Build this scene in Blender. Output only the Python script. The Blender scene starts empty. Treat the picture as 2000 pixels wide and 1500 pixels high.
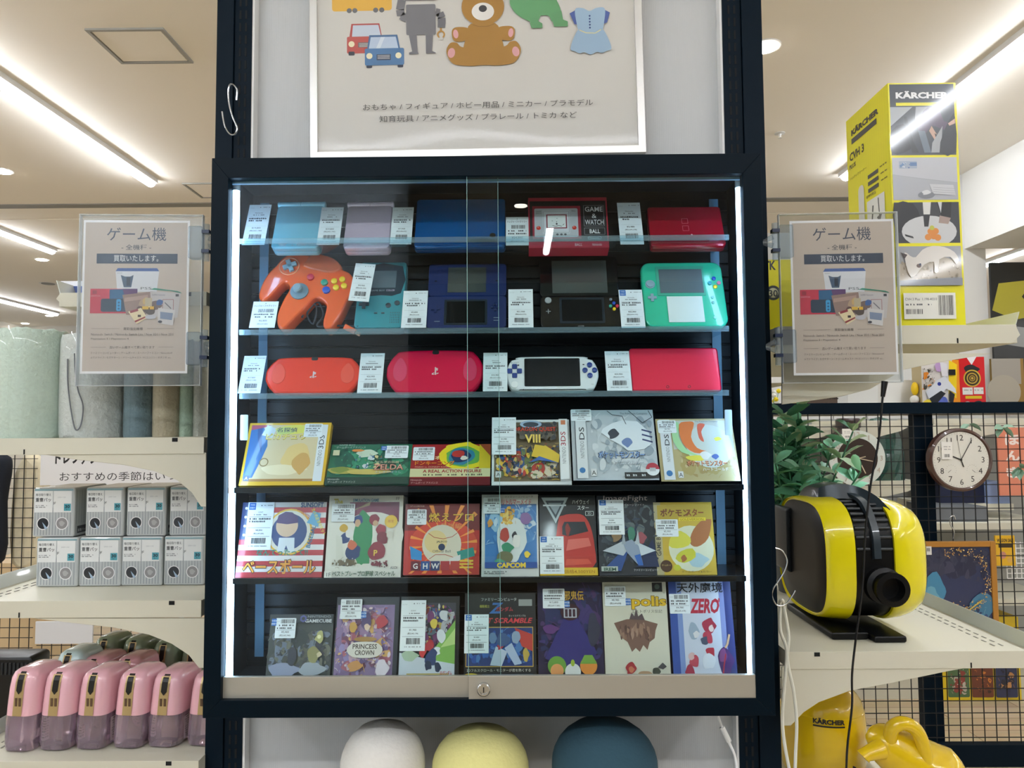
import bpy, math, random
from mathutils import Vector, Matrix

# ---------------------------------------------------------------- camera
F = 1445.0                                   # focal length in pixels of the 2000x1500 frame
PITCH, ROLL, YAW = 0.05747, 0.00684, -0.00638
CAM = Vector((0.04817, -1.18915, 1.50495))
cp, sp, cy_, sy_ = math.cos(PITCH), math.sin(PITCH), math.cos(YAW), math.sin(YAW)
_fw = Vector((sy_*cp, cy_*cp, sp)); _r = Vector((cy_, -sy_, 0)); _u = _r.cross(_fw)
RT = math.cos(ROLL)*_r - math.sin(ROLL)*_u
UP = math.sin(ROLL)*_r + math.cos(ROLL)*_u
sc = bpy.context.scene
COL = sc.collection
cam_data = bpy.data.cameras.new('camera')
cam_data.sensor_width = 36.0
cam_data.lens = 36.0*F/2000.0
cam_data.clip_start = 0.01
cam = bpy.data.objects.new('camera', cam_data)
cam.matrix_world = Matrix(((RT.x, UP.x, -_fw.x, CAM.x), (RT.y, UP.y, -_fw.y, CAM.y), (RT.z, UP.z, -_fw.z, CAM.z), (0, 0, 0, 1)))
COL.objects.link(cam)
sc.camera = cam

def ray(px, py):
    return _fw + RT*((px-1000)/F) - UP*((py-750)/F)
def at(px, py, Y):
    """the point of the place seen at this photo position at depth Y"""
    d = ray(px, py); return CAM + d*((Y-CAM.y)/d.y)
def atz(px, py, Z):
    d = ray(px, py); return CAM + d*((Z-CAM.z)/d.z)
def proj(P):
    d = Vector(P)-CAM; k = d.dot(_fw); return (1000+F*d.dot(RT)/k, 750-F*d.dot(UP)/k)

# ---------------------------------------------------------------- world, exposure
world = bpy.data.worlds.new('world'); sc.world = world
world.use_nodes = True
world.node_tree.nodes['Background'].inputs[0].default_value = (0.80, 0.86, 0.95, 1)
world.node_tree.nodes['Background'].inputs[1].default_value = 0.35
sc.view_settings.view_transform = 'Standard'
sc.view_settings.look = 'None'
sc.view_settings.gamma = 1.0
sc.view_settings.use_curve_mapping = False
sc.view_settings.exposure = 0.95

# ---------------------------------------------------------------- colours and materials
def lin(c):
    if isinstance(c, str):
        c = c.lstrip('#'); c = tuple(int(c[i:i+2], 16)/255 for i in (0, 2, 4))
    return tuple((x/12.92 if x <= 0.04045 else ((x+0.055)/1.055)**2.4) for x in c)
MATS = {}
def mat(name, col='808080', rough=0.5, metal=0.0, coat=0.0, emit=None, es=0.0, alpha=None, noise=0.0, nscale=20.0, bump=0.0, trans=0.0, spec=0.5, sss=0.0, ior=1.45):
    if name in MATS: return MATS[name]
    m = bpy.data.materials.new(name); m.use_nodes = True
    nt = m.node_tree; p = nt.nodes['Principled BSDF']
    c = lin(col)
    p.inputs['Base Color'].default_value = (*c, 1)
    p.inputs['Roughness'].default_value = rough
    p.inputs['Metallic'].default_value = metal
    p.inputs['Coat Weight'].default_value = coat
    p.inputs['Specular IOR Level'].default_value = spec
    p.inputs['IOR'].default_value = ior
    if trans: p.inputs['Transmission Weight'].default_value = trans
    if sss:
        p.inputs['Subsurface Weight'].default_value = sss
        p.inputs['Subsurface Radius'].default_value = (0.01, 0.006, 0.004)
    if emit:
        p.inputs['Emission Color'].default_value = (*lin(emit), 1)
        p.inputs['Emission Strength'].default_value = es
    if noise or bump:
        tc = nt.nodes.new('ShaderNodeTexCoord'); n = nt.nodes.new('ShaderNodeTexNoise')
        n.inputs['Scale'].default_value = nscale; n.inputs['Detail'].default_value = 5
        nt.links.new(tc.outputs['Object'], n.inputs['Vector'])
        if noise:
            mx = nt.nodes.new('ShaderNodeMix'); mx.data_type = 'RGBA'
            mx.inputs['A'].default_value = (*[x*(1-noise) for x in c], 1)
            mx.inputs['B'].default_value = (*[min(1, x*(1+noise)) for x in c], 1)
            nt.links.new(n.outputs['Fac'], mx.inputs['Factor'])
            nt.links.new(mx.outputs['Result'], p.inputs['Base Color'])
        if bump:
            b = nt.nodes.new('ShaderNodeBump'); b.inputs['Strength'].default_value = bump; b.inputs['Distance'].default_value = 0.002
            nt.links.new(n.outputs['Fac'], b.inputs['Height']); nt.links.new(b.outputs['Normal'], p.inputs['Normal'])
    MATS[name] = m
    return m
def art_mat(name, rough, coat=0.0, spec=0.5):
    m = bpy.data.materials.new(name); m.use_nodes = True
    nt = m.node_tree; p = nt.nodes['Principled BSDF']
    a = nt.nodes.new('ShaderNodeVertexColor'); a.layer_name = 'Col'
    nt.links.new(a.outputs['Color'], p.inputs['Base Color'])
    p.inputs['Roughness'].default_value = rough; p.inputs['Coat Weight'].default_value = coat
    p.inputs['Coat Roughness'].default_value = 0.06
    p.inputs['Specular IOR Level'].default_value = spec
    MATS[name] = m
    return m
def clear_mat(name, tint='ffffff', ior=1.45, rough=0.0, haze=0.0, hazecol='ffffff'):
    """thin clear sheet: transparent with fresnel reflection"""
    m = bpy.data.materials.new(name); m.use_nodes = True
    nt = m.node_tree; nt.nodes.clear()
    out = nt.nodes.new('ShaderNodeOutputMaterial'); tr = nt.nodes.new('ShaderNodeBsdfTransparent')
    gl = nt.nodes.new('ShaderNodeBsdfGlossy'); fr = nt.nodes.new('ShaderNodeFresnel'); mx = nt.nodes.new('ShaderNodeMixShader')
    tr.inputs[0].default_value = (*lin(tint), 1); gl.inputs['Roughness'].default_value = rough
    fr.inputs['IOR'].default_value = ior
    ge = nt.nodes.new('ShaderNodeNewGeometry'); inv = nt.nodes.new('ShaderNodeMath'); inv.operation = 'SUBTRACT'; inv.inputs[0].default_value = 1.0
    mu = nt.nodes.new('ShaderNodeMath'); mu.operation = 'MULTIPLY'
    nt.links.new(ge.outputs['Backfacing'], inv.inputs[1]); nt.links.new(inv.outputs[0], mu.inputs[0]); nt.links.new(fr.outputs[0], mu.inputs[1])
    nt.links.new(mu.outputs[0], mx.inputs[0]); nt.links.new(tr.outputs[0], mx.inputs[1]); nt.links.new(gl.outputs[0], mx.inputs[2])
    last = mx
    if haze:
        df = nt.nodes.new('ShaderNodeBsdfDiffuse'); df.inputs[0].default_value = (*lin(hazecol), 1)
        m2 = nt.nodes.new('ShaderNodeMixShader'); m2.inputs[0].default_value = haze
        nt.links.new(mx.outputs[0], m2.inputs[1]); nt.links.new(df.outputs[0], m2.inputs[2]); last = m2
    nt.links.new(last.outputs[0], out.inputs[0])
    MATS[name] = m
    return m
ART = art_mat('printed_card', 0.55)
ARTG = art_mat('printed_gloss', 0.3, coat=0.6)
ARTW = art_mat('wrapped_gloss', 0.35, coat=0.5)
GLASS = clear_mat('door_glass', 'f8fdfd', 1.45)
ACRYL = clear_mat('clear_acrylic', 'e8f6fb', 1.5, haze=0.01, hazecol='cfeaf5')
ACRYLEDGE = mat('acrylic_edge', 'bcdde8', 0.15, trans=0.5, coat=1.0)
FILM = clear_mat('clear_film', 'fbfbfb', 1.4, rough=0.05, haze=0.01)
FRAME = mat('frame_black', '04121c', 0.4, spec=0.09)
POST = mat('upright_black', '061622', 0.45, spec=0.1)
BLACK = mat('black_plastic', '0b0c0e', 0.35)
SHELFW = mat('shelf_cream', 'cfccba', 0.42, noise=0.02, nscale=4)
WHITE = mat('white_plastic', 'eeeeec', 0.35)
STEEL = mat('steel_wire', 'c8ccd0', 0.2, metal=1.0)
ALU = mat('brushed_aluminium', 'a8a498', 0.42, metal=0.35)

# ---------------------------------------------------------------- mesh builder
class B:
    def __init__(s):
        s.v = []; s.f = []; s.mi = []; s.c = []; s.mats = []; s.M = None; s.layer = 0
    def add(s, vs, fs, m, col=(1, 1, 1)):
        if m not in s.mats: s.mats.append(m)
        k = s.mats.index(m); o = len(s.v)
        for p in vs:
            p = Vector(p)
            s.v.append(s.M @ p if s.M else p)
        col = lin(col) if isinstance(col, str) else col
        for f in fs:
            s.f.append([i+o for i in f]); s.mi.append(k); s.c.append(col)
        return s
    def box(s, x0, x1, y0, y1, z0, z1, m, col=(1, 1, 1)):
        vs = [(x, y, z) for z in (z0, z1) for y in (y0, y1) for x in (x0, x1)]
        return s.add(vs, [(0, 2, 3, 1), (4, 5, 7, 6), (0, 1, 5, 4), (2, 6, 7, 3), (0, 4, 6, 2), (1, 3, 7, 5)], m, col)
    def tube(s, pts, r, m, n=8, col=(1, 1, 1), caps=True):
        pts = [Vector(p) for p in pts]; rings = []; vs = []; prev = None
        rr = r if isinstance(r, (list, tuple)) else [r]*len(pts)
        for i, p in enumerate(pts):
            t = (pts[min(i+1, len(pts)-1)]-pts[max(i-1, 0)]).normalized()
            if prev is None:
                a = Vector((0, 0, 1)) if abs(t.z) < 0.9 else Vector((1, 0, 0)); prev = t.cross(a).normalized()
            else: prev = (prev-t*prev.dot(t)).normalized()
            q = t.cross(prev)
            for k in range(n):
                an = 2*math.pi*k/n; vs.append(p+(prev*math.cos(an)+q*math.sin(an))*rr[i])
        fs = [(i*n+k, i*n+(k+1) % n, (i+1)*n+(k+1) % n, (i+1)*n+k) for i in range(len(pts)-1) for k in range(n)]
        if caps: fs += [tuple(range(n))[::-1], tuple((len(pts)-1)*n+k for k in range(n))]
        return s.add(vs, fs, m, col)
    def lathe(s, prof, m, c=(0, 0, 0), axis='z', n=32, col=(1, 1, 1)):
        """prof: (radius, height) from bottom to top"""
        vs = []
        for r, h in prof:
            for k in range(n):
                a = 2*math.pi*k/n; x, y = r*math.cos(a), r*math.sin(a)
                v = {'z': (x, y, h), 'y': (x, h, y), 'x': (h, x, y)}[axis]
                vs.append((v[0]+c[0], v[1]+c[1], v[2]+c[2]))
        L = len(prof)
        fs = [(i*n+k, i*n+(k+1) % n, (i+1)*n+(k+1) % n, (i+1)*n+k) for i in range(L-1) for k in range(n)]
        fs += [tuple(range(n))[::-1], tuple((L-1)*n+k for k in range(n))]
        return s.add(vs, fs, m, col)
    def slab(s, out, yf, yb, m, bev=0.0, bevb=None, col=(1, 1, 1)):
        """outline (x,z) points, front at yf (nearer the viewer), back at yb, bevelled edges"""
        n = len(out); bevb = bev if bevb is None else bevb
        ar = sum(out[i][0]*out[(i+1) % n][1]-out[(i+1) % n][0]*out[i][1] for i in range(n))
        sg = 1 if ar > 0 else -1
        def inset(d):
            r = []
            for i in range(n):
                a, b_, c = out[i-1], out[i], out[(i+1) % n]
                e1 = Vector((b_[0]-a[0], b_[1]-a[1])); e2 = Vector((c[0]-b_[0], c[1]-b_[1]))
                e1 = e1.normalized() if e1.length > 1e-9 else e2.normalized(); e2 = e2.normalized() if e2.length > 1e-9 else e1
                nn = Vector((-e1.y-e2.y, e1.x+e2.x))*sg
                nn = nn.normalized() if nn.length > 1e-6 else Vector((0, 0))
                r.append((b_[0]+nn.x*d, b_[1]+nn.y*d))
            return r
        rings = []
        if bev > 0: rings += [(inset(bev), yf), (inset(bev*0.3), yf+bev*0.3)]
        rings.append((out, yf+bev)); rings.append((out, yb-bevb))
        if bevb > 0: rings += [(inset(bevb*0.3), yb-bevb*0.3), (inset(bevb), yb)]
        vs = [(x, y, z) for o, y in rings for x, z in o]
        fs = [(i*n+k, i*n+(k+1) % n, (i+1)*n+(k+1) % n, (i+1)*n+k) for i in range(len(rings)-1) for k in range(n)]
        fs += [tuple(range(n)), tuple((len(rings)-1)*n+k for k in range(n))]
        return s.add(vs, fs, m, col)
    def ball(s, c, r, m, n=16, col=(1, 1, 1)):
        rx, ry, rz = r if isinstance(r, (tuple, list)) else (r, r, r)
        vs = []; k2 = n//2
        for i in range(1, k2):
            t = math.pi*i/k2
            for k in range(n):
                a = 2*math.pi*k/n; vs.append((c[0]+rx*math.sin(t)*math.cos(a), c[1]+ry*math.sin(t)*math.sin(a), c[2]+rz*math.cos(t)))
        T = len(vs); vs += [(c[0], c[1], c[2]+rz), (c[0], c[1], c[2]-rz)]
        fs = [(i*n+k, i*n+(k+1) % n, (i+1)*n+(k+1) % n, (i+1)*n+k) for i in range(k2-2) for k in range(n)]
        fs += [(T, (k+1) % n, k) for k in range(n)] + [(T+1, (k2-2)*n+k, (k2-2)*n+(k+1) % n) for k in range(n)]
        return s.add(vs, fs, m, col)
    def build(s, name, parent=None, loc=(0, 0, 0), rot=(0, 0, 0), smooth=False, angle=35):
        me = bpy.data.meshes.new(name)
        me.from_pydata([tuple(v) for v in s.v], [], s.f)
        for m in s.mats: me.materials.append(m)
        me.polygons.foreach_set('material_index', s.mi)
        if any(m in (ART, ARTG, ARTW) for m in s.mats):
            at_ = me.color_attributes.new('Col', 'FLOAT_COLOR', 'CORNER')
            buf = []
            for f, c in zip(s.f, s.c): buf += [*c, 1.0]*len(f)
            at_.data.foreach_set('color', buf)
        if smooth:
            me.polygons.foreach_set('use_smooth', [True]*len(me.polygons))
            try: me.set_sharp_from_angle(angle=math.radians(angle))
            except Exception: pass
        me.validate(); me.update()
        o = bpy.data.objects.new(name, me); COL.objects.link(o)
        if parent is not None: o.parent = parent
        o.location = loc; o.rotation_euler = rot
        return o

def rrect(x0, z0, x1, z1, r, n=5):
    pts = []
    for cx, cz, a0 in ((x1-r, z0+r, -90), (x1-r, z1-r, 0), (x0+r, z1-r, 90), (x0+r, z0+r, 180)):
        for i in range(n+1):
            a = math.radians(a0+90*i/n); pts.append((cx+r*math.cos(a), cz+r*math.sin(a)))
    return pts
def smoothen(pts, k=3):
    out = []; n = len(pts)
    for i in range(n):
        p0, p1, p2, p3 = (Vector((*pts[(i+j-1) % n], 0)) for j in range(4))
        for q in range(k):
            t = q/k
            v = 0.5*((2*p1)+(p2-p0)*t+(2*p0-5*p1+4*p2-p3)*t*t+(3*p1-p0-3*p2+p3)*t**3)
            out.append((v.x, v.y))
    return out
def arc3(pts, k=6):
    """open smooth 3-D curve"""
    P = [Vector(p) for p in pts]; P = [P[0]*2-P[1]]+P+[P[-1]*2-P[-2]]; out = []
    for i in range(1, len(P)-2):
        for q in range(k):
            t = q/k; p0, p1, p2, p3 = P[i-1:i+3]
            out.append(0.5*((2*p1)+(p2-p0)*t+(2*p0-5*p1+4*p2-p3)*t*t+(3*p1-p0-3*p2+p3)*t**3))
    out.append(P[-2]); return out

_TX = {}
def text_mesh(t, bold=0.0, res=2):
    if any(ord(ch) > 0x4DFF for ch in t): bold *= 0.3          # dense characters must not clog
    elif any(ord(ch) > 0x3000 for ch in t): bold *= 0.65
    key = (t, bold, res)
    if key not in _TX:
        cu = bpy.data.curves.new('text', 'FONT'); cu.body = t; cu.resolution_u = res; cu.offset = bold
        cu.align_x = 'LEFT'
        ob = bpy.data.objects.new('text', cu); me = bpy.data.meshes.new_from_object(ob)
        V = [(v.co.x, v.co.y) for v in me.vertices]; Fc = [tuple(p.vertices) for p in me.polygons]
        bpy.data.objects.remove(ob); bpy.data.curves.remove(cu); bpy.data.meshes.remove(me)
        if V:
            x0 = min(v[0] for v in V); x1 = max(v[0] for v in V); z0 = min(v[1] for v in V); z1 = max(v[1] for v in V)
        else: x0 = z0 = 0; x1 = z1 = 1
        _TX[key] = ([(a-x0, b-z0) for a, b in V], Fc, x1-x0, z1-z0)
    return _TX[key]

class Art(B):
    """flat print on a face: fractions of the face (0..1), each mark a hair above the last"""
    def face(s, origin, ux, uz, w, h, m=None, eps=0.00003):
        s.o = Vector(origin); s.ux = Vector(ux); s.uz = Vector(uz); s.nn = s.ux.cross(s.uz).normalized()
        s.w = w; s.h = h; s.am = m or ART; s.eps = eps; s.layer = 0; return s
    def P(s, u, v): return s.o+s.ux*(u*s.w)+s.uz*(v*s.h)+s.nn*(s.eps*s.layer)
    def poly(s, pts, col):
        s.layer += 1; s.add([s.P(u, v) for u, v in pts], [tuple(range(len(pts)))], s.am, col); return s
    def rect(s, u0, v0, u1, v1, col): return s.poly([(u0, v0), (u1, v0), (u1, v1), (u0, v1)], col)
    def rr(s, u0, v0, u1, v1, r, col):
        k = s.w/s.h
        return s.poly([(x, z*k) for x, z in rrect(u0, v0/k, u1, v1/k, r)], col)
    def ell(s, cx, cz, rx, rz, col, n=24, a0=0, a1=360, rot=0):
        if rz is None: rz = rx*s.w/s.h
        full = abs(a1-a0) >= 360; pts = []; cr, sr = math.cos(math.radians(rot)), math.sin(math.radians(rot)); k = s.w/s.h
        for i in range(n if full else n+1):
            a = math.radians(a0+(a1-a0)*i/n); x, z = rx*math.cos(a), rz*math.sin(a)/k
            x, z = x*cr-z*sr, x*sr+z*cr
            pts.append((cx+x, cz+z*k))
        return s.poly(pts, col)
    def ring(s, cx, cz, r, t, col, n=32):
        k = s.w/s.h; s.layer += 1; vs = []
        for i in range(n):
            a = 2*math.pi*i/n
            for q in (r, r-t): vs.append(s.P(cx+q*math.cos(a), cz+q*math.sin(a)*k))
        s.add(vs, [(2*i, 2*((i+1) % n), 2*((i+1) % n)+1, 2*i+1) for i in range(n)], s.am, col); return s
    def line(s, pts, t, col):
        k = s.w/s.h; s.layer += 1
        for i in range(len(pts)-1):
            a = Vector((pts[i][0]*s.w, pts[i][1]*s.h)); b = Vector((pts[i+1][0]*s.w, pts[i+1][1]*s.h)); d = b-a
            if d.length < 1e-9: continue
            q = Vector((-d.y, d.x)).normalized()*t*s.w/2
            s.add([s.P(p.x/s.w, p.y/s.h) for p in (a-q, b-q, b+q, a+q)], [(0, 1, 2, 3)], s.am, col)
        return s
    def frame(s, u0, v0, u1, v1, t, col):
        return s.line([(u0, v0), (u1, v0), (u1, v1), (u0, v1), (u0, v0)], t, col)
    def text(s, t, u, v, h, col, al='c', w=None, rot=0, bold=0.0, res=2, shear=0.0):
        """h, w: fractions of the face height / width; (u,v) is the lower edge (centre or left)"""
        V, Fc, tw, th = text_mesh(t, bold, res)
        if not V: return s
        kz = h*s.h/th; kx = kz if w is None else w*(s.w if rot in (0, 180) else s.h)/tw
        W = tw*kx; ox = {'c': -W/2, 'l': 0, 'r': -W}[al]; cr, sr = math.cos(math.radians(rot)), math.sin(math.radians(rot))
        s.layer += 1; vs = []
        for a, b in V:
            x, z = a*kx+ox+shear*b*kz, b*kz
            x, z = x*cr-z*sr, x*sr+z*cr
            vs.append(s.P(u+x/s.w, v+z/s.h))
        s.add(vs, Fc, s.am, col); return s
    def blob(s, cx, cz, rx, rz, col, seed=0, n=9, jag=0.35):
        r = random.Random(seed*7+n); pts = []
        for i in range(n):
            a = 2*math.pi*i/n+r.uniform(-.2, .2); q = 1-r.random()*jag; pts.append((cx+rx*q*math.cos(a), cz+rz*q*math.sin(a)))
        return s.poly(smoothen(pts, 2), col)
    def scatter(s, u0, v0, u1, v1, cols, n=40, size=0.08, seed=1, elong=1.0):
        r = random.Random(seed)
        for i in range(n):
            rx = size*r.uniform(.4, 1.3); rz = rx*s.w/s.h*r.uniform(.5, 1.6)*elong
            rx = min(rx, (u1-u0)/2.1); rz = min(rz, (v1-v0)/2.1)
            s.blob(r.uniform(u0+rx, u1-rx), r.uniform(v0+rz, v1-rz), rx, rz, r.choice(cols), seed=r.randint(0, 9999), n=r.choice((5, 6, 8)), jag=.5)
        if size > .035:
            for i in range(int(n*1.4)):
                rx = size*r.uniform(.15, .45); rz = rx*s.w/s.h*r.uniform(.4, 2.0)*elong
                rx = min(rx, (u1-u0)/2.1); rz = min(rz, (v1-v0)/2.1)
                s.blob(r.uniform(u0+rx, u1-rx), r.uniform(v0+rz, v1-rz), rx, rz, r.choice(cols), seed=r.randint(0, 9999), n=5, jag=.6)
            for i in range(n//2):
                a, c = r.uniform(u0, u1), r.uniform(v0, v1); an = r.uniform(0, 6.28); L = size*r.uniform(.4, 1.2)
                b_, d = min(u1, max(u0, a+L*math.cos(an))), min(v1, max(v0, c+L*math.sin(an)))
                s.line([(a, c), ((a+b_)/2, (c+d)/2+.01), (b_, d)] if (c+d)/2+.01 < v1 else [(a, c), (b_, d)], size*.07, r.choice(cols))
        return s
    def bars(s, u0, v0, u1, v1, col='1c1c1e', n=22, seed=3):
        r = random.Random(seed); s.layer += 1; u = u0; d = (u1-u0)/n
        while u < u1-d*.5:
            w = d*r.choice((.35, .5, .8)); s.add([s.P(u, v0), s.P(u+w, v0), s.P(u+w, v1), s.P(u, v1)], [(0, 1, 2, 3)], s.am, col); u += w+d*r.choice((.35, .5, .8))
        return s
    def dashes(s, u0, v, u1, h, col='55585c', seed=1, dens=.8):
        """a line of print too small to read"""
        r = random.Random(seed); s.layer += 1; u = u0
        while u < u1:
            w = h*s.h/s.w*r.uniform(.5, .9)
            if r.random() < dens:
                s.add([s.P(u, v), s.P(min(u+w, u1), v), s.P(min(u+w, u1), v+h*r.uniform(.6, 1)), s.P(u, v+h)], [(0, 1, 2, 3)], s.am, col)
            u += w*1.35
        return s

# ---------------------------------------------------------------- naming helpers
def tag(o, label, cat, group=None):
    o['label'] = label; o['category'] = cat
    if group: o['group'] = group
    return o
def thing(name, label, cat, loc=(0, 0, 0), rot=(0, 0, 0), group=None):
    o = bpy.data.objects.new(name, None); COL.objects.link(o); o.empty_display_size = 0.02
    o.location = loc; o.rotation_euler = rot
    return tag(o, label, cat, group)
def struct(o): o['kind'] = 'structure'; return o
def fit(pl, pr, pb, pt, Y, lean=0.0):
    """where a flat upright thing stands: base centre, width, height along its lean"""
    a, b = at(pl, pb, Y), at(pr, pb, Y); c = (a+b)/2; w = (b-a).length; lo, hi = 0.001, 3.0
    for _ in range(40):
        h = (lo+hi)/2
        y = proj((c.x, c.y+h*math.sin(lean), c.z+h*math.cos(lean)))[1]
        if y > pt: lo = h
        else: hi = h
    return c, w, h
# ================================================================ the setting
CEIL = 3.205
CEILM = mat('ceiling_paint', 'efeae0', 0.9, noise=0.015, nscale=0.6)
WALLM = mat('wall_paint', 'd8d7d2', 0.85, noise=0.01, nscale=1.0)
def floor_mat():
    m = bpy.data.materials.new('wood_floor'); m.use_nodes = True; nt = m.node_tree; p = nt.nodes['Principled BSDF']
    tc = nt.nodes.new('ShaderNodeTexCoord'); br = nt.nodes.new('ShaderNodeTexBrick'); n = nt.nodes.new('ShaderNodeTexNoise')
    mp = nt.nodes.new('ShaderNodeMapping'); mp.inputs['Scale'].default_value = (1, 12, 1)
    br.inputs['Scale'].default_value = 1.0; br.inputs['Brick Width'].default_value = 0.9; br.inputs['Row Height'].default_value = 0.15
    br.inputs['Mortar Size'].default_value = 0.004
    br.inputs['Color1'].default_value = (*lin('d2c0a2'), 1); br.inputs['Color2'].default_value = (*lin('c4ae8c'), 1); br.inputs['Mortar'].default_value = (*lin('9c8466'), 1)
    nt.links.new(tc.outputs['Object'], br.inputs['Vector']); nt.links.new(tc.outputs['Object'], mp.inputs['Vector']); nt.links.new(mp.outputs[0], n.inputs['Vector'])
    n.inputs['Scale'].default_value = 3
    mx = nt.nodes.new('ShaderNodeMix'); mx.data_type = 'RGBA'; mx.blend_type = 'MULTIPLY'; mx.inputs['Factor'].default_value = 0.3
    nt.links.new(br.outputs['Color'], mx.inputs['A']); nt.links.new(n.outputs['Color'], mx.inputs['B']); nt.links.new(mx.outputs['Result'], p.inputs['Base Color'])
    p.inputs['Roughness'].default_value = 0.35
    return m
struct(B().box(-8, 8, -7.5, 11, -0.1, 0, floor_mat()).build('floor'))
struct(B().box(-8, 8, -7.5, 11, CEIL, CEIL+0.1, CEILM).build('ceiling'))
struct(B().box(-8, 8, 10.8, 10.9, 0, CEIL, WALLM).build('wall_back'))
struct(B().box(-8.1, -8, -7.5, 11, 0, CEIL, WALLM).build('wall_left'))
struct(B().box(8, 8.1, -7.5, 11, 0, CEIL, WALLM).build('wall_right'))
# shadow gap running across the ceiling
JY = 4.28
struct(B().box(-8, 8, JY, JY+0.09, CEIL-0.006, CEIL+0.001, mat('shadow_gap', '8b8b88', 0.8)).build('trim_1'))
struct(B().box(-8, 3.0, JY+0.4, 10.8, CEIL-0.004, CEIL+0.001, CEILM).build('trim_2'))
# boxed bulkhead and column on the right
struct(B().box(3.1, 4.9, -2.0, 3.8, 2.69, CEIL-0.001, WALLM).build('wall_bulkhead'))
bk = B().box(3.02, 3.24, 3.8, 4.05, 0, CEIL-0.001, WALLM)
struct(bk.build('wall_column'))
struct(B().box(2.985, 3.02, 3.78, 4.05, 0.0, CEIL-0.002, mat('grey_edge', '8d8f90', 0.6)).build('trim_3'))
pnl = B(); x0 = 1.55
for i in range(6):
    pnl.box(x0+i*0.24, x0+i*0.24+0.235, 4.02, 4.05, 0, 2.2, WALLM)
pnl.box(x0, x0+1.43, 4.05, 4.09, 0, 2.2, WALLM)
struct(pnl.build('wall_partition'))
# unseen pillar placed for its pale reflection in the doors, flare blue in its paint
struct(B().box(-2.6, -0.66, -3.6, -3.1, 0, CEIL-0.001, mat('pillar_flare_blue', 'd6e6f2', 0.8)).build('wall_pillar'))
struct(B().box(-8, 8, -7.6, -7.5, 0, CEIL, mat('dark_shopfront', '20262b', 0.6)).build('wall_front'))

# ceiling access panels
def hatch(px0, px1, py0, py1, label):
    a = atz(px0, py0, CEIL); b = atz(px1, py0, CEIL); c = atz(px0, py1, CEIL)
    x0, x1, y0, y1 = a.x, b.x, a.y, atz(px1, py1, CEIL).y
    y0, y1 = min(y0, y1), max(y0, y1)
    t = thing('ceiling_hatch', label, 'ceiling hatch', ((x0+x1)/2, (y0+y1)/2, CEIL), group='ceiling access hatches')
    w, d = (x1-x0)/2, (y1-y0)/2
    B().box(-w+.02, w-.02, -d+.02, d-.02, -0.006, 0, CEILM).build('panel', t)
    f = B(); g = mat('hatch_frame', '9b9a94', 0.6)
    for q in ((-w, w, -d, -d+.014), (-w, w, d-.014, d), (-w, -w+.014, -d+.014, d-.014), (w-.014, w, -d+.014, d-.014)): f.box(*q, -0.009, 0, g)
    f.build('frame', t)
hatch(165, 320, 55, 121, 'square access hatch in the ceiling above the left line lamp')
hatch(355, 520, 357, 384, 'small square access hatch in the ceiling just left of the display case')

# ceiling lights
LEDM = mat('led_diffuser', 'ffffff', 0.5, emit='f4f8ff', es=30.0)
LEDB = mat('led_body', 'dcdcda', 0.5)
def line_lamp(x, y0, y1, label, yaw=0.0, w=0.062):
    t = thing('ceiling_line_lamp', label, 'ceiling light', (x, y0, CEIL), (0, 0, yaw), group='line lamps on the ceiling')
    L = y1-y0
    B().box(-w*.7, w*.7, 0, L, -0.03, 0, LEDB).build('housing', t)
    b = B(); n = 8; vs = []
    for y in (0.01, L-0.01):
        for k in range(n+1):
            a = math.pi*k/n; vs.append((w/2*math.cos(a), y, -0.03-0.028*math.sin(a)))
    b.add(vs, [(k, k+1, n+2+k, n+1+k) for k in range(n)]+[tuple(range(n+1)), tuple(range(n+1, 2*n+2))], LEDM)
    b.build('diffuser', t)
    return t
line_lamp(-2.43, -1.0, 3.75, 'long white line lamp on the ceiling over the left shelves, running away from the viewer')
line_lamp(2.28, -1.0, 3.75, 'long white line lamp on the ceiling passing behind the yellow and black box')
line_lamp(-4.30, 4.75, 5.65, 'short line lamp on the far ceiling left of the left sign')
line_lamp(-6.6, 7.4, 9.4, 'faint line lamp at the far left edge of the ceiling')
line_lamp(-2.43, -3.0, -1.2, 'line lamp on the ceiling behind the viewer on the left')
line_lamp(2.28, -3.0, -1.2, 'line lamp on the ceiling behind the viewer on the right')
line_lamp(0.34, -5.85, -4.95, 'short line lamp on the ceiling mirrored in the case doors')
t_ = line_lamp(0, 0, 4.6, 'unseen line lamp added across the ceiling to light the case from the front'); t_.location = (2.3, -2.75, CEIL); t_.rotation_euler = (0, 0, math.pi/2)  # added out of view to light the covers from above in front
line_lamp(6.3, -4.0, 4.0, 'unseen line lamp added on the far right to brighten the shop')  # added out of view to make up brightness from the right side
line_lamp(-6.3, -4.0, 4.0, 'unseen line lamp added on the far left to brighten the shop')  # added out of view to make up brightness from the left side
line_lamp(4.6, -7.2, -3.5, 'unseen line lamp added behind the viewer for brightness, right')  # extra unseen lamp, replaces light lost by shortening the right row
line_lamp(-4.8, -7.2, -3.5, 'unseen line lamp added behind the viewer for brightness, left')  # extra unseen lamp, replaces light lost by shortening the left row
line_lamp(5.0, 5.0, 9.5, 'line lamp on the ceiling far behind the column')
line_lamp(0.0, 5.2, 9.8, 'line lamp on the ceiling hidden behind the display case')
DLM = mat('downlight_glow', 'ffffff', 0.5, emit='fff4e2', es=22.0)
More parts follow.
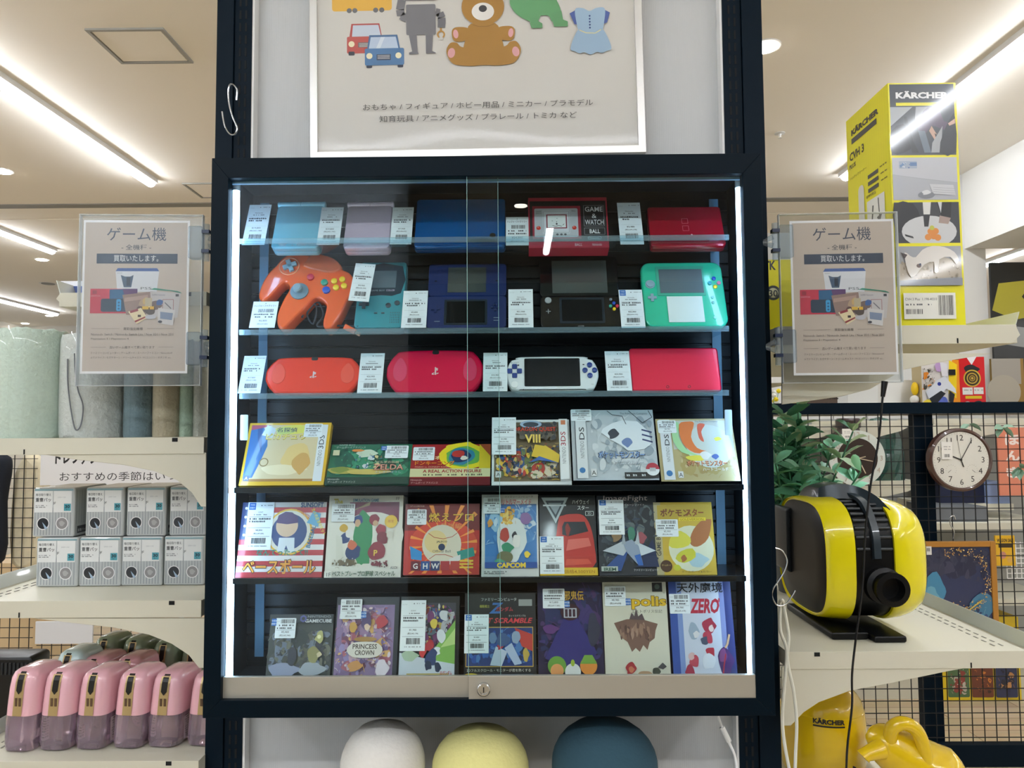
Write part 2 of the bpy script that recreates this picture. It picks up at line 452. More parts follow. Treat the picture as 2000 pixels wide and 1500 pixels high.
def downlight(x, y, label, r=0.05, on=True):
    t = thing('ceiling_downlight', label, 'downlight', (x, y, CEIL), group='downlights in the ceiling')
    B().lathe([(r*1.35, -0.006), (r*1.35, 0), (r, 0.0)][::1], LEDB, n=24).build('trim_ring', t)
    B().lathe([(r, -0.011), (r, -0.006)], DLM if on else mat('grille_grey', '8f8f8c', 0.7), n=24).build('lens' if on else 'grille', t)
def dl_at(px, py, label, **k):
    p = atz(px, py, CEIL); downlight(p.x, p.y, label, **k)
dl_at(4, 333, 'round downlight at the left edge of the photo below the long line lamp')
dl_at(82, 506, 'round downlight just below the short far line lamp on the left')
dl_at(97, 616, 'round downlight low on the far left ceiling, right of the lowest pair')
dl_at(49, 631, 'lowest round downlight on the far left ceiling')
dl_at(94, 553, 'dark round ceiling speaker grille left of the left sign', on=False, r=0.07)
dl_at(1495, 90, 'round downlight half hidden behind the right upright')
downlight(0.09, -4.4, 'round downlight behind the viewer mirrored above the red game box')
downlight(-1.16, -6.5, 'round downlight behind the viewer mirrored between the upper shelves')
downlight(0.9, -3.2, 'round downlight behind the viewer on the right')
p = atz(1523, 260, CEIL)
t = thing('fire_sprinkler', 'small white sprinkler head on the ceiling right of the case', 'sprinkler', (p.x, p.y, CEIL))
B().lathe([(0.012, -0.03), (0.006, -0.02), (0.008, -0.006), (0.03, -0.004), (0.03, 0)], LEDB, n=16).build('head', t)

# ================================================================ end-of-aisle fixture
YP = 0.172                                    # front plane of uprights
def vline(px0, py0, Y): return at(px0, py0, Y).x
XL0 = at(424.8, 0, YP).x; XL1 = at(455.5, 100, YP).x; XL2 = at(490, 100, YP).x
XR0 = at(1486.5, 0, YP).x; XR1 = at(1450, 100, YP).x; XR2 = at(1413, 100, YP).x
fx = thing('display_fixture', 'tall black slotted fixture with a white backboard carrying the glass case', 'shop fixture', (0, YP, 0))
SLOT = mat('slot_dark', '03070b', 0.8)
def upright(xa, xb, xc, s):
    b = B()
    b.box(min(xa, xb), max(xa, xb), 0, 0.045, 0, 2.62, POST)
    x0, x1 = min(xb, xc), max(xb, xc)
    b.box(x0+0.0015*(s > 0), x1-0.0015*(s < 0), 0.004, 0.045, 0, 2.62, POST)
    o = b.build('upright', fx)
    g = B(); xm = (x0+x1)/2; z = 0.3
    while z < 2.6:
        for dx in (-0.0055, 0.0055): g.box(xm+dx-.0018, xm+dx+.0018, 0.0034, 0.0045, z, z+0.0165, SLOT)
        z += 0.0245
    g.build('slots', o)
    return o
upright(XL0, XL1, XL2, 1); upright(XR0, XR1, XR2, -1)
def ribbed():
    m = bpy.data.materials.new('backboard_white'); m.use_nodes = True; nt = m.node_tree; p = nt.nodes['Principled BSDF']
    p.inputs['Base Color'].default_value = (*lin('c4c6c6'), 1); p.inputs['Roughness'].default_value = 0.45
    tc = nt.nodes.new('ShaderNodeTexCoord'); w = nt.nodes.new('ShaderNodeTexWave'); w.inputs['Scale'].default_value = 90; w.inputs['Distortion'].default_value = 0.3
    nt.links.new(tc.outputs['Object'], w.inputs['Vector']); b = nt.nodes.new('ShaderNodeBump'); b.inputs['Strength'].default_value = 0.12; b.inputs['Distance'].default_value = 0.001
    nt.links.new(w.outputs['Fac'], b.inputs['Height']); nt.links.new(b.outputs['Normal'], p.inputs['Normal']); return m
B().box(XL2, XR2, 0.03, 0.042, 0.3, 2.60, ribbed()).build('backboard', fx)
B().box(XL0, XR0, 0.046, 0.05, 0, 2.6, POST).build('rear_brace', fx)
e = B(); e.box(XL2, XL2+0.004, 0.006, 0.03, 0.3, 2.6, WHITE); e.box(XR2-0.004, XR2, 0.006, 0.03, 0.3, 2.6, WHITE); e.build('backboard_edge', fx)
B().box(XL0, XR0, -0.35, 0.046, 0.0, 0.12, POST).build('base', fx)

# toy poster in a slim silver frame
Pc = at((616+1252)/2, 301, 0.165)
Pw = at(1252, 297, 0.165).x-at(617, 305, 0.165).x; Ph = 0.60
t = thing('framed_poster', 'framed poster with drawings of toy cars, a robot, a bear and a dress', 'poster', (Pc.x, 0.165, Pc.z), (0, math.radians(-0.75), 0))
A = Art(); A.box(-Pw/2, Pw/2, -0.006, 0.008, 0, Ph, mat('poster_board', 'c9c5bb', 0.5))
A.face((-Pw/2, -0.0061, 0), (1, 0, 0), (0, 0, 1), Pw, Ph, ART, eps=0.00004)
A.rect(0, 0, 1, 1, 'cfccc4')
# poster coordinates from the photo
def q(px, py): return ((px-617)/635.0, (300-py)/(Ph/Pw*635.0))
def PP(l, c): return A.poly([q(x, y) for x, y in l], c)
def PR(x0, y0, x1, y1, r, c):
    return A.poly([q(x, y) for x, y in rrect(x0, y0, x1, y1, r)], c)
def PE(x, y, rx, ry, c, rot=0, a0=0, a1=360):
    pts = []; n = 28
    for i in range(n if a1-a0 >= 360 else n+1):
        a = math.radians(a0+(a1-a0)*i/n); u, v = rx*math.cos(a), ry*math.sin(a); r_ = math.radians(rot)
        pts.append(q(x+u*math.cos(r_)-v*math.sin(r_), y+u*math.sin(r_)+v*math.cos(r_)))
    return A.poly(pts, c)
PR(652, -60, 770, 10, 6, 'e2b045'); PR(662, -52, 705, -18, 3, 'cfd6dd'); PR(712, -52, 755, -18, 3, 'cfd6dd')
for x in (686, 697, 738, 750): PE(x, 9, 5, 5, '6b6d70')
PP([(690, 36), (745, 36), (752, 75), (684, 75)], 'b04a44'); PP([(693, 39), (743, 39), (748, 62), (691, 62)], 'c4cedb')
PR(681, 62, 756, 96, 3, 'b9534c'); PR(684, 92, 696, 100, 2, '3a3f4a'); PE(690, 77, 6, 6, 'efe6c2'); PR(703, 74, 730, 84, 1, '6f6f72')
for z in (76, 79, 82): PP([(705, z), (728, z), (728, z+1), (705, z+1)], 'd9d4cd')
PR(719, 116, 730, 126, 2, '33394a'); PR(780, 116, 791, 126, 2, '33394a')
PP([(725, 60), (780, 60), (786, 92), (720, 92)], '4a6f9a'); PP([(728, 64), (777, 64), (782, 87), (724, 87)], 'b9c9dc')
PP([(748, 64), (756, 64), (746, 87), (738, 87)], 'd4dee8')
PR(716, 87, 793, 121, 3, '4f79a5'); PE(725, 102, 6, 6, 'efe6c2'); PE(782, 102, 6, 6, 'efe6c2'); PR(739, 99, 767, 111, 1, '3f4c5e')
for z in (101, 104, 107): PP([(741, z), (765, z), (765, z+1), (741, z+1)], 'd9d4cd')
G1 = '77767a'
PR(795, 20-60, 860, -8, 4, G1)
A.line([q(790, -10), q(786, 10), q(788, 22), q(800, 29)], 16/635, G1)
PR(798, 0, 856, 62, 3, G1); A.line([q(856, 16), q(864, 18), q(868, 28), q(867, 48)], 15/635, '727175')
PP([(803, 62), (818, 62), (820, 96), (822, 100), (803, 101), (803, 97), (809, 95)], '737277'); PP([(836, 62), (850, 62), (848, 95), (855, 98), (855, 100), (836, 100), (836, 96)], '737277')
A.ring(*q(866, 62), 8/635, 3/635, 'b98a3e'); A.line([q(866, 49), q(866, 55)], 4/635, 'b98a3e'); PP([(863, 66), (869, 66), (870, 73), (862, 73)], 'cfccc4')
BR_ = 'a87a2e'
def fur(l, c): return A.poly([q(x, y) for x, y in smoothen(l, 4)], c)
PE(949, 8, 42, 38, BR_); PE(915, -30, 14, 14, BR_); PE(983, -30, 14, 14, BR_)
fur([(925, 42), (973, 42), (984, 70), (990, 100), (985, 122), (950, 126), (915, 122), (908, 100), (915, 70)], BR_)
for s in (-1, 1):
    fur([(949+s*28, 52), (949+s*50, 48), (949+s*61, 54), (949+s*60, 72), (949+s*50, 78), (949+s*28, 72)], BR_)
    fur([(949+s*20, 95), (949+s*44, 88), (949+s*52, 80), (949+s*65, 80), (949+s*73, 96), (949+s*66, 116), (949+s*50, 125), (949+s*10, 126), (949+s*8, 110)], BR_)
    PE(949+s*54, 62, 5, 9, 'dba2a4', rot=s*8); PE(949+s*63, 100, 7, 10, 'dba2a4', rot=-s*10)
PE(949, 18, 22, 18, 'e8e5de'); PE(949, 12, 8, 7, '3c3c3e')
A.line([q(928, 44), q(940, 48), q(958, 48), q(970, 44)], 1.2/635, '8a6220')
GR = '62a06a'
fur([(1002, 2), (1010, -14), (1040, -22), (1080, -22), (1095, 0), (1102, 20), (1104, 40), (1085, 42), (1078, 30), (1060, 30), (1055, 42), (1040, 40), (1015, 25)], GR)
PP([(1082, 25), (1103, 20), (1106, 38), (1115, 42), (1115, 52), (1088, 52)], '5f9b67'); PP([(1042, 34), (1062, 30), (1057, 40), (1065, 45), (1065, 54), (1044, 54), (1041, 45)], '5f9b67')
PP([(1000, -14), (1012, -8), (1030, -14), (1030, -2), (1010, 4)], GR)
BL = '9cb8cf'
PP([(1119, 26), (1130, 20), (1138, 50), (1128, 48)], '4a5fa0'); PP([(1187, 20), (1198, 26), (1192, 46), (1182, 50)], '4a5fa0')
fur([(1130, 18), (1145, 16), (1158, 22), (1172, 16), (1188, 18), (1186, 45), (1180, 64), (1158, 70), (1138, 64), (1132, 45)], BL)
fur([(1138, 58), (1158, 68), (1180, 58), (1192, 75), (1199, 98), (1190, 103), (1180, 107), (1170, 105), (1158, 110), (1146, 105), (1136, 107), (1128, 103), (1119, 98), (1126, 75)], '98b4cc')
A.line([q(1137, 60), q(1150, 66), q(1168, 67), q(1180, 60)], 2/635, 'd8d2a0')
for k in range(5): PE(1158, 32+k*6, 1.8, 1.8, '33477f')
th_ = 13/(Ph/Pw*635)
A.text('おもちゃ / フィギュア / ホビー用品 / ミニカー / プラモデル', *q(936, 212), th_, '4a4844', w=448/635)
A.text('知育玩具 / アニメグッズ / プラレール / トミカ など', *q(936, 236), th_, '4a4844', w=384/635)
A.build('print', t)
SIL = mat('silver_frame', 'd5d4d0', 0.3, metal=0.4)
f = B(); w_ = 0.012
f.box(-Pw/2-w_*.6, -Pw/2+w_*.5, -0.012, 0.004, -w_*.6, Ph, SIL); f.box(Pw/2-w_*.5, Pw/2+w_*.6, -0.012, 0.004, -w_*.6, Ph, SIL)
f.box(-Pw/2+w_*.5, Pw/2-w_*.5, -0.012, 0.004, -w_*.6, w_*.5, SIL); f.build('frame', t)
POSTERFILM = clear_mat('poster_film', 'fdfdfd', 1.17, rough=0.06, haze=0.01)
# crumpled clear cover
cv = B(); n = 26; vs = []; rnd = random.Random(5)
for j in range(n+1):
    for i in range(n+1):
        u, v = i/n, j/n
        d = 0.0005*math.sin(9*u+7*v)+0.0007*math.sin(31*u*v+4)*u+rnd.uniform(-.0009, .0009)*max(0, u-.55)
        vs.append((-Pw/2+0.008+u*(Pw-0.016), -0.0165+d*min(1, 6*min(u, v, 1-u)), 0.008+v*(Ph-0.01)))
cv.add(vs, [(j*(n+1)+i, j*(n+1)+i+1, (j+1)*(n+1)+i+1, (j+1)*(n+1)+i) for j in range(n) for i in range(n)], POSTERFILM)
cv.build('clear_cover', t, smooth=True, angle=80)

# silver S hook on the left upright
h_ = []
for x, y in ((462, 196), (463, 176), (456, 166), (449, 166), (446, 180), (448, 205), (455, 230), (463, 250), (459, 262), (449, 262), (440, 248), (436, 232), (434, 218)):
    k = at(x, y, 0.155); h_.append(k)
o = B().tube(arc3(h_), 0.0016, STEEL, 8).build('hook', smooth=True)
tag(o, 'silver wire S hook hanging on the upper left black upright', 'hook')

# ================================================================ the glass display case
Z0, Z1 = 1.05, 1.9486
W2 = 0.45; FT = 0.0; D = 0.162                # half width, depth
case = thing('display_case', 'black wall display case with sliding glass doors full of game consoles', 'display case', (0, 0, Z0))
H = Z1-Z0
IL = at(446, 345, FT).x; IR = at(1451, 335, FT).x; IT = at(950, 343, FT).z-Z0; IB = at(950, 1366, FT).z-Z0
fr = B(); dz = 0.018
for poly in ([(-W2, 0), (-W2, H), (IL, IT), (IL, IB)], [(W2, 0), (IR, IB), (IR, IT), (W2, H)], [(-W2, H), (W2, H), (IR, IT), (IL, IT)], [(-W2, 0), (IL, IB), (IR, IB), (W2, 0)]):
    fr.slab(poly, 0.0, dz, FRAME, 0.0007)
fr.build('frame', case)
INM = mat('case_inside', '0a1620', 0.35, spec=.3)
B().box(-W2+.001, -W2+.012, dz, D, 0.001, H-.001, INM).build('side_panel', case)
B().box(W2-.012, W2-.001, dz, D, 0.001, H-.001, INM).build('side_panel', case)
B().box(-W2+.012, W2-.012, dz, D, H-.012, H-.001, INM).build('top_panel', case)
B().box(-W2+.012, W2-.012, dz, D, .001, .03, INM).build('floor_panel', case)
sl = B(); SLM = mat('slat_black', '04080c', 0.3, spec=.25)
sl.box(-W2+.012, W2-.012, D-.004, D, .03, H-.012, SLM)
z = .04
while z < H-.03:
    sl.slab([(-W2+.013, z), (W2-.013, z), (W2-.013, z+.021), (-W2+.013, z+.021)], D-.011, D-.004, SLM, 0.001, 0); z += .0245
sl.build('slatted_back', case)
TUBE = mat('tube_glow', 'ffffff', 0.4, emit='b4d8ff', es=9.0)
CAPM = mat('tube_cap', 'a9bccb', 0.3)
for px, py0, py1, side in ((457, 373, 1322, -1), (1446, 367, 1322, 1)):
    a = at(px, py0, 0.032); b_ = at(px, py1, 0.032); x = a.x
    xx = at(457, 700, 0.032).x if side < 0 else at(1451, 700, 0.032).x
    o = B().tube([(xx, 0.032, b_.z-Z0), (xx, 0.032, a.z-Z0)], 0.0055, TUBE, 12).build('light_tube', case, smooth=True)
    B().lathe([(0.0062, a.z-Z0), (0.0062, a.z-Z0+.012), (0.003, a.z-Z0+.016)], CAPM, (xx, 0.032, 0), n=12).build('tube_cap', o, smooth=True)
    B().tube(arc3([(xx, 0.032, a.z-Z0+.016), (xx-side*.008, 0.04, a.z-Z0+.026), (xx-side*.03, 0.05, a.z-Z0+.034)]), 0.0013, WHITE, 6).build('tube_cable', o)
# screws and shelf standards
STD = mat('shelf_standard', '5a7f98', 0.35)
for px in (515, 1398):
    X = at(px, 600, D-.013).x
    B().box(X-.008, X+.008, D-.0145, D-.0112, .05, H-.03, STD).build('shelf_standard', case)
sr = B()
for py in (486, 500, 660, 674):
    for side in (-1, 1):
        zz = at(1000, py, .085).z-Z0
        sr.lathe([(0.004, 0), (0.004, .0016), (0.002, .0024)], STEEL, (side*(W2-.0125), 0.085, zz), axis='x', n=10) if side < 0 else sr.lathe([(0.004, -.0016), (0.004, 0)], STEEL, (side*(W2-.0125), 0.085, zz), axis='x', n=10)
sr.build('shelf_screws', case)
ACRYLE = clear_mat('acrylic_rim', 'dceef4', 1.6, haze=0.12, hazecol='cfe6f2')
# shelves
SH = {}
def shelf(row, py, m, edge, yf=.045, yb=D-.0145, t=.004):
    z = at(950, py, yf).z; SH[row] = z
    x0, x1 = (at(467, py, yf).x, at(1424, py, yf).x)
    if m is not ACRYL: x0, x1 = -W2+.0125, W2-.0125
    o = B().box(x0, x1, yf+.0021, yb, z-t-Z0, z-Z0, m).build('shelf', case)
    B().slab(rrect(x0, z-t-.002-Z0, x1, z+.0035-Z0, .0012, 3), yf-.0012, yf+.002, edge, .0006).build('shelf_edge', o)
shelf(1, 466, ACRYL, ACRYLE); shelf(2, 644, ACRYL, ACRYLE); shelf(3, 769, ACRYL, ACRYLE)
SHB = mat('shelf_black', '101519', 0.22)
shelf(4, 953, SHB, SHB, yf=.03); shelf(5, 1131, SHB, SHB, yf=.03)
SH[6] = Z0+.03
# sliding doors
def door(x0, x1, y, lockx=None):
    zb = at(950, 1322, y).z-Z0; zb2 = at(950, 1366, y).z-Z0; zt = at(950, 342, y).z-Z0
    d = thing('x', '', '', (0, y, 0)); d.name = 'sliding_door'; del d['label']; del d['category']; d.parent = case
    g = B().box(x0, x1, 0, .003, zb, zt, GLASS).build('glass_pane', d)
    ge = mat('glass_edge', '8fb5b0', 0.2)
    B().box(x0-.0008, x0, 0, .003, zb, zt, ge).build('pane_edge', d) if x0 > -.2 else B().box(x1, x1+.0008, 0, .003, zb, zt, ge).build('pane_edge', d)
    B().slab([(x0, zb2), (x1, zb2), (x1, zb+.002), (x0, zb+.002)], -.0025, .0055, ALU, .0008).build('rail', d)
    if lockx is not None:
        lk = B().lathe([(0.0105, .0), (0.0105, -.006), (0.009, -.0075), (0.0065, -.0075), (0.0065, -.006), (0.0045, -.006)], STEEL, (lockx, -.0025, (zb+zb2)/2+.0), axis='y', n=24)
        lk.box(lockx-.0008, lockx+.0008, -.0092, -.0084, (zb+zb2)/2-.004, (zb+zb2)/2+.004, SLOT).build('lock', d, smooth=True)
door(at(440, 900, .0125).x+.0, at(975, 900, .0125).x, .0125)
XJ = at(917, 1345, .004).x
door(at(914, 900, .004).x, at(1477, 1345, .004).x, .004, lockx=at(945, 1343, .004).x)
tk = B(); tk.box(IL-.002, IR+.002, .0175, .024, IT-.004, IT+.004, mat('door_track', '9cc4dc', 0.3, metal=0.6)); tk.build('door_track', case)  # track colour brightened to carry the reflected light of the tubes
# ================================================================ price tags
def tag_face(A, style, price, sub, seed, u0=0, v0=0, u1=1, v1=1):
    """print of a white price card; style: plain / web / shop"""
    def U(u): return u0+(u1-u0)*u
    def V(v): return v0+(v1-v0)*v
    K = '3a3d42'; g = (v1-v0)
    A.rect(U(0), V(0), U(1), V(1), 'e9eef0')
    if style == 'shop':
        A.ell(U(.5), V(.93), .02*(u1-u0), None, '222222', n=10)
        A.text('トレジャーファクトリー', U(.5), V(.79), .085*g, '1b1b1d', w=.86*(u1-u0), bold=.02)
        A.bars(U(.25), V(.58), U(.85), V(.71), seed=seed); A.dashes(U(.1), V(.48), U(.9), .05*g, K, seed); A.dashes(U(.1), V(.38), U(.9), .05*g, K, seed+1)
        A.text(price, U(.5), V(.22), .08*g, K); A.text(sub, U(.5), V(.10), .07*g, K)
        return
    A.text('トレファク', U(.06), V(.90), .03*g, '777b80', al='l', w=.18*(u1-u0))
    A.ell(U(.52), V(.93), .022*(u1-u0), None, '2a2c30', n=10)
    A.dashes(U(.62), V(.925), U(.95), .018*g, '85898e', seed)
    if style == 'web':
        A.rect(U(.04), V(.84), U(.3), V(.99), '2f6ab8'); A.text('WEB', U(.17), V(.93), .03*g, 'e8eef6'); A.text('掲載中', U(.17), V(.865), .035*g, 'e8eef6')
    A.text('Nintendo' if seed % 3 else 'SONY', U(.5), V(.775), .028*g, K)
    A.dashes(U(.25), V(.725), U(.75), .024*g, '707479', seed+2)
    A.line([(U(.08), V(.69)), (U(.92), V(.69))], .006, '9aa0a6')
    A.dashes(U(.1), V(.63), U(.9), .036*g, K, seed+3, .9); A.dashes(U(.1), V(.575), U(.7), .036*g, K, seed+4)
    A.line([(U(.08), V(.46)), (U(.92), V(.46))], .006, '9aa0a6')
    A.text(price, U(.5), V(.385), .045*g, '222428'); A.text(sub, U(.5), V(.315), .045*g, '222428')
    A.line([(U(.08), V(.28)), (U(.92), V(.28))], .006, '9aa0a6')
    A.bars(U(.25), V(.13), U(.8), V(.25), seed=seed+5); A.dashes(U(.15), V(.07), U(.85), .02*g, '85898e', seed+6)
CARD = mat('card_white', 'dfe6e9', 0.5)
def price_tag(pl, pr, pb, pt, Y, label, price, sub, style='plain', seed=1, lean=.42, roll=0.0):
    c, w, h = fit(pl, pr, pb, pt, Y, lean)
    A = Art(); A.box(-w/2, w/2, 0, .0008, 0, h, CARD)
    A.face((-w/2, -.00005, 0), (1, 0, 0), (0, 0, 1), w, h, ART); tag_face(A, style, price, sub, seed)
    o = A.build('price_tag', loc=c, rot=(-lean, roll, 0)); tag(o, label, 'price tag', 'price tags in the display case'); return o
def stand(Y, pb, row): return SH[row]
YA = .082
def zfix(o, row, Y=None):
    o.location.z = SH[row]+.0008; return o
PT = [
 (472, 516, 478, 400, 1, 'price tag at the left end of the top shelf beside the light blue folding console', '¥19,800', '(税込¥21,780)', 'plain', .0),
 (618, 662, 478, 405, 1, 'price tag between the light blue and the pale pink folding consoles', '¥19,800', '(税込¥21,780)', 'plain', .0),
 (761, 803, 477, 405, 1, 'price tag left of the large blue closed console on the top shelf', '¥7,900', '(税込¥8,690)', 'plain', .0),
 (988, 1033, 479, 424, 1, 'short price tag between the blue closed console and the red and black game box', '¥24,800', '(税込¥27,280)', 'shop', .0),
 (1212, 1258, 477, 396, 1, 'price tag between the red and black game box and the dark red console', '¥3,980', '(税込¥4,378)', 'plain', .0),
 (486, 536, 640, 589, 2, 'price tag under the left grip of the orange controller', '¥6,800', '(税込¥7,480)', 'shop', .0),
 (783, 832, 640, 568, 2, 'price tag between the teal handheld and the open navy console', '¥3,880', '(税込¥4,268)', 'plain', .0),
 (993, 1042, 640, 565, 2, 'price tag between the open navy console and the open black console', '¥21,900', '(税込¥24,090)', 'plain', .0),
 (1214, 1261, 640, 566, 2, 'price tag with a blue square left of the clear green console', '¥32,900', '(税込¥36,190)', 'web', .0),
 (464, 508, 768, 695, 3, 'price tag left of the orange-red console back on the third shelf', '¥17,800', '(税込¥19,580)', 'plain', .0),
 (697, 745, 768, 690, 3, 'price tag between the orange-red and the magenta console backs', '¥20,900', '(税込¥22,990)', 'plain', .0),
 (943, 991, 764, 689, 3, 'price tag between the magenta console and the white console with blue buttons', '¥15,900', '(税込¥17,490)', 'plain', .0),
 (1186, 1235, 763, 686, 3, 'price tag between the white console and the closed crimson console', '¥20,900', '(税込¥22,990)', 'plain', .0),
]
for i, (a, b_, c_, d_, row, lab, p1, p2, st, rl) in enumerate(PT):
    price_tag(a, b_, c_, d_, YA-.006, lab, p1, p2, st, seed=i*3+1, roll=rl)

def at_row(pl, pr, pb, pt, Y, lean): return fit(pl, pr, pb, pt, Y, lean)
def gadget(name, label, cat, pl, pr, pb, pt, lean=.42, Y=YA):
    c, w, h = fit(pl, pr, pb, pt, Y, lean)
    return thing(name, label, cat, c, (-lean, 0, 0)), w, h

# ---- folding handhelds
def folding(pl, pr, pb, pt, colhex, nm, label):
    t, w, h = gadget('folding_handheld', label, 'game console', pl, pr, pb, pt)
    m = mat(nm, colhex, 0.32, metal=0.25, coat=0.5)
    B().slab(rrect(-w/2, 0, w/2, h*.90, .007), 0, .011, m, .002, .001).build('lid', t, smooth=True)
    B().slab(rrect(-w/2, 0, w/2, h*.93, .008), .0115, .024, m, .001, .003).build('body', t, smooth=True)
    x = -w/2-.001
    b = B(); b.lathe([(.0050, x), (.0060, x+.001), (.0060, x+w*.5), (.0050, x+w*.5+.0005), (.0060, x+w*.5+.001), (.0060, -x-.001), (.0050, -x)], m, (0, .004, h-.006), axis='x', n=16)
    b.build('hinge', t, smooth=True)
    A = Art(); A.face((-w/2, -.0001, 0), (1, 0, 0), (0, 0, 1), w, h, ARTG); A.text('Nintendo', .6, .06, .035, 'd4e4ea', w=.26); A.build('lid_lettering', t)
folding(528, 622, 484, 393, '86cbe0', 'pearl_blue', 'light blue closed folding handheld console on the top shelf')
folding(669, 760, 484, 393, 'd9c3d6', 'pearl_pink', 'pale pink closed folding handheld console on the top shelf')
# ---- large blue closed console
t, w, h = gadget('handheld_console', 'large glossy blue closed handheld console on the top shelf', 'game console', 808, 987, 482, 386)
BLU = mat('gloss_blue', '0a5ca0', 0.12, coat=1.0, metal=.2)
B().slab(rrect(-w/2, 0, w/2, h-.003, .006), 0, .009, BLU, .002, .001).build('lid', t, smooth=True)
B().slab(rrect(-w/2, 0, w/2, h-.004, .006), .0095, .019, mat('blue_base', '083b70', 0.3), .001, .003).build('body', t, smooth=True)
B().lathe([(.0035, -w/2+.002), (.0042, -w/2+.004), (.0042, w/2-.004), (.0035, w/2-.002)], BLU, (0, .0085, h-.0042), axis='x', n=14).build('hinge', t, smooth=True)
B().lathe([(.0052, -.0004), (.0052, .001)], BLACK, (w*.36, 0, h*.22), axis='y', n=20).build('camera_lens', t, smooth=True)
# ---- red and black game box (upper shelf)
def label_text(x): return x
t, w, h = gadget('game_box', 'red and black retro game box showing a small silver electronic game', 'game box', 1033, 1190, 484, 386, lean=.3, Y=.075)
A = Art(); A.box(-w/2, w/2, 0, .028, 0, h, mat('box_crimson', 'b01a38', 0.35, coat=.6))
A.face((-w/2, -.0001, 0), (1, 0, 0), (0, 0, 1), w, h, ARTW)
A.rect(.015, .13, .985, .93, '15161a'); A.rect(0.05, .17, .66, .83, '9b2036'); A.rr(.075, .21, .625, .78, .02, 'b7babf')
A.rect(.18, .28, .52, .74, 'cfd2d6'); A.frame(.19, .30, .51, .72, .006, '9a9da2'); A.rect(.225, .38, .485, .66, '8c2338'); A.rect(.24, .40, .47, .64, 'dfe3e0')
A.line([(.30, .44), (.34, .42), (.38, .44), (.42, .42)], .006, '26282c'); A.ell(.355, .47, .012, None, '26282c'); A.ell(.355, .51, .006, None, '26282c'); A.ell(.3, .53, .005, None, '26282c'); A.ell(.36, .58, .005, None, '26282c'); A.line([(.43, .44), (.45, .47)], .006, '26282c')
for u in (.125, .575): A.ell(u, .39, .028, None, 'd23a2a'); A.ell(u-.006, .405, .008, None, 'f2a090')
for u in (.36, .41, .46): A.ell(u, .26, .016, .02, '54565b')
A.text('GAME', .128, .705, .03, '5a5c62', w=.07); A.text('&WATCH', .128, .665, .03, '5a5c62', w=.07); A.text('BALL', .575, .71, .03, '5a5c62', w=.05)
A.frame(.70, .42, .955, .83, .005, '8a8d92'); A.text('GAME', .83, .705, .10, 'd8dadb', w=.225, bold=.01); A.text('&', .83, .575, .09, 'd8dadb'); A.text('WATCH', .83, .445, .10, 'd8dadb', w=.235, bold=.01)
A.frame(.70, .25, .955, .38, .005, '8a8d92'); A.text('BALL', .83, .275, .08, 'e8e9e9', w=.13, bold=.02)
A.rr(.74, .15, .91, .215, .02, 'b7babf'); A.rr(.746, .156, .904, .209, .017, '15161a'); A.text('Nintendo', .825, .165, .035, 'd0d3d5', w=.13)
A.text('BALL', .62, .03, .05, 'e2c4ca', w=.09); A.text('Nintendo', .85, .03, .045, 'e2c4ca', w=.12)
A.build('box', t)
# ---- dark red console
t, w, h = gadget('handheld_console', 'glossy dark red closed handheld console at the right end of the top shelf', 'game console', 1272, 1419, 480, 402)
RED = mat('gloss_red', 'b0102a', 0.14, coat=1.0, metal=.25)
B().slab(rrect(-w/2, 0, w/2, h-.002, .006), 0, .009, RED, .002, .001).build('lid', t, smooth=True)
B().slab(rrect(-w/2, 0, w/2, h-.003, .006), .0095, .019, mat('red_base', '70101e', 0.3), .001, .003).build('body', t, smooth=True)
A = Art(); A.face((-w/2, -.0002, 0), (1, 0, 0), (0, 0, 1), w, h, ARTG); A.frame(.45, .55, .53, .67, .006, 'd06070'); A.frame(.45, .37, .53, .49, .006, 'd06070'); A.ell(.56, .27, .012, None, 'e0a0a0'); A.build('lid_emblem', t)
# ---- orange controller
S_ = .0001607
t = thing('game_controller', 'clear orange three-pronged game controller propped on the second shelf', 'game controller', at(593, 643, YA), (-.36, 0, 0))
ORG = mat('clear_orange', 'f2642a', 0.18, coat=.8, sss=.25)
def cx_(l, dx=850, dy=962): return [((x-dx)*S_, (dy-y)*S_/math.cos(.3)) for x, y in l]
OUT = [(640, 45), (560, 70), (500, 130), (460, 200), (400, 270), (350, 370), (320, 480), (315, 570), (340, 622), (380, 632), (420, 605), (470, 540), (530, 450), (575, 408), (615, 420), (643, 465), (636, 520), (600, 600), (565, 720), (550, 830), (568, 920), (605, 962), (650, 958), (700, 900), (760, 820), (830, 740), (890, 650), (930, 606), (985, 604), (1035, 640), (1072, 690), (1070, 770), (1056, 880), (1068, 945), (1110, 970), (1150, 955), (1190, 900), (1240, 800), (1280, 690), (1305, 620), (1345, 530), (1355, 440), (1335, 360), (1285, 295), (1200, 250), (1190, 205), (1130, 140), (1040, 90), (950, 60), (865, 48), (820, 72), (740, 55)]
B().slab(smoothen(cx_(OUT), 3), -.004, .024, ORG, .0032, .0032).build('shell', t, smooth=True, angle=60)
def disc(par, nm, px, py, r, m, y0=-.0045, hgt=.004, dome=.0008):
    x, z = cx_([(px, py)])[0]; rr_ = r*S_
    return B().lathe([(rr_, y0+.001), (rr_, y0-hgt+dome), (rr_*.75, y0-hgt), (rr_*.05, y0-hgt-.0001)], m, (x, 0, z), axis='y', n=22).build(nm, par, smooth=True)
PLY = mat('plastic_yellow', 'f2cf1a', .25, coat=.4); PLR = mat('plastic_red', 'd12a45', .25, coat=.4); PLG = mat('plastic_green', '25927a', .25, coat=.4); PLB = mat('plastic_blue', '1d4fc0', .25, coat=.4); PLGY = mat('plastic_grey_blue', '8fa8b4', .3)
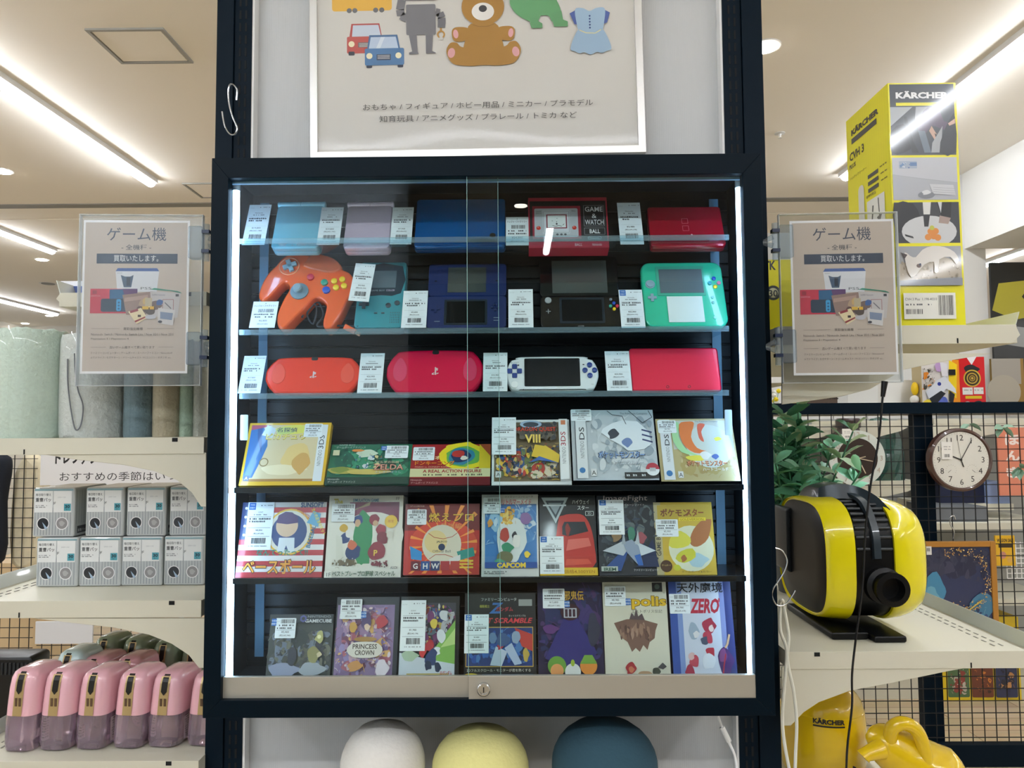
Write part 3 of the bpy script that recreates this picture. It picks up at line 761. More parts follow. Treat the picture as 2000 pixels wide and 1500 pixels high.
for x, y in ((1135, 410), (1222, 390), (1163, 490), (1249, 470)): disc(t, 'yellow_button', x, y, 33, PLY)
disc(t, 'red_button', 867, 358, 38, PLR); disc(t, 'green_button', 1028, 425, 38, PLG); disc(t, 'blue_button', 1058, 518, 42, PLB)
o = disc(t, 'stick_base', 762, 528, 100, mat('stick_grey', '6f8896', .35), hgt=.003)
disc(t, 'thumb_stick', 750, 510, 50, PLGY, hgt=.012, dome=.002)
b = B(); x, z = cx_([(620, 213)])[0]
b.M = Matrix.Translation((x, 0, z)) @ Matrix.Rotation(-.42, 4, 'Y')
for bx in ((-.0125, .0125, -.0043, .0043), (-.0043, .0043, -.0125, .0125)): b.slab(rrect(bx[0], bx[2], bx[1], bx[3], .001, 2), -.009, -.003, PLGY, .001)
b.M = None; b.build('direction_pad', t, smooth=True)
rg = B(); x, z = cx_([(612, 216)])[0]
rg.tube([(x+.0175*math.cos(a*math.pi/14), -.0045, z+.0175*math.sin(a*math.pi/14)) for a in range(29)], .0009, mat('orange_light', 'f7a070', .3), 6); rg.build('pad_ring', t, smooth=True)
mo = B().slab(smoothen(cx_([(865, 52), (1040, 95), (1130, 145), (1188, 210), (1195, 255), (1100, 300), (930, 270), (770, 215), (800, 140), (830, 80)]), 3), -.0062, .0, mat('clear_orange_deep', 'd9653a', .2, coat=.7), .0025, 0).build('centre_cover', t, smooth=True, angle=60)
# coiled cable behind
p0 = at(593, 643, YA)
cb = arc3([at(590, 620, .10), at(600, 585, .115), at(618, 600, .11), at(612, 632, .10), at(600, 612, .105), at(620, 590, .115), at(632, 615, .105), at(620, 637, .1), at(660, 636, .095), at(700, 638, .085)])
o = B().tube(cb, .0018, mat('cable_dark', '26323a', .4), 6).build('controller_cable', smooth=True); tag(o, 'thin dark cable coiled behind the orange controller', 'cable')
a = at(683, 640, .07)
t = thing('cable_plug', 'small clear orange cable plug lying at the foot of the teal handheld', 'plug', (a.x, .07, SH[2]+.006), (0, .5, 0))
B().slab(rrect(-.010, -.005, .012, .005, .002), -.005, .005, ORG, .0015).build('plug_shell', t, smooth=True)
B().box(.012, .020, -.0035, .0035, -.003, .003, mat('plug_pale', 'd8a890', .3)).build('plug_end', t)
# tag taped to the teal handheld
price_tag(680, 720, 588, 515, .070, 'tilted price tag on a string between the orange controller and the teal handheld', '¥4,900', '(税込¥5,390)', 'plain', seed=4, roll=.08)
# ---- teal handheld
t, w, h = gadget('handheld_console', 'teal upright handheld console with a square screen beside the orange controller', 'game console', 690, 785, 642, 512)
TEAL = mat('teal_plastic', '2d8f9b', .35, coat=.3)
o_ = rrect(-w/2, .003, w/2, h, .006); o_ = [(x, z-(.003*(1-(2*x/w)**2) if z < .004 else 0)) for x, z in o_]
B().slab(o_, 0, .026, TEAL, .002, .003).build('shell', t, smooth=True)
LENS = mat('screen_lens', '1f3440', .1, coat=1.0)
B().slab(smoothen([(-w*.42, h*.52), (-w*.42, h*.93), (w*.42, h*.93), (w*.42, h*.52), (0, h*.49)], 2), -.0006, .001, LENS, .0003, 0).build('screen_lens', t)
B().box(-w*.24, w*.30, -.0009, .0, h*.60, h*.86, mat('screen_grey', '5c6f78', .15, coat=.6)).build('screen', t)
A = Art(); A.face((-w/2, -.0011, 0), (1, 0, 0), (0, 0, 1), w, h, ARTG); A.text('GAME BOY', .43, .545, .025, '9fb4bc', w=.30); A.text('COLOR', .70, .545, .027, 'd8c8e0', w=.18); A.build('screen_lettering', t)
DKG = mat('button_dark', '3b4a52', .3)
for u, v in ((.68, .335), (.86, .37)): B().lathe([(.0048, .001), (.0048, -.002), (.003, -.003)], DKG, ((u-.5)*w, 0, v*h), axis='y', n=16).build('round_button', t, smooth=True)
b = B(); b.box(-w*.33-.009, -w*.33+.009, -.002, .001, h*.355-.003, h*.355+.003, DKG); b.box(-w*.33-.003, -w*.33+.003, -.0021, .001, h*.355-.009, h*.355+.009, DKG); b.build('direction_pad', t)
for u in (-.07, .08): B().slab(rrect(u*w-.003, h*.225-.0012, u*w+.003, h*.225+.0012, .001, 3), -.0015, .001, DKG, .0004).build('small_button', t)
g = B()
for i in range(6):
    for k in range(5): g.box(w*(.24+.035*i)-.0004, w*(.24+.035*i)+.0004, -.0004, .001, h*(.08+.035*k), h*(.10+.035*k), DKG)
g.build('speaker_grille', t)

# ---- open clamshells
def clamshell(name, label, q_top, q_bot, m, mdark, scr, lean=.38):
    """two halves, upper leaning, lower flat forward leaning"""
    pass
# navy open console
def open_console(label, pl, pr, pm, pb, pt, m, up_scr, lo_scr, r=.006, extra=None, cat='game console'):
    t, w, h = gadget('open_handheld', label, cat, pl, pr, pb, pt, lean=.36)
    hm = h*(pb-pm)/(pb-pt)
    B().slab(rrect(-w/2, hm+.001, w/2, h, r), .002, .010, m, .0015, .001).build('upper_half', t, smooth=True)
    B().slab(rrect(-w/2, 0, w/2, hm-.001, r), -.002, .010, m, .0015, .001).build('lower_half', t, smooth=True)
    B().lathe([(.004, -w*.42), (.0045, -w*.40), (.0045, w*.40), (.004, w*.42)], m, (0, .006, hm), axis='x', n=12).build('hinge', t, smooth=True)
    SG = mat('screen_dim', '484c4a', .12, coat=.8); SD = mat('screen_black', '080c10', .2, spec=.3)
    u0, v0, u1, v1 = up_scr; B().box((u0-.5)*w, (u1-.5)*w, .0016, .003, v0*h, v1*h, SG).build('upper_screen', t)
    u0, v0, u1, v1 = lo_scr; B().slab(rrect((u0-.5)*w, v0*h, (u1-.5)*w, v1*h, .002), -.0026, 0, mat('screen_rim', '14202c', .3), .0004).build('touch_screen_rim', t)
    B().box((u0+.03-.5)*w, (u1-.03-.5)*w, -.0030, -.002, (v0+.03)*h, (v1-.03)*h, SD).build('touch_screen', t)
    return t, w, h
NAVY = mat('navy_matte', '0c2258', .4)
t, w, h = open_console('open navy blue folding console on the second shelf', 832, 989, 579, 641, 514, NAVY, (.25, .55, .74, .94), (.22, .04, .76, .42))
MINI = mat('mini_grey', '7c8794', .3)
b = B()
for u, v in ((.86, .345), (.86, .26), (.82, .30), (.90, .30)): b.lathe([(.0026, .0), (.0026, -.0028), (.0015, -.0032)], NAVY, ((u-.5)*w, -.002, v*h), axis='y', n=12)
b.build('round_buttons', t, smooth=True)
b = B(); X = (.11-.5)*w; b.box(X-.0075, X+.0075, -.0036, -.001, h*.28-.0022, h*.28+.0022, NAVY); b.box(X-.0022, X+.0022, -.0037, -.001, h*.28-.0075, h*.28+.0075, NAVY); b.build('direction_pad', t)
b = B(); b.box(-w*.4, -w*.33, -.0024, -.001, h*.09, h*.10, MINI); b.box(w*.34, w*.41, -.0024, -.001, h*.14, h*.15, MINI); b.box(w*.34, w*.41, -.0024, -.001, h*.10, h*.11, MINI)
b.box(-w*.42, -w*.39, .0012, .0025, h*.72, h*.735, SLOT); b.box(w*.36, w*.39, .0012, .0025, h*.72, h*.735, SLOT); b.build('small_marks', t)
# black open console
BLKG = mat('black_gloss', '06080b', .2, coat=.3)
t, w, h = open_console('open glossy black folding console with coloured buttons on the second shelf', 1056, 1214, 580, 640, 500, BLKG, (.16, .48, .86, .94), (.24, .05, .80, .40), r=.008)
B().lathe([(.0058, 0), (.0058, -.0025), (.004, -.003), (.0005, -.0024)], mat('slide_pad', '9aa0a2', .4), (-w*.40, -.002, h*.36), axis='y', n=20).build('slide_pad', t, smooth=True)
for u, v, m in ((.885, .275, PLG), (.93, .315, PLB), (.97, .275, PLR), (.93, .235, PLY)):
    B().lathe([(.0028, .0), (.0028, -.0026), (.0016, -.003)], m, ((u-.5)*w*.98, -.002, v*h), axis='y', n=14).build('coloured_button', t, smooth=True)
B().lathe([(.0024, .0), (.0024, -.0026), (.0016, -.003)], MINI, ((.885-.5)*w, -.002, .365*h), axis='y', n=12).build('grey_stick', t, smooth=True)
A = Art(); A.face((-w/2, -.0023, 0), (1, 0, 0), (0, 0, 1), w, h, ARTG); A.line([(.07, .215), (.13, .215)], .012, '7d8288'); A.line([(.10, .185), (.10, .245)], .012, '7d8288'); A.text('HOME', .5, .005, .018, '7d8288'); A.build('pad_marks', t)
# clear green flat console
t, w, h = gadget('handheld_console', 'clear green wedge handheld console with two screens at the right end of the second shelf', 'game console', 1261, 1425, 638, 512, lean=.36)
GRN = mat('clear_green', '2fbf98', .2, coat=.8, sss=.2)
B().slab(rrect(-w/2, 0, w/2, h, .017, 7), 0, .015, GRN, .003, .003).build('shell', t, smooth=True)
B().slab(rrect(-w*.32, h*.47, w*.27, h*.93, .002), -.0008, .001, mat('clear_green_rim', '46a88e', .25, coat=.5), .0003, 0).build('upper_bezel', t)
B().box(-w*.285, w*.245, -.0013, 0, h*.51, h*.88, mat('green_upper_screen', '5f6b70', .12, coat=.8)).build('upper_screen', t)
B().box(-w*.215, w*.215, -.0013, .001, h*.065, h*.455, mat('green_lower_screen', 'dfe6e0', .15, coat=.8)).build('lower_screen', t)
B().lathe([(.0085, .001), (.0085, -.001), (.0066, -.0014), (.0066, -.003), (.001, -.0028)], PLGY, (-w*.40, 0, h*.65), axis='y', n=22).build('slide_pad', t, smooth=True)
b = B(); X, Z = -w*.39, h*.44; b.box(X-.0075, X+.0075, -.002, .001, Z-.0025, Z+.0025, PLGY); b.box(X-.0025, X+.0025, -.0021, .001, Z-.0075, Z+.0075, PLGY); b.build('direction_pad', t)
for u, v, m in ((.385, .73, PLB), (.33, .66, mat('btn_teal', '3aa8b8', .3)), (.44, .66, mat('btn_pink', 'd67aa0', .3)), (.39, .60, PLY)):
    B().lathe([(.0036, .001), (.0036, -.002), (.002, -.0026)], m, (u*w, 0, v*h), axis='y', n=16).build('coloured_button', t, smooth=True)
for v in (.44, .36, .13): B().lathe([(.0027, .001), (.0027, -.0012), (.0015, -.0016)], mat('btn_mint', '8fd8d0', .3), (w*.34, 0, v*h), axis='y', n=14).build('small_button', t, smooth=True)

# ---- third shelf
def wide(label, pl, pr, pb, pt, m, mpad, logo=True):
    t, w, h = gadget('handheld_console', label, 'game console', pl, pr, pb, pt, lean=.34)
    out = smoothen([(-w*.30, 0), (w*.30, 0), (w*.42, h*.10), (w*.49, h*.34), (w*.5, h*.5), (w*.49, h*.66), (w*.42, h*.90), (w*.30, h), (-w*.30, h), (-w*.42, h*.90), (-w*.49, h*.66), (-w*.5, h*.5), (-w*.49, h*.34), (-w*.42, h*.10)], 4)
    B().slab(out, 0, .015, m, .004, .002).build('shell', t, smooth=True, angle=60)
    for s in (-1, 1):
        B().slab(smoothen([(s*w*.36-w*.065, h*.62), (s*w*.36-w*.06, h*.36), (s*w*.36, h*.26), (s*w*.36+w*.06, h*.36), (s*w*.36+w*.065, h*.62), (s*w*.36, h*.82)], 3), -.0008, .002, mpad, .0004, 0).build('finger_pad', t, smooth=True)
    B().slab(rrect(-w*.035, h*.90, w*.035, h*1.0-.0005, .003), -.0005, .004, BLACK, .0004).build('camera_lens', t, smooth=True)
    A = Art(); A.face((-w/2, -.0003, 0), (1, 0, 0), (0, 0, 1), w, h, ARTG)
    A.poly([(.497, .42), (.512, .41), (.512, .58), (.530, .565), (.528, .52), (.520, .50), (.516, .52), (.516, .55), (.505, .60), (.497, .59)], 'e9c8c8')
    A.poly([(.470, .45), (.492, .47), (.492, .455), (.478, .435), (.492, .43), (.492, .415), (.468, .42)], 'e9c8c8'); A.poly([(.516, .455), (.535, .465), (.538, .445), (.516, .425)], 'e9c8c8')
    A.build('emblem', t)
    b = B()
    for u, v in ((.42, .80), (.435, .25)): b.lathe([(.0015, .001), (.0015, -.0006)], BLACK, (u*w, .0035, v*h), axis='y', n=10)
    b.build('screws', t)
    return t
wide('orange-red flat console showing its back on the third shelf', 513, 702, 768, 697, mat('gloss_orange_red', 'ee3a22', .25, coat=.3), mat('pad_orange', 'ea4a30', .45))
wide('magenta flat console showing its back, right of the orange-red one', 752, 944, 767, 684, mat('gloss_magenta', 'd8063f', .25, coat=.25, spec=.3), mat('pad_magenta', 'd82a58', .45))
t, w, h = gadget('handheld_console', 'white wide handheld console with dark blue buttons on the third shelf', 'game console', 988, 1171, 765, 696, lean=.3)
WG = mat('white_gloss', 'dfe3e4', .25, coat=.5)
out = smoothen([(-w*.34, .002), (w*.34, .002), (w*.36, h*.05), (w*.44, h*.08), (w*.49, h*.34), (w*.5, h*.5), (w*.49, h*.66), (w*.44, h*.90), (w*.37, h*.93), (w*.34, h), (-w*.34, h), (-w*.37, h*.93), (-w*.44, h*.90), (-w*.49, h*.66), (-w*.5, h*.5), (-w*.49, h*.34), (-w*.44, h*.08), (-w*.36, h*.05)], 2)
B().slab(out, 0, .016, WG, .003, .002).build('shell', t, smooth=True, angle=50)
B().slab(rrect(-w*.30, h*.15, w*.30, h*.94, .002), -.0008, .001, mat('screen_glass_black', '05080c', .25, spec=.25), .0003, 0).build('screen', t)
DB = mat('button_navy', '173a86', .25, coat=.5)
for dx, dz_ in ((0, .19), (0, -.11), (-.052, .04), (.052, .04)):
    B().lathe([(.0047, .001), (.0047, -.0022), (.003, -.003)], DB, (w*.405+dx*w, 0, h*(.55+dz_)), axis='y', n=18).build('round_button', t, smooth=True)
    X, Z = -w*.405+dx*w, h*(.55+dz_*.85)
    B().slab(rrect(X-.0045, Z-.0045, X+.0045, Z+.0045, .0018, 3), -.002, .001, DB, .0006).build('direction_key', t, smooth=True)
B().lathe([(.0062, .001), (.0062, -.0015), (.004, -.0024)], WHITE, (-w*.405, 0, h*.20), axis='y', n=20).build('analog_nub', t, smooth=True)
A = Art(); A.face((-w/2, -.0003, 0), (1, 0, 0), (0, 0, 1), w, h, ARTG); A.text('SONY', .10, .80, .05, '8a9096', w=.09)
for u in (.25, .33, .41, .55, .63, .71): A.rect(u, .05, u+.03, .065, '8a9096')
A.poly([(.18, .045), (.195, .045), (.1875, .09)], '20242a'); A.rect(.125, .73, .145, .77, '30343a'); A.rect(.83, .74, .85, .77, '30343a'); A.text('PSP', .93, .18, .03, '8a9096'); A.build('shell_marks', t)
t, w, h = gadget('handheld_console', 'closed crimson handheld console at the right end of the third shelf', 'game console', 1234, 1411, 764, 679, lean=.3)
CR = mat('crimson_metal', 'd40f38', .35, metal=.3, coat=.2)
B().slab(rrect(-w/2, 0, w/2, h, .006), 0, .010, CR, .003, .001).build('lid', t, smooth=True)
B().slab(rrect(-w/2+.001, .001, w/2-.001, h+.004, .006), .0105, .022, BLACK, .001, .003).build('body', t, smooth=True)
for u in (-.10, .14): B().lathe([(.0026, .001), (.0026, -.0004), (.0018, -.0004), (.0018, .0005)], BLACK, (u*w, 0, h*.10), axis='y', n=14).build('camera_lens', t, smooth=True)
# ================================================================ boxed games on the lower shelves
def cover(name, label, cat, pl, pr, pb, pt, row, Y, lean, dep, side, draw, sticker=None, gm=None, tagcard=None, group=None):
    c, w, h = fit(pl, pr, pb, pt, Y, lean)
    gm = gm or ARTW
    A = Art(); A.slab([(-w/2, 0), (w/2, 0), (w/2, h), (-w/2, h)], 0, dep, mat('side_'+side, side, .35, coat=.4), .0006)
    A.face((-w/2, -.0001, 0), (1, 0, 0), (0, 0, 1), w, h, gm); draw(A)
    A.M = None
    o = A.build(name, loc=c, rot=(-lean, 0, 0)); tag(o, label, cat, group)
    if sticker:
        u0, v0, u1, v1, price, sub, style = sticker
        S = Art(); S.face((-w/2, -.0001-.00003*(A.layer+4), 0), (1, 0, 0), (0, 0, 1), w, h, ART); S.eps = .00003
        a, b_, c_, d_ = u0, v0, u1, v1
        S.rr(a, b_, c_, d_, .015, 'e8ecee'); dv = d_-b_; du = c_-a
        if style == 'card':
            tag_face(S, 'web', price, sub, int(pl), a, b_, c_, d_)
        elif style == 'cardp':
            tag_face(S, 'plain', price, sub, int(pl), a, b_, c_, d_)
        else:
            S.text('トレファク', a+du*.12, b_+dv*.80, dv*.07, '33363a', w=du*.14); S.bars(a+du*.25, b_+dv*.74, a+du*.93, b_+dv*.94, seed=int(pl))
            S.dashes(a+du*.08, b_+dv*.60, a+du*.9, dv*.08, '3c4045', int(pl)); S.dashes(a+du*.08, b_+dv*.46, a+du*.8, dv*.08, '3c4045', int(pl)+1)
            S.line([(a+du*.05, b_+dv*.40), (c_-du*.05, b_+dv*.40)], .005, '8b9096')
            S.text(price, a+du*.5, b_+dv*.24, dv*.12, '26282c'); S.text(sub, a+du*.5, b_+dv*.07, dv*.12, '26282c')
            if style == 'web':
                S.rect(c_-du*.02, b_+dv*.05, c_+du*.22, b_+dv*.38, '2f6ab8'); S.text('WEB', c_+du*.10, b_+dv*.24, dv*.09, 'e8eef6'); S.text('掲載中', c_+du*.10, b_+dv*.09, dv*.09, 'e8eef6')
            if style == 'webl':
                S.rect(a-du*.2, b_+dv*.62, a+du*.04, b_+dv*.97, '2f6ab8'); S.text('WEB', a-du*.08, b_+dv*.82, dv*.09, 'e8eef6'); S.text('掲載中', a-du*.08, b_+dv*.67, dv*.09, 'e8eef6')
        S.build('price_sticker', o)
    return o
G = 'game_case'
def c1(A):   # yellow case
    A.rect(0, 0, 1, 1, 'e0b010'); A.rect(.03, .06, .86, .965, 'd8c49a'); A.rect(.03, .06, .86, .10, 'a8783a')
    A.poly([(.03, .965), (.03, .10), (.14, .12), (.20, .35), (.26, .62), (.24, .80), (.16, .965)], '2e6ba8'); A.poly([(.10, .965), (.13, .72), (.2, .5), (.16, .965)], '1f4f8a')
    A.poly([(.03, .88), (.20, .93), (.28, .965), (.03, .965)], 'b04a60'); A.poly([(.22, .965), (.34, .90), (.30, .75), (.17, .80)], 'cfd6d8')
    A.blob(.55, .88, .28, .10, 'e3dc62', 3); A.blob(.45, .86, .15, .07, 'c9d67c', 5); A.blob(.62, .45, .22, .25, 'e2c27c', 9); A.blob(.50, .24, .30, .10, 'ead9b2', 4)
    A.blob(.70, .35, .12, .2, 'cf9f55', 8); A.ring(.25, .36, .055, .012, '8c7440')
    A.text('名探偵', .47, .845, .075, '2c3660', w=.25, bold=.015); A.text('ピカチュウ', .47, .715, .11, '9a8424', w=.50, bold=.05); A.text('ピカチュウ', .47, .725, .10, 'f2e070', w=.48, bold=.02)
    A.rect(.86, .06, .965, .965, 'dfe2e4'); A.text('NINTENDO', .93, .30, .055, '6c7076', al='l', w=.25, rot=90); A.text('3DS', .94, .57, .075, '4a4e54', al='l', w=.22, rot=90, bold=.01)
    A.rect(.045, .07, .105, .15, '22406a'); A.text('A', .075, .085, .05, 'e8ecf0')
cover(G, 'yellow plastic game case with a beige cover at the left end of the fourth shelf', 'video game', 466, 632, 948, 826, 4, .052, .45, .014, 'e2b41a', c1, (.68, .76, .90, .98, '¥7,980', '(税込¥8,778)', 's'))
def boxed_bottom(A, h0, col, t, tcol='c8ccc8'):
    A.rect(0, 0, 1, h0, col); A.text('Nintendo', .10, h0*.60, h0*.22, tcol, w=.14); A.text(t, .20, h0*.18, h0*.30, tcol, w=.33)
def c2(A):
    A.rect(0, 0, 1, 1, '1c6a4e'); A.scatter(0, .2, 1, 1, ['2b8a66', '1d5c48', '3c9670', '15503e'], 26, .12, 4); A.blob(.45, .75, .16, .12, 'c9d8c0', 3); A.blob(.34, .83, .10, .04, 'd8843c', 6)
    A.blob(.2, .34, .22, .10, 'a8a04a', 4); A.blob(.16, .36, .12, .09, '7d8c3c', 8); A.blob(.5, .3, .35, .07, 'c8b460', 5)
    A.scatter(.3, .35, .66, .75, ['58a078', 'd8c890', '8a6a3c', 'c8d0d0', '4c7a9c'], 14, .04, 8)
    A.text('ゲームボーイアドバンス', .25, .87, .055, 'b8ccc0', w=.36); A.text('GAME BOY', .2, .94, .035, 'b8ccc0', w=.2)
    A.rect(.04, .70, .12, .83, 'c9c6a0')
    A.text('ゼルダの伝説', .72, .50, .055, 'e3c9a8', w=.28); A.text('ZELDA', .74, .335, .14, '8a3b34', w=.37, bold=.04); A.text('ZELDA', .74, .345, .125, 'e0a890', w=.35); A.text('ふしぎのぼうし', .74, .265, .05, 'b0b8d0', w=.32)
    boxed_bottom(A, .17, '0f3b30', 'ゲームボーイ アドバンス')
cover('game_box', 'small green game box lying back beside the yellow case', 'video game', 634, 798, 948, 868, 4, .05, .62, .02, '12402f', c2, (.68, .62, .96, .93, '¥7,900', '(税込¥8,690)', 'webl'))
def c3(A):
    A.rect(0, 0, 1, 1, 'a01c24'); A.blob(.66, .72, .34, .36, 'e8d224', 4, n=12, jag=.15); A.blob(.65, .70, .25, .28, '66a84a', 6, n=12, jag=.2); A.blob(.64, .70, .19, .23, '2a7f9a', 7, n=12, jag=.2); A.blob(.63, .70, .14, .18, '16305c', 3, jag=.2)
    A.blob(.60, .76, .09, .09, 'b92e2a', 2, jag=.15); A.blob(.67, .66, .06, .06, 'd9d2c4', 7)
    A.rect(.86, .3, 1, 1, 'd8bc2a'); A.poly([(.86, 1), (1, .7), (1, 1)], 'a85030')
    A.text('マリオ', .27, .62, .09, 'f0d8a0', w=.2, bold=.04); A.text('ドンキーコング', .31, .47, .12, '3a1010', w=.50, bold=.07); A.text('ドンキーコング', .31, .48, .11, 'f08a28', w=.49, bold=.03); A.text('MARIO vs. DONKEY KONG', .28, .425, .03, 'e8b8a0', w=.42)
    A.rect(0, .2, 1, .40, 'd6cfa0'); A.text('A REAL ACTION FIGURE', .53, .30, .075, 'a01c24', w=.72, bold=.03); A.dashes(.18, .23, .9, .04, '5a5240', 3)
    boxed_bottom(A, .18, '6f1220', 'ゲームボーイ アドバンス', 'd8a8a8')
cover('game_box', 'small red game box with yellow and green rings, right of the green game box', 'video game', 796, 957, 948, 868, 4, .05, .62, .02, '6a1018', c3, (.03, .60, .30, .93, '¥6,980', '(税込¥7,678)', 's'))
def ds_strip(A, u0, u1, t2):
    A.rect(u0, .02, u1, .98, 'd9dcde'); u = (u0+u1)/2+.03
    A.text('NINTENDO', u, .30, .05, '7a7e84', al='l', w=.24, rot=90); A.text(t2, u+.01, .56, .07, '44484e', al='l', w=.18, rot=90, bold=.01)
def c4(A):
    A.rect(0, 0, 1, 1, 'e6e7e6'); A.rect(.03, .05, .86, .96, '7a6a50')
    A.scatter(.03, .05, .86, .60, ['8a5a3a', 'c8a860', '3a5a90', 'b83a34', '4a4238', 'd8ccb0', '6a7a4c', '2c3a50', 'e0b840'], 90, .09, 11); A.poly([(.50, .40), (.84, .30), (.86, .42), (.70, .55), (.55, .58)], 'd9b83a'); A.poly([(.46, .30), (.6, .34), (.84, .30), (.6, .40)], '3a62a8')
    A.scatter(.30, .60, .86, .96, ['3c3e44', '55504a', '6a6258', '2c2e34'], 20, .1, 5)
    A.ell(.50, .89, .14, .06, '9fb4cc'); A.ell(.50, .885, .10, .04, '3c4450')
    A.text('DRAGON QUEST', .55, .765, .085, '3a0c0c', w=.56, bold=.04); A.text('DRAGON QUEST', .55, .77, .075, 'd84a34', w=.54, bold=.015); A.text('VIII', .52, .60, .13, 'e8c860', w=.2, bold=.03); A.text('SQUARE ENIX', .73, .07, .03, 'd8d8d0', w=.2)
    A.rect(.05, .08, .12, .17, 'd8d8d8'); A.text('A', .085, .095, .055, '202020')
    A.rect(.86, .05, .97, .97, 'e6e7e6'); A.text('NINTENDO', .935, .28, .05, '7a7e84', al='l', w=.25, rot=90); A.text('3DS', .94, .55, .07, 'a83a44', al='l', w=.22, rot=90, bold=.01); A.rect(.885, .88, .945, .95, 'd8845a')
cover(G, 'white game case with a crowded battle cover and a price card over it', 'video game', 960, 1117, 947, 820, 4, .052, .45, .014, 'e4e5e4', c4, (.0, .42, .31, 1.0, '¥4,980', '(税込¥5,478)', 'cardp'))
def c5(A):
    A.rect(0, 0, 1, 1, 'bcc3c8'); A.scatter(.2, .05, 1, .95, ['aab4bb', 'c6ccd0', '98a3ac', 'd2d6d8'], 30, .14, 3)
    A.poly([(.30, .55), (.38, .72), (.5, .80), (.62, .84), (.80, .82), (.92, .68), (.95, .5), (.85, .42), (.66, .40), (.58, .48), (.46, .56), (.36, .66)], 'dfe4e8'); A.blob(.50, .64, .08, .09, '3a3f4c', 3); A.blob(.66, .52, .07, .08, '6a7fae', 8)
    for k in range(3): A.line([(.84, .70-.07*k), (.96, .66-.07*k)], .02, '3a4470')
    A.line([(.44, .98), (.50, .92), (.62, .90), (.66, .78)], .008, '30343c'); A.line([(.70, .98), (.86, .80), (.98, .88), (.94, .98)], .008, '30343c')
    A.text('ポケットモンスター', .58, .285, .115, '202c50', w=.56, bold=.09); A.text('ポケットモンスター', .58, .295, .10, '8fb0e0', w=.54, bold=.02); A.text('ソウルシルバー', .66, .20, .07, '8a9098', w=.34, bold=.06); A.text('ソウルシルバー', .66, .205, .065, 'dfe4e8', w=.33)
    A.text('The Pokémon Company', .76, .915, .035, '50565e', w=.33)
    A.rect(.60, .02, 1, .10, '16181c'); A.dashes(.62, .045, .84, .03, 'c8ccd0', 4); A.ell(.93, .14, .08, None, 'b03040'); A.ell(.93, .14, .08, None, 'e0e2e4', a0=180, a1=360); A.rect(.895, .11, .965, .16, 'b8bcc0')
    A.rect(.21, .05, .275, .15, 'd8d8d8'); A.text('A', .2425, .065, .06, '202020'); ds_strip(A, .05, .175, 'DS'); A.line([(.045, .02), (.045, .98)], .01, '50565e'); A.ell(.11, .13, .035, None, '2f74b0')
cover(G, 'silver game case in a plastic wrapper, the tallest on the fourth shelf', 'video game', 1120, 1288, 938, 801, 4, .048, .42, .016, '1b1d20', c5, (.0, .83, .25, 1.0, '¥10,980', '(税込¥12,078)', 's'))
def c6(A):
    A.rect(0, 0, 1, 1, 'b8a878'); A.poly([(.2, .97), (.98, .97), (.98, .3), (.6, .55), (.2, .5)], 'c6c6bc'); A.scatter(.2, .05, 1, .5, ['b09c60', 'c8b888', 'a89058'], 14, .12, 6); A.ell(.66, .55, .30, None, 'cdd4cc')
    A.poly(smoothen([(.22, .90), (.30, .93), (.28, .70), (.36, .50), (.50, .40), (.30, .45), (.20, .65)], 3), 'a8d8a0'); A.poly(smoothen([(.30, .90), (.42, .95), (.50, .92), (.44, .70), (.50, .52), (.62, .46), (.46, .44), (.32, .60)], 3), 'e27a3c')
    A.poly(smoothen([(.54, .90), (.64, .90), (.58, .78), (.60, .62), (.54, .68)], 3), 'd8644a'); A.poly(smoothen([(.34, .38), (.52, .40), (.56, .32), (.40, .32)], 3), 'e8dc4c'); A.blob(.60, .40, .08, .08, 'e8e8e4', 4); A.blob(.72, .38, .05, .05, '4a6ab0', 8); A.blob(.78, .66, .06, .04, 'e8d848', 3)
    A.text('ポケットモンスター', .60, .225, .10, '6a2c18', w=.52, bold=.08); A.text('ポケットモンスター', .60, .235, .09, 'f0a070', w=.50, bold=.02); A.text('ハートゴールド', .70, .15, .06, 'a89c80', w=.33, bold=.05); A.text('ハートゴールド', .70, .155, .055, 'f2efe0', w=.32)
    A.text('The Pokémon Company', .66, .93, .03, '50565e', w=.30)
    A.rect(.22, .05, .285, .15, 'd8d8d8'); A.text('A', .2525, .065, .06, '202020'); ds_strip(A, .04, .18, 'DS'); A.ell(.11, .12, .04, None, '2f74b0')
cover(G, 'gold game case with orange and green feathers, rightmost on the fourth shelf', 'video game', 1292, 1447, 940, 818, 4, .048, .42, .016, '1c1e20', c6, (.02, .76, .26, .97, '¥8,980', '(税込¥9,878)', 's'))

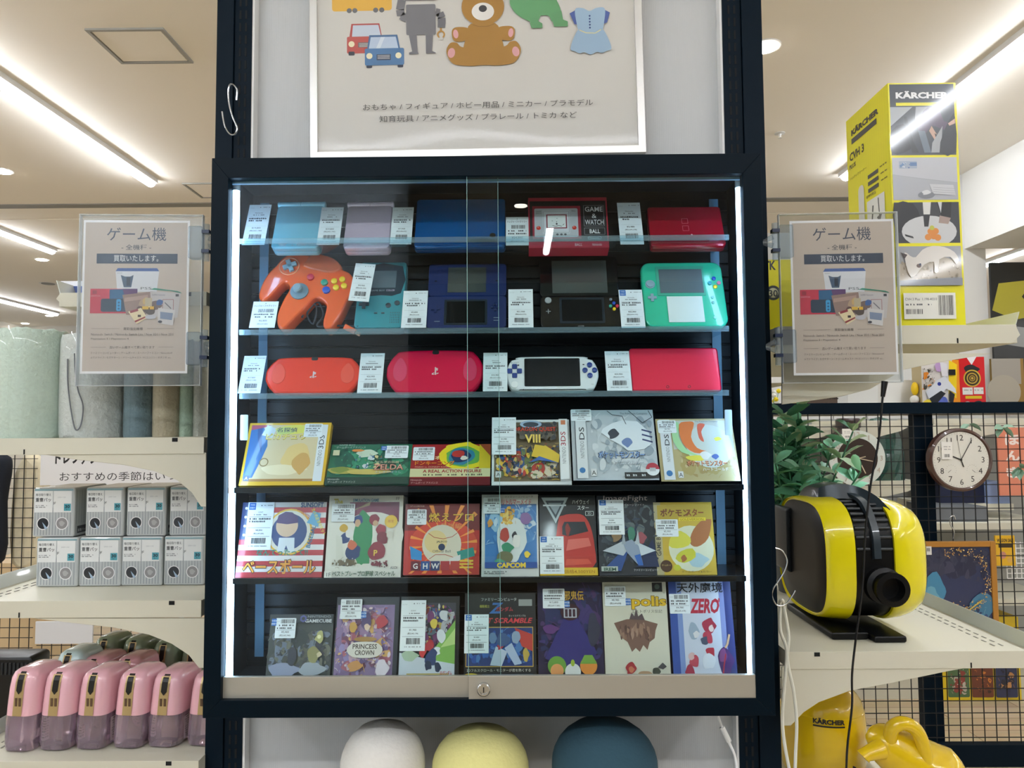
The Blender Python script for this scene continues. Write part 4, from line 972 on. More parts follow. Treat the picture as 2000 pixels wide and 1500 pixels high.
# ---- fifth shelf
def d1(A):
    A.rect(0, 0, 1, 1, 'e0dcdc')
    for k in range(7): A.rect(0, k*.143, 1, k*.143+.072, 'b5222e')
    A.rect(0, .50, .36, 1, '1c2f66')
    for i in range(4):
        for k in range(3): A.ell(.05+.1*k, .56+.12*i, .018, None, 'dfe4ee', n=5)
    A.ell(.58, .60, .27, None, 'e2b23a'); A.ell(.58, .60, .25, None, 'd8d4c8'); A.ell(.58, .60, .21, None, '203c78'); A.text('BASEBALL', .84, .38, .06, '1c6a8a', al='l', w=.34, rot=78, bold=.02); A.text('DYNAMITE', .72, .83, .05, 'b03028', w=.2, rot=-40)
    A.ell(.55, .68, .13, None, 'd8b89c'); A.poly([(.42, .72), (.44, .82), (.52, .87), (.60, .86), (.67, .80), (.68, .72), (.55, .70)], '4a2f6a'); A.poly([(.46, .34), (.47, .52), (.65, .52), (.66, .34), (.60, .32), (.56, .42), (.53, .32)], 'd4dce4')
    A.poly([(.78, .72), (.85, .88), (.94, .84), (.92, .66)], '5aa0c8'); A.text('SUNSOFT', .83, .925, .07, '20447e', w=.27, bold=.03); A.text('カメのおまけセット', .90, .72, .055, 'e8d63a', w=.40, rot=-62, bold=.03)
    A.text('なんてったって!!', .52, .285, .085, '2a7c6a', w=.60, bold=.04)
    A.text('ベースボール', .50, .035, .21, '2c2018', w=.86, bold=.09); A.text('ベースボール', .50, .045, .19, 'f0a030', w=.84, bold=.03)
cover('game_box', 'retro game box with red and white stripes at the left end of the fifth shelf', 'video game', 459, 628, 1128, 981, 5, .045, .26, .02, 'a82832', d1, (.07, .36, .38, 1.0, '¥8,800', '(税込¥9,680)', 'card'))
def d2(A):
    A.rect(0, 0, 1, 1, 'dcd8cc'); A.rect(.28, .62, .95, .92, '7c2a48'); A.ell(.60, .52, .42, .28, 'dcd8cc')
    A.blob(.48, .50, .14, .34, '2d8a50', 3, n=12, jag=.15); A.rect(.40, .18, .58, .5, '2d8a50')
    for x, y, r, c in ((.40, .70, .07, '2c3f7e'), (.22, .60, .06, 'caa030'), (.24, .48, .075, '26396f'), (.30, .54, .06, 'e0ddd6'), (.36, .32, .11, '24366a'), (.34, .40, .07, 'c8643c')): A.blob(x, y, r, r*.95, c, int(x*100), jag=.2)
    A.blob(.40, .66, .05, .05, 'c9a07c', 5); A.poly([(.32, .82), (.55, .88), (.56, .92), (.50, .90), (.30, .79)], 'c8ac88'); A.poly([(.12, .52), (.2, .5), (.24, .26), (.14, .24)], 'd4d2c4'); A.scatter(.08, .13, .44, .25, ['2a2c30', 'cfcabc', '6c5c40'], 12, .05, 3)
    for x, y, r, c in ((.62, .70, .08, '8c2436'), (.72, .58, .08, '9a2a3a'), (.74, .48, .09, '7a2030'), (.84, .52, .05, 'd0cabc'), (.68, .33, .13, '8a2434'), (.64, .66, .04, 'c9a07c')): A.blob(x, y, r, r*.95, c, int(x*90), jag=.2)
    A.text('P', .66, .27, .07, 'e8c840', bold=.02); A.scatter(.58, .13, .86, .22, ['7c2030', 'c8c2b2', '5a1a26'], 12, .05, 9)
    A.ell(.85, .68, .085, None, 'e0b83a'); A.text('限定', .85, .665, .035, 'a03028'); A.text('The', .13, .89, .07, 'b0a030', w=.12, bold=.04); A.text('SIMULATION GAME', .50, .92, .04, '2c6a84', w=.35, bold=.03); A.text('FF', .93, .94, .035, '40484c')
    A.rect(0, 0, .10, .09, 'e8e6da'); A.text('1F', .06, .03, .045, '2c2c2c'); A.text('ベストプレープロ野球 スペシャル', .52, .03, .065, '20502c', w=.82, bold=.05); A.text('ASCII', .91, .115, .03, '3a3a44', w=.09)
cover('game_box', 'white retro game box with baseball players facing off over a green field', 'video game', 633, 782, 1131, 968, 5, .045, .24, .022, 'd6d2c6', d2, (.05, .68, .36, .90, '¥8,800', '(税込¥9,680)', 's'))
def d3(A):
    A.rect(0, 0, 1, 1, 'b8281c'); A.rect(0, .62, 1, 1, '7a2220'); A.ell(.52, .42, .45, .35, 'd2432a')
    for k in range(18):
        a = math.radians(k*20+6); A.poly([(.52+.2*math.cos(a), .42+.2*math.sin(a)), (.52+.62*math.cos(a-.05), max(.02, min(.98, .42+.62*math.sin(a-.05)))), (.52+.62*math.cos(a+.05), max(.02, min(.98, .42+.62*math.sin(a+.05))))][:3] if abs(.62*math.cos(a)) < .46 else [(.52+.2*math.cos(a), .42+.2*math.sin(a)), (.52+.45*math.cos(a-.05), .42+.45*math.sin(a-.05)), (.52+.45*math.cos(a+.05), .42+.45*math.sin(a+.05))], 'f0903a')
    A.text('燃えプロ', .62, .73, .14, '5a1a10', w=.62, bold=.07); A.text('燃えプロ', .62, .74, .13, 'e8b838', w=.60, bold=.03); A.text('最強編', .62, .64, .08, 'e08a4a', w=.28, bold=.03)
    A.ell(.50, .42, .26, None, 'd6cdb8'); A.ell(.42, .46, .15, None, 'dfc68c')
    A.line([(.32, .58), (.40, .52), (.52, .50), (.64, .53), (.70, .58)], .008, 'a84030'); A.line([(.34, .22), (.42, .28), (.55, .28), (.66, .24)], .008, 'a84030')
    A.text('JALECO', .50, .44, .035, '303030', w=.14, bold=.02); A.ell(.50, .385, .045, None, '2c3858'); A.text('Official Ball', .50, .31, .035, '505050', w=.24)
    A.poly([(.08, .40), (.24, .32), (.24, .20), (.10, .22)], '2f86c4'); A.poly([(.70, .32), (.92, .38), (.94, .26), (.74, .20)], '2a8a80'); A.poly([(.60, .22), (.75, .28), (.75, .20), (.60, .14)], 'd8d4d0')
    for i, (c, tx) in enumerate((('6a2430', 'G'), ('28508c', 'H'), ('2c3a6a', 'W'), ('a83038', ''), ('b03a34', ''))): A.rect(.10+.13*i, .06+.0*i, .22+.13*i, .19, c); tx and A.text(tx, .16+.13*i, .085, .075, 'e6e2dc', bold=.02)
    for k in range(3): A.rect(.74, .09+.045*k, .92, .115+.045*k, 'e0b838')
    A.text('プロ野球', .16, .955, .02, 'd8a890', w=.2)
cover('game_box', 'red retro game box with a large baseball and flags on the fifth shelf', 'video game', 787, 936, 1123, 984, 5, .045, .24, .02, '8a1c18', d3, (.03, .70, .29, .92, '¥5,480', '(税込¥6,028)', 's'))
def d4(A):
    A.rect(0, 0, 1, 1, 'd8d6d0'); A.rect(.06, .10, .97, .88, '3c78b8'); A.scatter(.06, .38, .97, .88, ['6aa0d0', '9cc0dc', '4c88c4', 'c8d8e4'], 26, .14, 4); A.blob(.52, .42, .34, .30, 'd6dcda', 5); A.scatter(.30, .6, .6, .86, ['e0b040', 'e8cc70', 'c8902c'], 14, .07, 8); A.blob(.78, .70, .13, .09, '8c6aa0', 6); A.blob(.15, .64, .06, .06, 'd8943c', 3)
    A.blob(.40, .50, .11, .10, 'b03a2c', 9); A.blob(.46, .34, .12, .08, '2f8a64', 4); A.blob(.58, .48, .06, .07, '2c2a30', 3); A.blob(.62, .42, .09, .09, 'e4e2dc', 2); A.blob(.42, .22, .16, .09, '6a6a48', 12); A.blob(.80, .26, .06, .05, 'e8c83a', 4); A.blob(.32, .17, .10, .05, '4a9a7a', 4); A.rect(.06, .10, .97, .17, '1c4a98')
    A.text('ファミリーコンピュータ', .66, .955, .025, '404040', w=.5); A.text('リトルマーメイド', .62, .865, .075, 'b83048', w=.52, bold=.02); A.text('CAPCOM', .52, .10, .065, 'e8c42c', w=.5, bold=.05)
    A.dashes(.05, .05, .45, .015, '606060', 4); A.dashes(.05, .03, .4, .015, '606060', 5)
cover('game_box', 'white-edged game box with a blue picture and yellow lettering at its foot', 'video game', 940, 1053, 1126, 966, 5, .045, .24, .02, 'd4d2cc', d4, (.03, .76, .34, .96, '¥27,800', '(税込¥30,580)', 'web'))
def d5(A):
    A.rect(0, 0, 1, 1, '15161a'); A.poly([(.04, .97), (.52, .97), (.29, .64)], 'a8b4b8'); A.poly([(.11, .93), (.45, .93), (.29, .70)], '38424a'); A.poly([(.16, .90), (.40, .90), (.29, .75)], '8c989c'); A.rect(.07, .86, .48, .88, 'c8d0d4')
    A.text('ハイウェイ', .74, .885, .055, 'dcdcd8', w=.30); A.text('スター', .78, .81, .055, 'dcdcd8', w=.2); A.frame(.82, .74, .96, .79, .01, 'c8ccc8'); A.text('3D', .89, .75, .03, 'c8ccc8')
    A.poly(smoothen([(.30, .10), (.33, .66), (.42, .74), (.60, .76), (.78, .74), (.90, .60), (.96, .34), (.92, .10)], 3), 'b83028'); A.poly([(.40, .60), (.44, .66), (.80, .66), (.86, .54), (.50, .48), (.40, .50)], '20242c'); A.poly([(.46, .30), (.9, .36), (.86, .46), (.5, .44)], 'd8685c'); A.poly([(.44, .12), (.9, .14), (.84, .2), (.46, .2)], 'd0503c'); A.blob(.50, .56, .05, .10, '8c2018', 4)
    A.rect(0, 0, 1, .095, 'e0b82c'); A.text('定価格4,500YEN', .64, .022, .05, 'b07818', w=.62, bold=.02)
cover('game_box', 'black game box with a silver triangle and a red sports car', 'video game', 1055, 1168, 1124, 967, 5, .045, .24, .018, '101114', d5, (.0, .02, .42, .48, '¥4,500', '(税込¥4,950)', 'card'))
def d6(A):
    A.rect(0, 0, 1, 1, '2a2f38'); A.scatter(0, .1, 1, .95, ['3c444e', '4f5a60', '20242c', '5c6668', '343c4c', '2a3a5c'], 60, .12, 6); A.poly([(.1, .1), (.55, .42), (.35, .05)], '2b4c8a'); A.poly([(.6, .1), (.9, .45), (.98, .1)], '1e2c50'); A.blob(.30, .48, .10, .09, '8a7050', 3); A.blob(.72, .46, .09, .09, '9c5058', 4); A.blob(.55, .5, .08, .1, '3f7a66', 5)
    A.poly([(.06, .30), (.40, .42), (.46, .30), (.40, .24)], 'b4bcc4'); A.poly([(.94, .30), (.60, .42), (.54, .30), (.62, .22)], 'c4ccd4'); A.poly([(.40, .40), (.55, .44), (.66, .36), (.72, .12), (.62, .14), (.46, .28)], '8d9ab0'); A.poly([(.58, .24), (.68, .26), (.72, .12), (.64, .12)], '2f62b0'); A.poly([(.38, .38), (.42, .56), (.45, .38)], '9aa4ae'); A.poly([(.60, .38), (.66, .56), (.68, .38)], 'b4bcc4')
    A.text('ImageFight', .47, .91, .085, 'c8b8b4', w=.74, bold=.0, shear=.1); A.text('イメージファイト', .62, .86, .03, 'b8b0b0', w=.34); A.rect(.03, .05, .30, .11, 'b4bcb4'); A.text('IREM', .17, .055, .04, '24503c', w=.2, bold=.03); A.text('ファミリーコンピュータ', .76, .05, .028, 'd8d8d8', w=.40)
cover('game_box', 'dark grey game box with a white starship on the fifth shelf', 'video game', 1171, 1290, 1124, 968, 5, .045, .24, .018, '1c2026', d6, (.02, .50, .44, .94, '¥4,800', '(税込¥5,280)', 'card'))
def d7(A):
    A.rect(0, 0, 1, 1, 'c8a83a'); A.rect(.0, 0, .12, 1, 'b8ac84'); A.ell(.60, .36, .38, None, 'd8d8bc'); A.blob(.70, .2, .2, .12, 'a8c4cc', 4); A.poly(smoothen([(.98, .80), (.90, .50), (.70, .38), (.58, .44), (.66, .62), (.84, .76)], 3), 'a8683c')
    A.poly(smoothen([(.30, .56), (.44, .60), (.60, .50), (.56, .40), (.36, .36), (.22, .40)], 2), 'd4cc48'); A.poly(smoothen([(.32, .22), (.42, .32), (.62, .36), (.66, .24), (.46, .16)], 2), 'c8c43c'); A.blob(.46, .22, .06, .06, 'a86838', 3); A.blob(.34, .10, .08, .05, 'c8c83a', 6)
    A.rect(.06, .76, .98, .96, 'b89c34'); A.text('ポケモン', .36, .80, .11, '7a4420', w=.5, bold=.05); A.text('スター', .70, .80, .11, '8a4c20', w=.30, bold=.05); A.rect(.42, .74, .88, .785, 'e8cc30'); A.text('GOLDVERSION', .64, .745, .03, '5a4410', w=.4)
    A.text('GAME BOY', .09, .26, .06, '504c40', al='l', w=.36, rot=90, bold=.02); A.ell(.16, .12, .10, None, '4a2c1c', n=16); A.text('ゲームボーイ', .16, .12, .025, 'e0c87c', w=.15); A.text('ゲームボーイ&カラー', .66, .03, .028, '5a4a20', w=.5)
cover('game_box', 'yellow gold game box at the right end of the fifth shelf', 'video game', 1284, 1401, 1123, 981, 5, .045, .24, .016, 'a88c2c', d7, (.02, .52, .40, .76, '¥5,900', '(税込¥6,490)', 's'))

# ---- bottom shelf
def e1(A):
    A.rect(0, 0, 1, 1, '3a3c36'); A.scatter(0, 0, 1, .8, ['4a4a44', '5c5a4c', '2e3230', '6c6a5c', '403c44', '707888'], 60, .12, 4); A.blob(.3, .12, .28, .14, '8c90a8', 4); A.blob(.72, .14, .26, .12, '9aa0a8', 7); A.blob(.80, .64, .10, .13, 'b0ac70', 9, jag=.6); A.ell(.80, .64, .03, None, 'e8e4b0'); A.blob(.74, .36, .12, .16, '8a8450', 4); A.blob(.82, .36, .05, .05, 'c8b890', 3); A.blob(.40, .32, .09, .16, '2c2a38', 5)
    A.rect(0, .86, 1, 1, '26282c'); A.text('NINTENDO', .78, .945, .035, '9a9ca0', w=.36); A.text('GAMECUBE', .77, .865, .055, 'c4c6c8', w=.42, bold=.03); A.poly([(.53, .87), (.58, .90), (.58, .96), (.53, .99), (.48, .96), (.48, .90)], '4a4a88'); A.poly([(.53, .90), (.555, .915), (.555, .945), (.53, .96), (.505, .945), (.505, .915)], '26282c')
cover(G, 'dark grey game case with a glowing sun, leftmost on the bottom shelf', 'video game', 518, 644, 1324, 1200, 6, .036, .28, .014, '1a1b1d', e1, (.10, .62, .42, .94, '¥5,400', '(税込¥5,940)', 'webl'), gm=ARTG)
def e2(A):
    A.rect(0, 0, 1, 1, '1c1a20'); A.rect(.02, .02, .93, .90, '8c7098'); A.scatter(.02, .02, .93, .90, ['a884a8', 'c8a0b0', '6a5080', 'd8b8b8', 'b06070', '9a88b8', 'd8c8d0', '7c4860', 'd8a860'], 90, .11, 8); A.blob(.74, .68, .12, .10, 'b03038', 3); A.blob(.30, .62, .08, .08, 'c89838', 6); A.blob(.50, .70, .10, .12, '4c3060', 9); A.blob(.52, .62, .055, .05, 'e0c0a8', 4); A.blob(.36, .14, .14, .08, 'c88c48', 3); A.blob(.78, .12, .13, .12, 'd8ccd4', 7)
    A.poly(smoothen([(.22, .34), (.30, .42), (.50, .44), (.70, .42), (.78, .34), (.70, .26), (.50, .24), (.30, .26)], 3), 'd8d0c4'); A.ell(.50, .47, .18, .03, 'a87c38'); A.text('PRINCESS', .50, .35, .06, '4a3a2c', w=.38, bold=.02); A.text('CROWN', .50, .275, .06, '4a3a2c', w=.30, bold=.02)
cover(G, 'purple and pink game case with a white scroll title on the bottom shelf', 'video game', 648, 774, 1324, 1166, 6, .036, .28, .016, '131215', e2, (.08, .72, .42, .97, '¥3,980', '(税込¥4,378)', 'web'), gm=ARTG)
def e3(A):
    A.rect(0, 0, 1, 1, '121416'); A.rect(.02, .02, .94, .92, '3c3c46'); A.scatter(.02, .30, .94, .92, ['8a3a34', 'c8b460', '5a6a78', '2a2c34', '9a98a4', '4a5a90', 'b8b8bc', '7a3c70'], 80, .09, 13); A.poly([(.94, .15), (.94, .7), (.6, .35), (.6, .15)], '7cae50'); A.poly([(.94, .40), (.94, .60), (.7, .36)], 'b4d080'); A.poly([(.02, .02), (.94, .02), (.94, .16), (.5, .22), (.02, .30)], 'c4ccd4'); A.blob(.2, .26, .16, .08, 'a8bcA0'.lower(), 4)
    for x, y, r, c in ((.52, .38, .09, 'b03038'), (.40, .30, .08, 'c43838'), (.64, .32, .07, 'd8dce0'), (.55, .24, .12, '30406c'), (.50, .14, .07, '24304c'), (.66, .12, .07, '24304c'), (.72, .50, .10, 'd4d8dc'), (.74, .76, .09, 'c8ccd0'), (.58, .66, .08, 'd0b84c')): A.blob(x, y, r, r, c, int(x*100+y*50), jag=.4)
    A.rect(.15, .02, .85, .05, 'b0a060'); A.text('SDガンダム', .80, .03, .05, 'b03038', w=.2, bold=.03)
cover(G, 'game case crowded with small robots over green rays on the bottom shelf', 'video game', 777, 895, 1323, 1165, 6, .036, .28, .016, '0e0f10', e3, (.02, .32, .44, .95, '¥1,980', '(税込¥2,178)', 'cardp'), gm=ARTG)
def e4(A):
    A.rect(0, 0, 1, 1, '14161a'); A.text('ファミリーコンピュータ', .48, .90, .04, 'b8bcb8', w=.50, bold=.02); A.text('機動戦士', .28, .82, .035, 'c8c040', w=.14); A.text('Z', .42, .75, .13, '2c6ab0', w=.16, bold=.03, shear=.3); A.text('ガンダム', .56, .775, .055, 'b83440', w=.24, bold=.04); A.text('ホットスクランブル', .74, .71, .025, 'c8ccc8', w=.24); A.text('HOT SCRAMBLE', .54, .63, .07, '6a1820', w=.80, bold=.05, shear=.3); A.text('HOT SCRAMBLE', .54, .635, .06, 'd84048', w=.78, bold=.01, shear=.3)
    A.rect(.76, .84, .95, .92, '9a9c98'); A.rect(.02, .12, .96, .59, 'c8a048'); A.rect(.03, .13, .95, .58, '1c3a78'); A.scatter(.03, .13, .95, .58, ['2450a0', '18305c', '3468b4', '4a7cb8'], 30, .1, 3); A.poly([(.70, .58), (.95, .50), (.95, .30), (.80, .36)], 'b83c34'); A.poly([(.36, .14), (.44, .36), (.60, .30), (.52, .13)], 'b8c4d4'); A.poly([(.56, .34), (.66, .40), (.80, .16), (.70, .14)], 'a8b8d0'); A.blob(.50, .36, .05, .05, 'b83040', 3); A.blob(.54, .44, .12, .09, '405c88', 7); A.blob(.72, .46, .08, .08, '8ca0b8', 5); A.blob(.40, .46, .07, .08, '6884a8', 6); A.blob(.86, .26, .05, .10, 'b8a048', 4)
    A.text('2Dフルスクロール・モニターが君を熱くする', .48, .065, .035, 'd8d4c8', w=.88, bold=.01); A.ell(.10, .02, .10, .03, 'd8b828', a0=0, a1=180); A.rect(.25, .01, .95, .04, '2c4c64')
cover('game_box', 'black game box with blue robots in a gold frame on the bottom shelf', 'video game', 906, 1048, 1323, 1158, 6, .036, .26, .018, '0e1013', e4, (.0, .28, .34, .74, '¥3,800', '(税込¥4,180)', 'card'), gm=ARTG)
def e5(A):
    A.rect(0, 0, 1, 1, '241c40'); A.scatter(0, .1, 1, 1, ['2c2450', '3a2c68', '1c1834', '4a3060', '403470', '28305c'], 50, .16, 4); A.poly([(.1, .2), (.5, .75), (.9, .25), (.7, .12), (.3, .12)], '302c70'); A.blob(.2, .5, .14, .06, '5c3470', 4); A.blob(.85, .5, .12, .2, '34364a', 7)
    A.text('邪鬼伝', .56, .80, .11, '7a5418', w=.32, bold=.06); A.text('邪鬼伝', .56, .805, .10, 'd8a83c', w=.30, bold=.02); A.ell(.50, .68, .15, .09, '3c1824'); A.rect(.40, .62, .60, .72, 'b8bcc4'); A.text('III', .50, .63, .08, '402030', w=.16, bold=.04)
    A.ell(.28, .12, .14, None, '6a9a3c'); A.ell(.28, .07, .10, None, 'e0985c'); A.ell(.76, .12, .13, None, 'e08c3c'); A.poly([(.63, .14), (.70, .23), (.82, .23), (.89, .14)], '74a040'); A.ell(.52, .06, .12, None, 'dcdcd8'); A.ell(.52, .15, .03, .035, 'a0b838')
cover('game_box', 'dark purple game box with three round balls along its foot', 'video game', 1052, 1181, 1323, 1137, 6, .036, .22, .018, '1c1830', e5, (.08, .72, .42, .93, '¥15,800', '(税込¥17,380)', 'web'))
def e6(A):
    A.rect(0, 0, 1, 1, 'd4cfbc'); A.text('polis', .72, .70, .15, '6a4c10', w=.56, bold=.06); A.text('polis', .72, .705, .14, 'e0b424', w=.54, bold=.03); A.text('エストポリス伝記', .68, .665, .035, '504c44', w=.48); A.rect(.78, .89, .94, .99, '2a2c30'); A.ell(.86, .945, .04, None, '5a6a60'); A.text('TM', .96, .87, .012, '504c44')
    pts = [(.16, .56), (.36, .60), (.50, .60), (.64, .59), (.84, .55), (.80, .48), (.78, .40), (.70, .36), (.66, .28), (.60, .33), (.54, .26), (.48, .30), (.42, .26), (.36, .36), (.26, .42), (.20, .50)]
    A.poly(pts, '7c5c50'); A.scatter(.24, .36, .74, .58, ['8c6858', '6a4c44', '9c7a68', '584038', 'a88878'], 40, .03, 5, elong=2.5); A.poly([(.40, .60), (.44, .67), (.48, .63), (.51, .72), (.54, .63), (.60, .66), (.64, .59)], '5c4c50')
    A.blob(.39, .09, .10, .08, 'a83038', 3); A.blob(.40, .08, .05, .04, 'c87858', 4); A.blob(.60, .03, .14, .035, 'b08c6c', 5); A.blob(.78, .06, .08, .05, '3c443c', 6); A.poly([(.80, .10), (.88, .15), (.94, .11), (.88, .08)], '4c4c50')
cover('game_box', 'cream game box with a floating brown rock and yellow gothic lettering', 'video game', 1183, 1311, 1323, 1136, 6, .036, .22, .018, 'cdc8b6', e6, (.03, .74, .36, .95, '¥8,980', '(税込¥9,878)', 'web'))
def e7(A):
    A.rect(0, 0, 1, 1, 'c8ccd8'); A.rect(0, 0, .12, 1, '34529c'); A.rect(.12, 0, .2, 1, '7a90c4'); A.rect(.88, 0, 1, 1, '2c3468'); A.rect(.80, 0, .88, 1, '8088b4'); A.blob(.84, .16, .14, .18, '4a2c64', 4)
    A.text('天外魔境', .50, .88, .11, '1c1c20', w=.74, bold=.05); A.text('ZERO', .55, .66, .16, 'b82c40', w=.46, bold=.04, shear=.15); A.text("'", .80, .78, .04, 'b82c40')
    for x, y, r, c in ((.36, .48, .12, '9aa8b8'), (.40, .44, .06, 'd8d4d4'), (.62, .54, .12, 'a83048'), (.64, .50, .06, 'dcc8c4'), (.58, .40, .10, 'b83c50'), (.52, .38, .07, '4c5468'), (.60, .26, .09, 'b02c40'), (.56, .16, .12, 'd8dae0'), (.34, .16, .10, 'c04858'), (.30, .22, .06, 'd8b0ac'), (.26, .06, .10, 'a8344c'), (.80, .22, .10, '7c4478')): A.blob(x, y, r, r*.8, c, int(x*100+y*31), jag=.4)
    A.line([(.92, .44), (.88, .34), (.84, .3)], .03, 'c8a078'); A.line([(.84, .24), (.80, .12), (.78, .04)], .02, 'a83040')
cover('game_box', 'white and blue game box with black brush lettering, rightmost on the bottom shelf', 'video game', 1316, 1441, 1323, 1136, 6, .036, .22, .018, '202850', e7, (.0, .66, .33, .87, '¥4,980', '(税込¥5,478)', 's'))
# clear corner clips holding the fourth shelf
for x0, x1, y0, y1, lab in ((468, 484, 810, 860, 'small clear plastic tab at the left end of the fourth shelf'), (1417, 1430, 800, 850, 'small clear plastic tab at the right end of the fourth shelf')):
    a = at(x0, y1, .04); b_ = at(x1, y0, .04)
    c = thing('plastic_tab', lab, 'plastic tab', ((a.x+b_.x)/2, .0415, a.z))
    B().slab(rrect(-(b_.x-a.x)/2, 0, (b_.x-a.x)/2, b_.z-a.z, .002), 0, .002, mat('frosted_tab', 'b8c8d4', .3), .0004).build('tab', c)
    B().box(-.001, .001, .002, .012, .004, .012, mat('frosted_tab')).build('pin', c)
# ================================================================ side shelving
YS0, YS1 = 0.145, 1.06
def ux(px, Y, py=900): return at(px, py, Y).x
def bracket_shelf(name, label, x_in, x_out, ztop, lip=0.03, drop=None, rail=True, cut=0.015, YS1=YS1):
    """x_in: side towards the fixture, x_out: free side"""
    t = thing(name, label, 'shelf', ((x_in+x_out)/2, YS0, ztop-lip)); s = 1 if x_out > x_in else -1; cx = (x_in+x_out)/2
    a, b_ = x_in-cx, x_out-cx
    o = B(); o.slab([(a, .001), (b_-s*.004, .001), (b_-s*.004, lip-.0005), (a, lip-.0005)], .002, YS1-YS0, SHELFW, .0005); o.build('deck', t)
    o = B(); o.slab([(a, 0), (b_-s*cut, 0), (b_, cut), (b_-s*.008, lip), (a, lip)], -.001, .002, SHELFW, .0006)
    o.build('end_plate', t)
    if drop:
        o = B(); o.slab([(x-cx, z-ztop+lip) for x, z in drop], .001, .006, SHELFW, .0008); o.build('bracket', t)
        o = B(); o.slab([(x-cx, z-ztop+lip) for x, z in drop], YS1-YS0-.006, YS1-YS0-.001, SHELFW, .0008); o.build('bracket', t)
    if rail:
        r_ = B(); r_.add([(b_-s*.004, .004, lip-.002), (b_+s*.004, .004, lip+.024), (b_+s*.004, YS1-YS0, lip+.024), (b_-s*.004, YS1-YS0, lip-.002),
                          (b_-s*.0055, .004, lip-.002), (b_+s*.0025, .004, lip+.024), (b_+s*.0025, YS1-YS0, lip+.024), (b_-s*.0055, YS1-YS0, lip-.002)],
                 [(0, 1, 2, 3), (7, 6, 5, 4), (0, 4, 5, 1), (1, 5, 6, 2), (2, 6, 7, 3), (3, 7, 4, 0)], mat('rail_clear', 'cfd3cc', .2, coat=.6))
        r_.build('price_rail', t)
        d = B(); sd = mat('slot_grey', '8f8d84', .7)
        for k in range(int((YS1-YS0)/.0255)):
            for q_ in (.035, .050): d.box(min(b_-s*q_, b_-s*(q_+.003)), max(b_-s*q_, b_-s*(q_+.003)), .03+k*.024, .03+k*.024+.012, lip-.0003, lip+.0004, sd)
        d.build('deck_slots', t)
    g = B(); k = .74; sx = a+(b_-a)*k
    g.box(sx-.0012, sx+.0012, -.0016, 0, .001, .010, mat('slot_dark')); g.build('locating_slot', t)
    g = B(); sx = a+(b_-a)*.12
    g.box(sx-.005, sx+.005, -.0016, 0, lip-.008, lip-.001, mat('slot_dark')); g.build('locking_slot', t)
    return t
XLi, XLo = -.516, -.955
XRi, XRo = .522, .957
def zpy(py, Y=YS0, px=1000): return at(px, py, Y).z
def drop_poly(pts, Y=YS0): return [(at(x, y, Y).x, at(x, y, Y).z) for x, y in pts]
zL1 = at(200, 855, YS0).z; zL2 = at(200, 1173, YS0).z; zL3 = at(200, 1486, YS0).z
zR1 = at(1850, 635, YS0).z; zR2 = at(1750, 1272, YS0).z
zL0 = at(250, 571, YS0).z
bracket_shelf('gondola_shelf', 'cream metal shelf left of the case carrying the wrapped towel rolls', XLi, XLo, zL1, drop=drop_poly([(60, 884), (402, 884), (402, 990), (392, 990), (374, 962), (345, 938), (300, 920), (240, 908), (150, 898)]))
bracket_shelf('gondola_shelf', 'cream metal shelf left of the case carrying the grey cleaning pad packs', XLi, XLo, zL2, drop=drop_poly([(66, 1208), (402, 1208), (398, 1305), (388, 1305), (368, 1280), (335, 1258), (290, 1240), (220, 1226), (130, 1216)]))
bracket_shelf('gondola_shelf', 'lowest cream shelf on the left, carrying the pink bottles', XLi, XLo, zL3)
bracket_shelf('gondola_shelf', 'short cream shelf showing on both sides of the left sign', XLi, at(110, 585, YS0).x, zL0, lip=.026, drop=None)
bracket_shelf('gondola_shelf', 'cream metal shelf on the right carrying the tall yellow and black box', XRi, XRo, zR1, lip=.034, drop=drop_poly([(1528, 690), (1940, 690), (1850, 705), (1765, 722), (1700, 760), (1640, 775), (1528, 790)]))
bracket_shelf('gondola_shelf', 'cream metal shelf on the right carrying the yellow and black cleaner', XRi, XRo, zR2, drop=drop_poly([(1528, 1303), (1915, 1300), (1850, 1312), (1740, 1335), (1660, 1350), (1600, 1372), (1570, 1392), (1545, 1418), (1528, 1418)]))
zR3 = 0.80
bracket_shelf('gondola_shelf', 'lowest cream shelf on the right under the yellow steam cleaners', XRi, XRo, zR3, rail=False, YS1=.56)

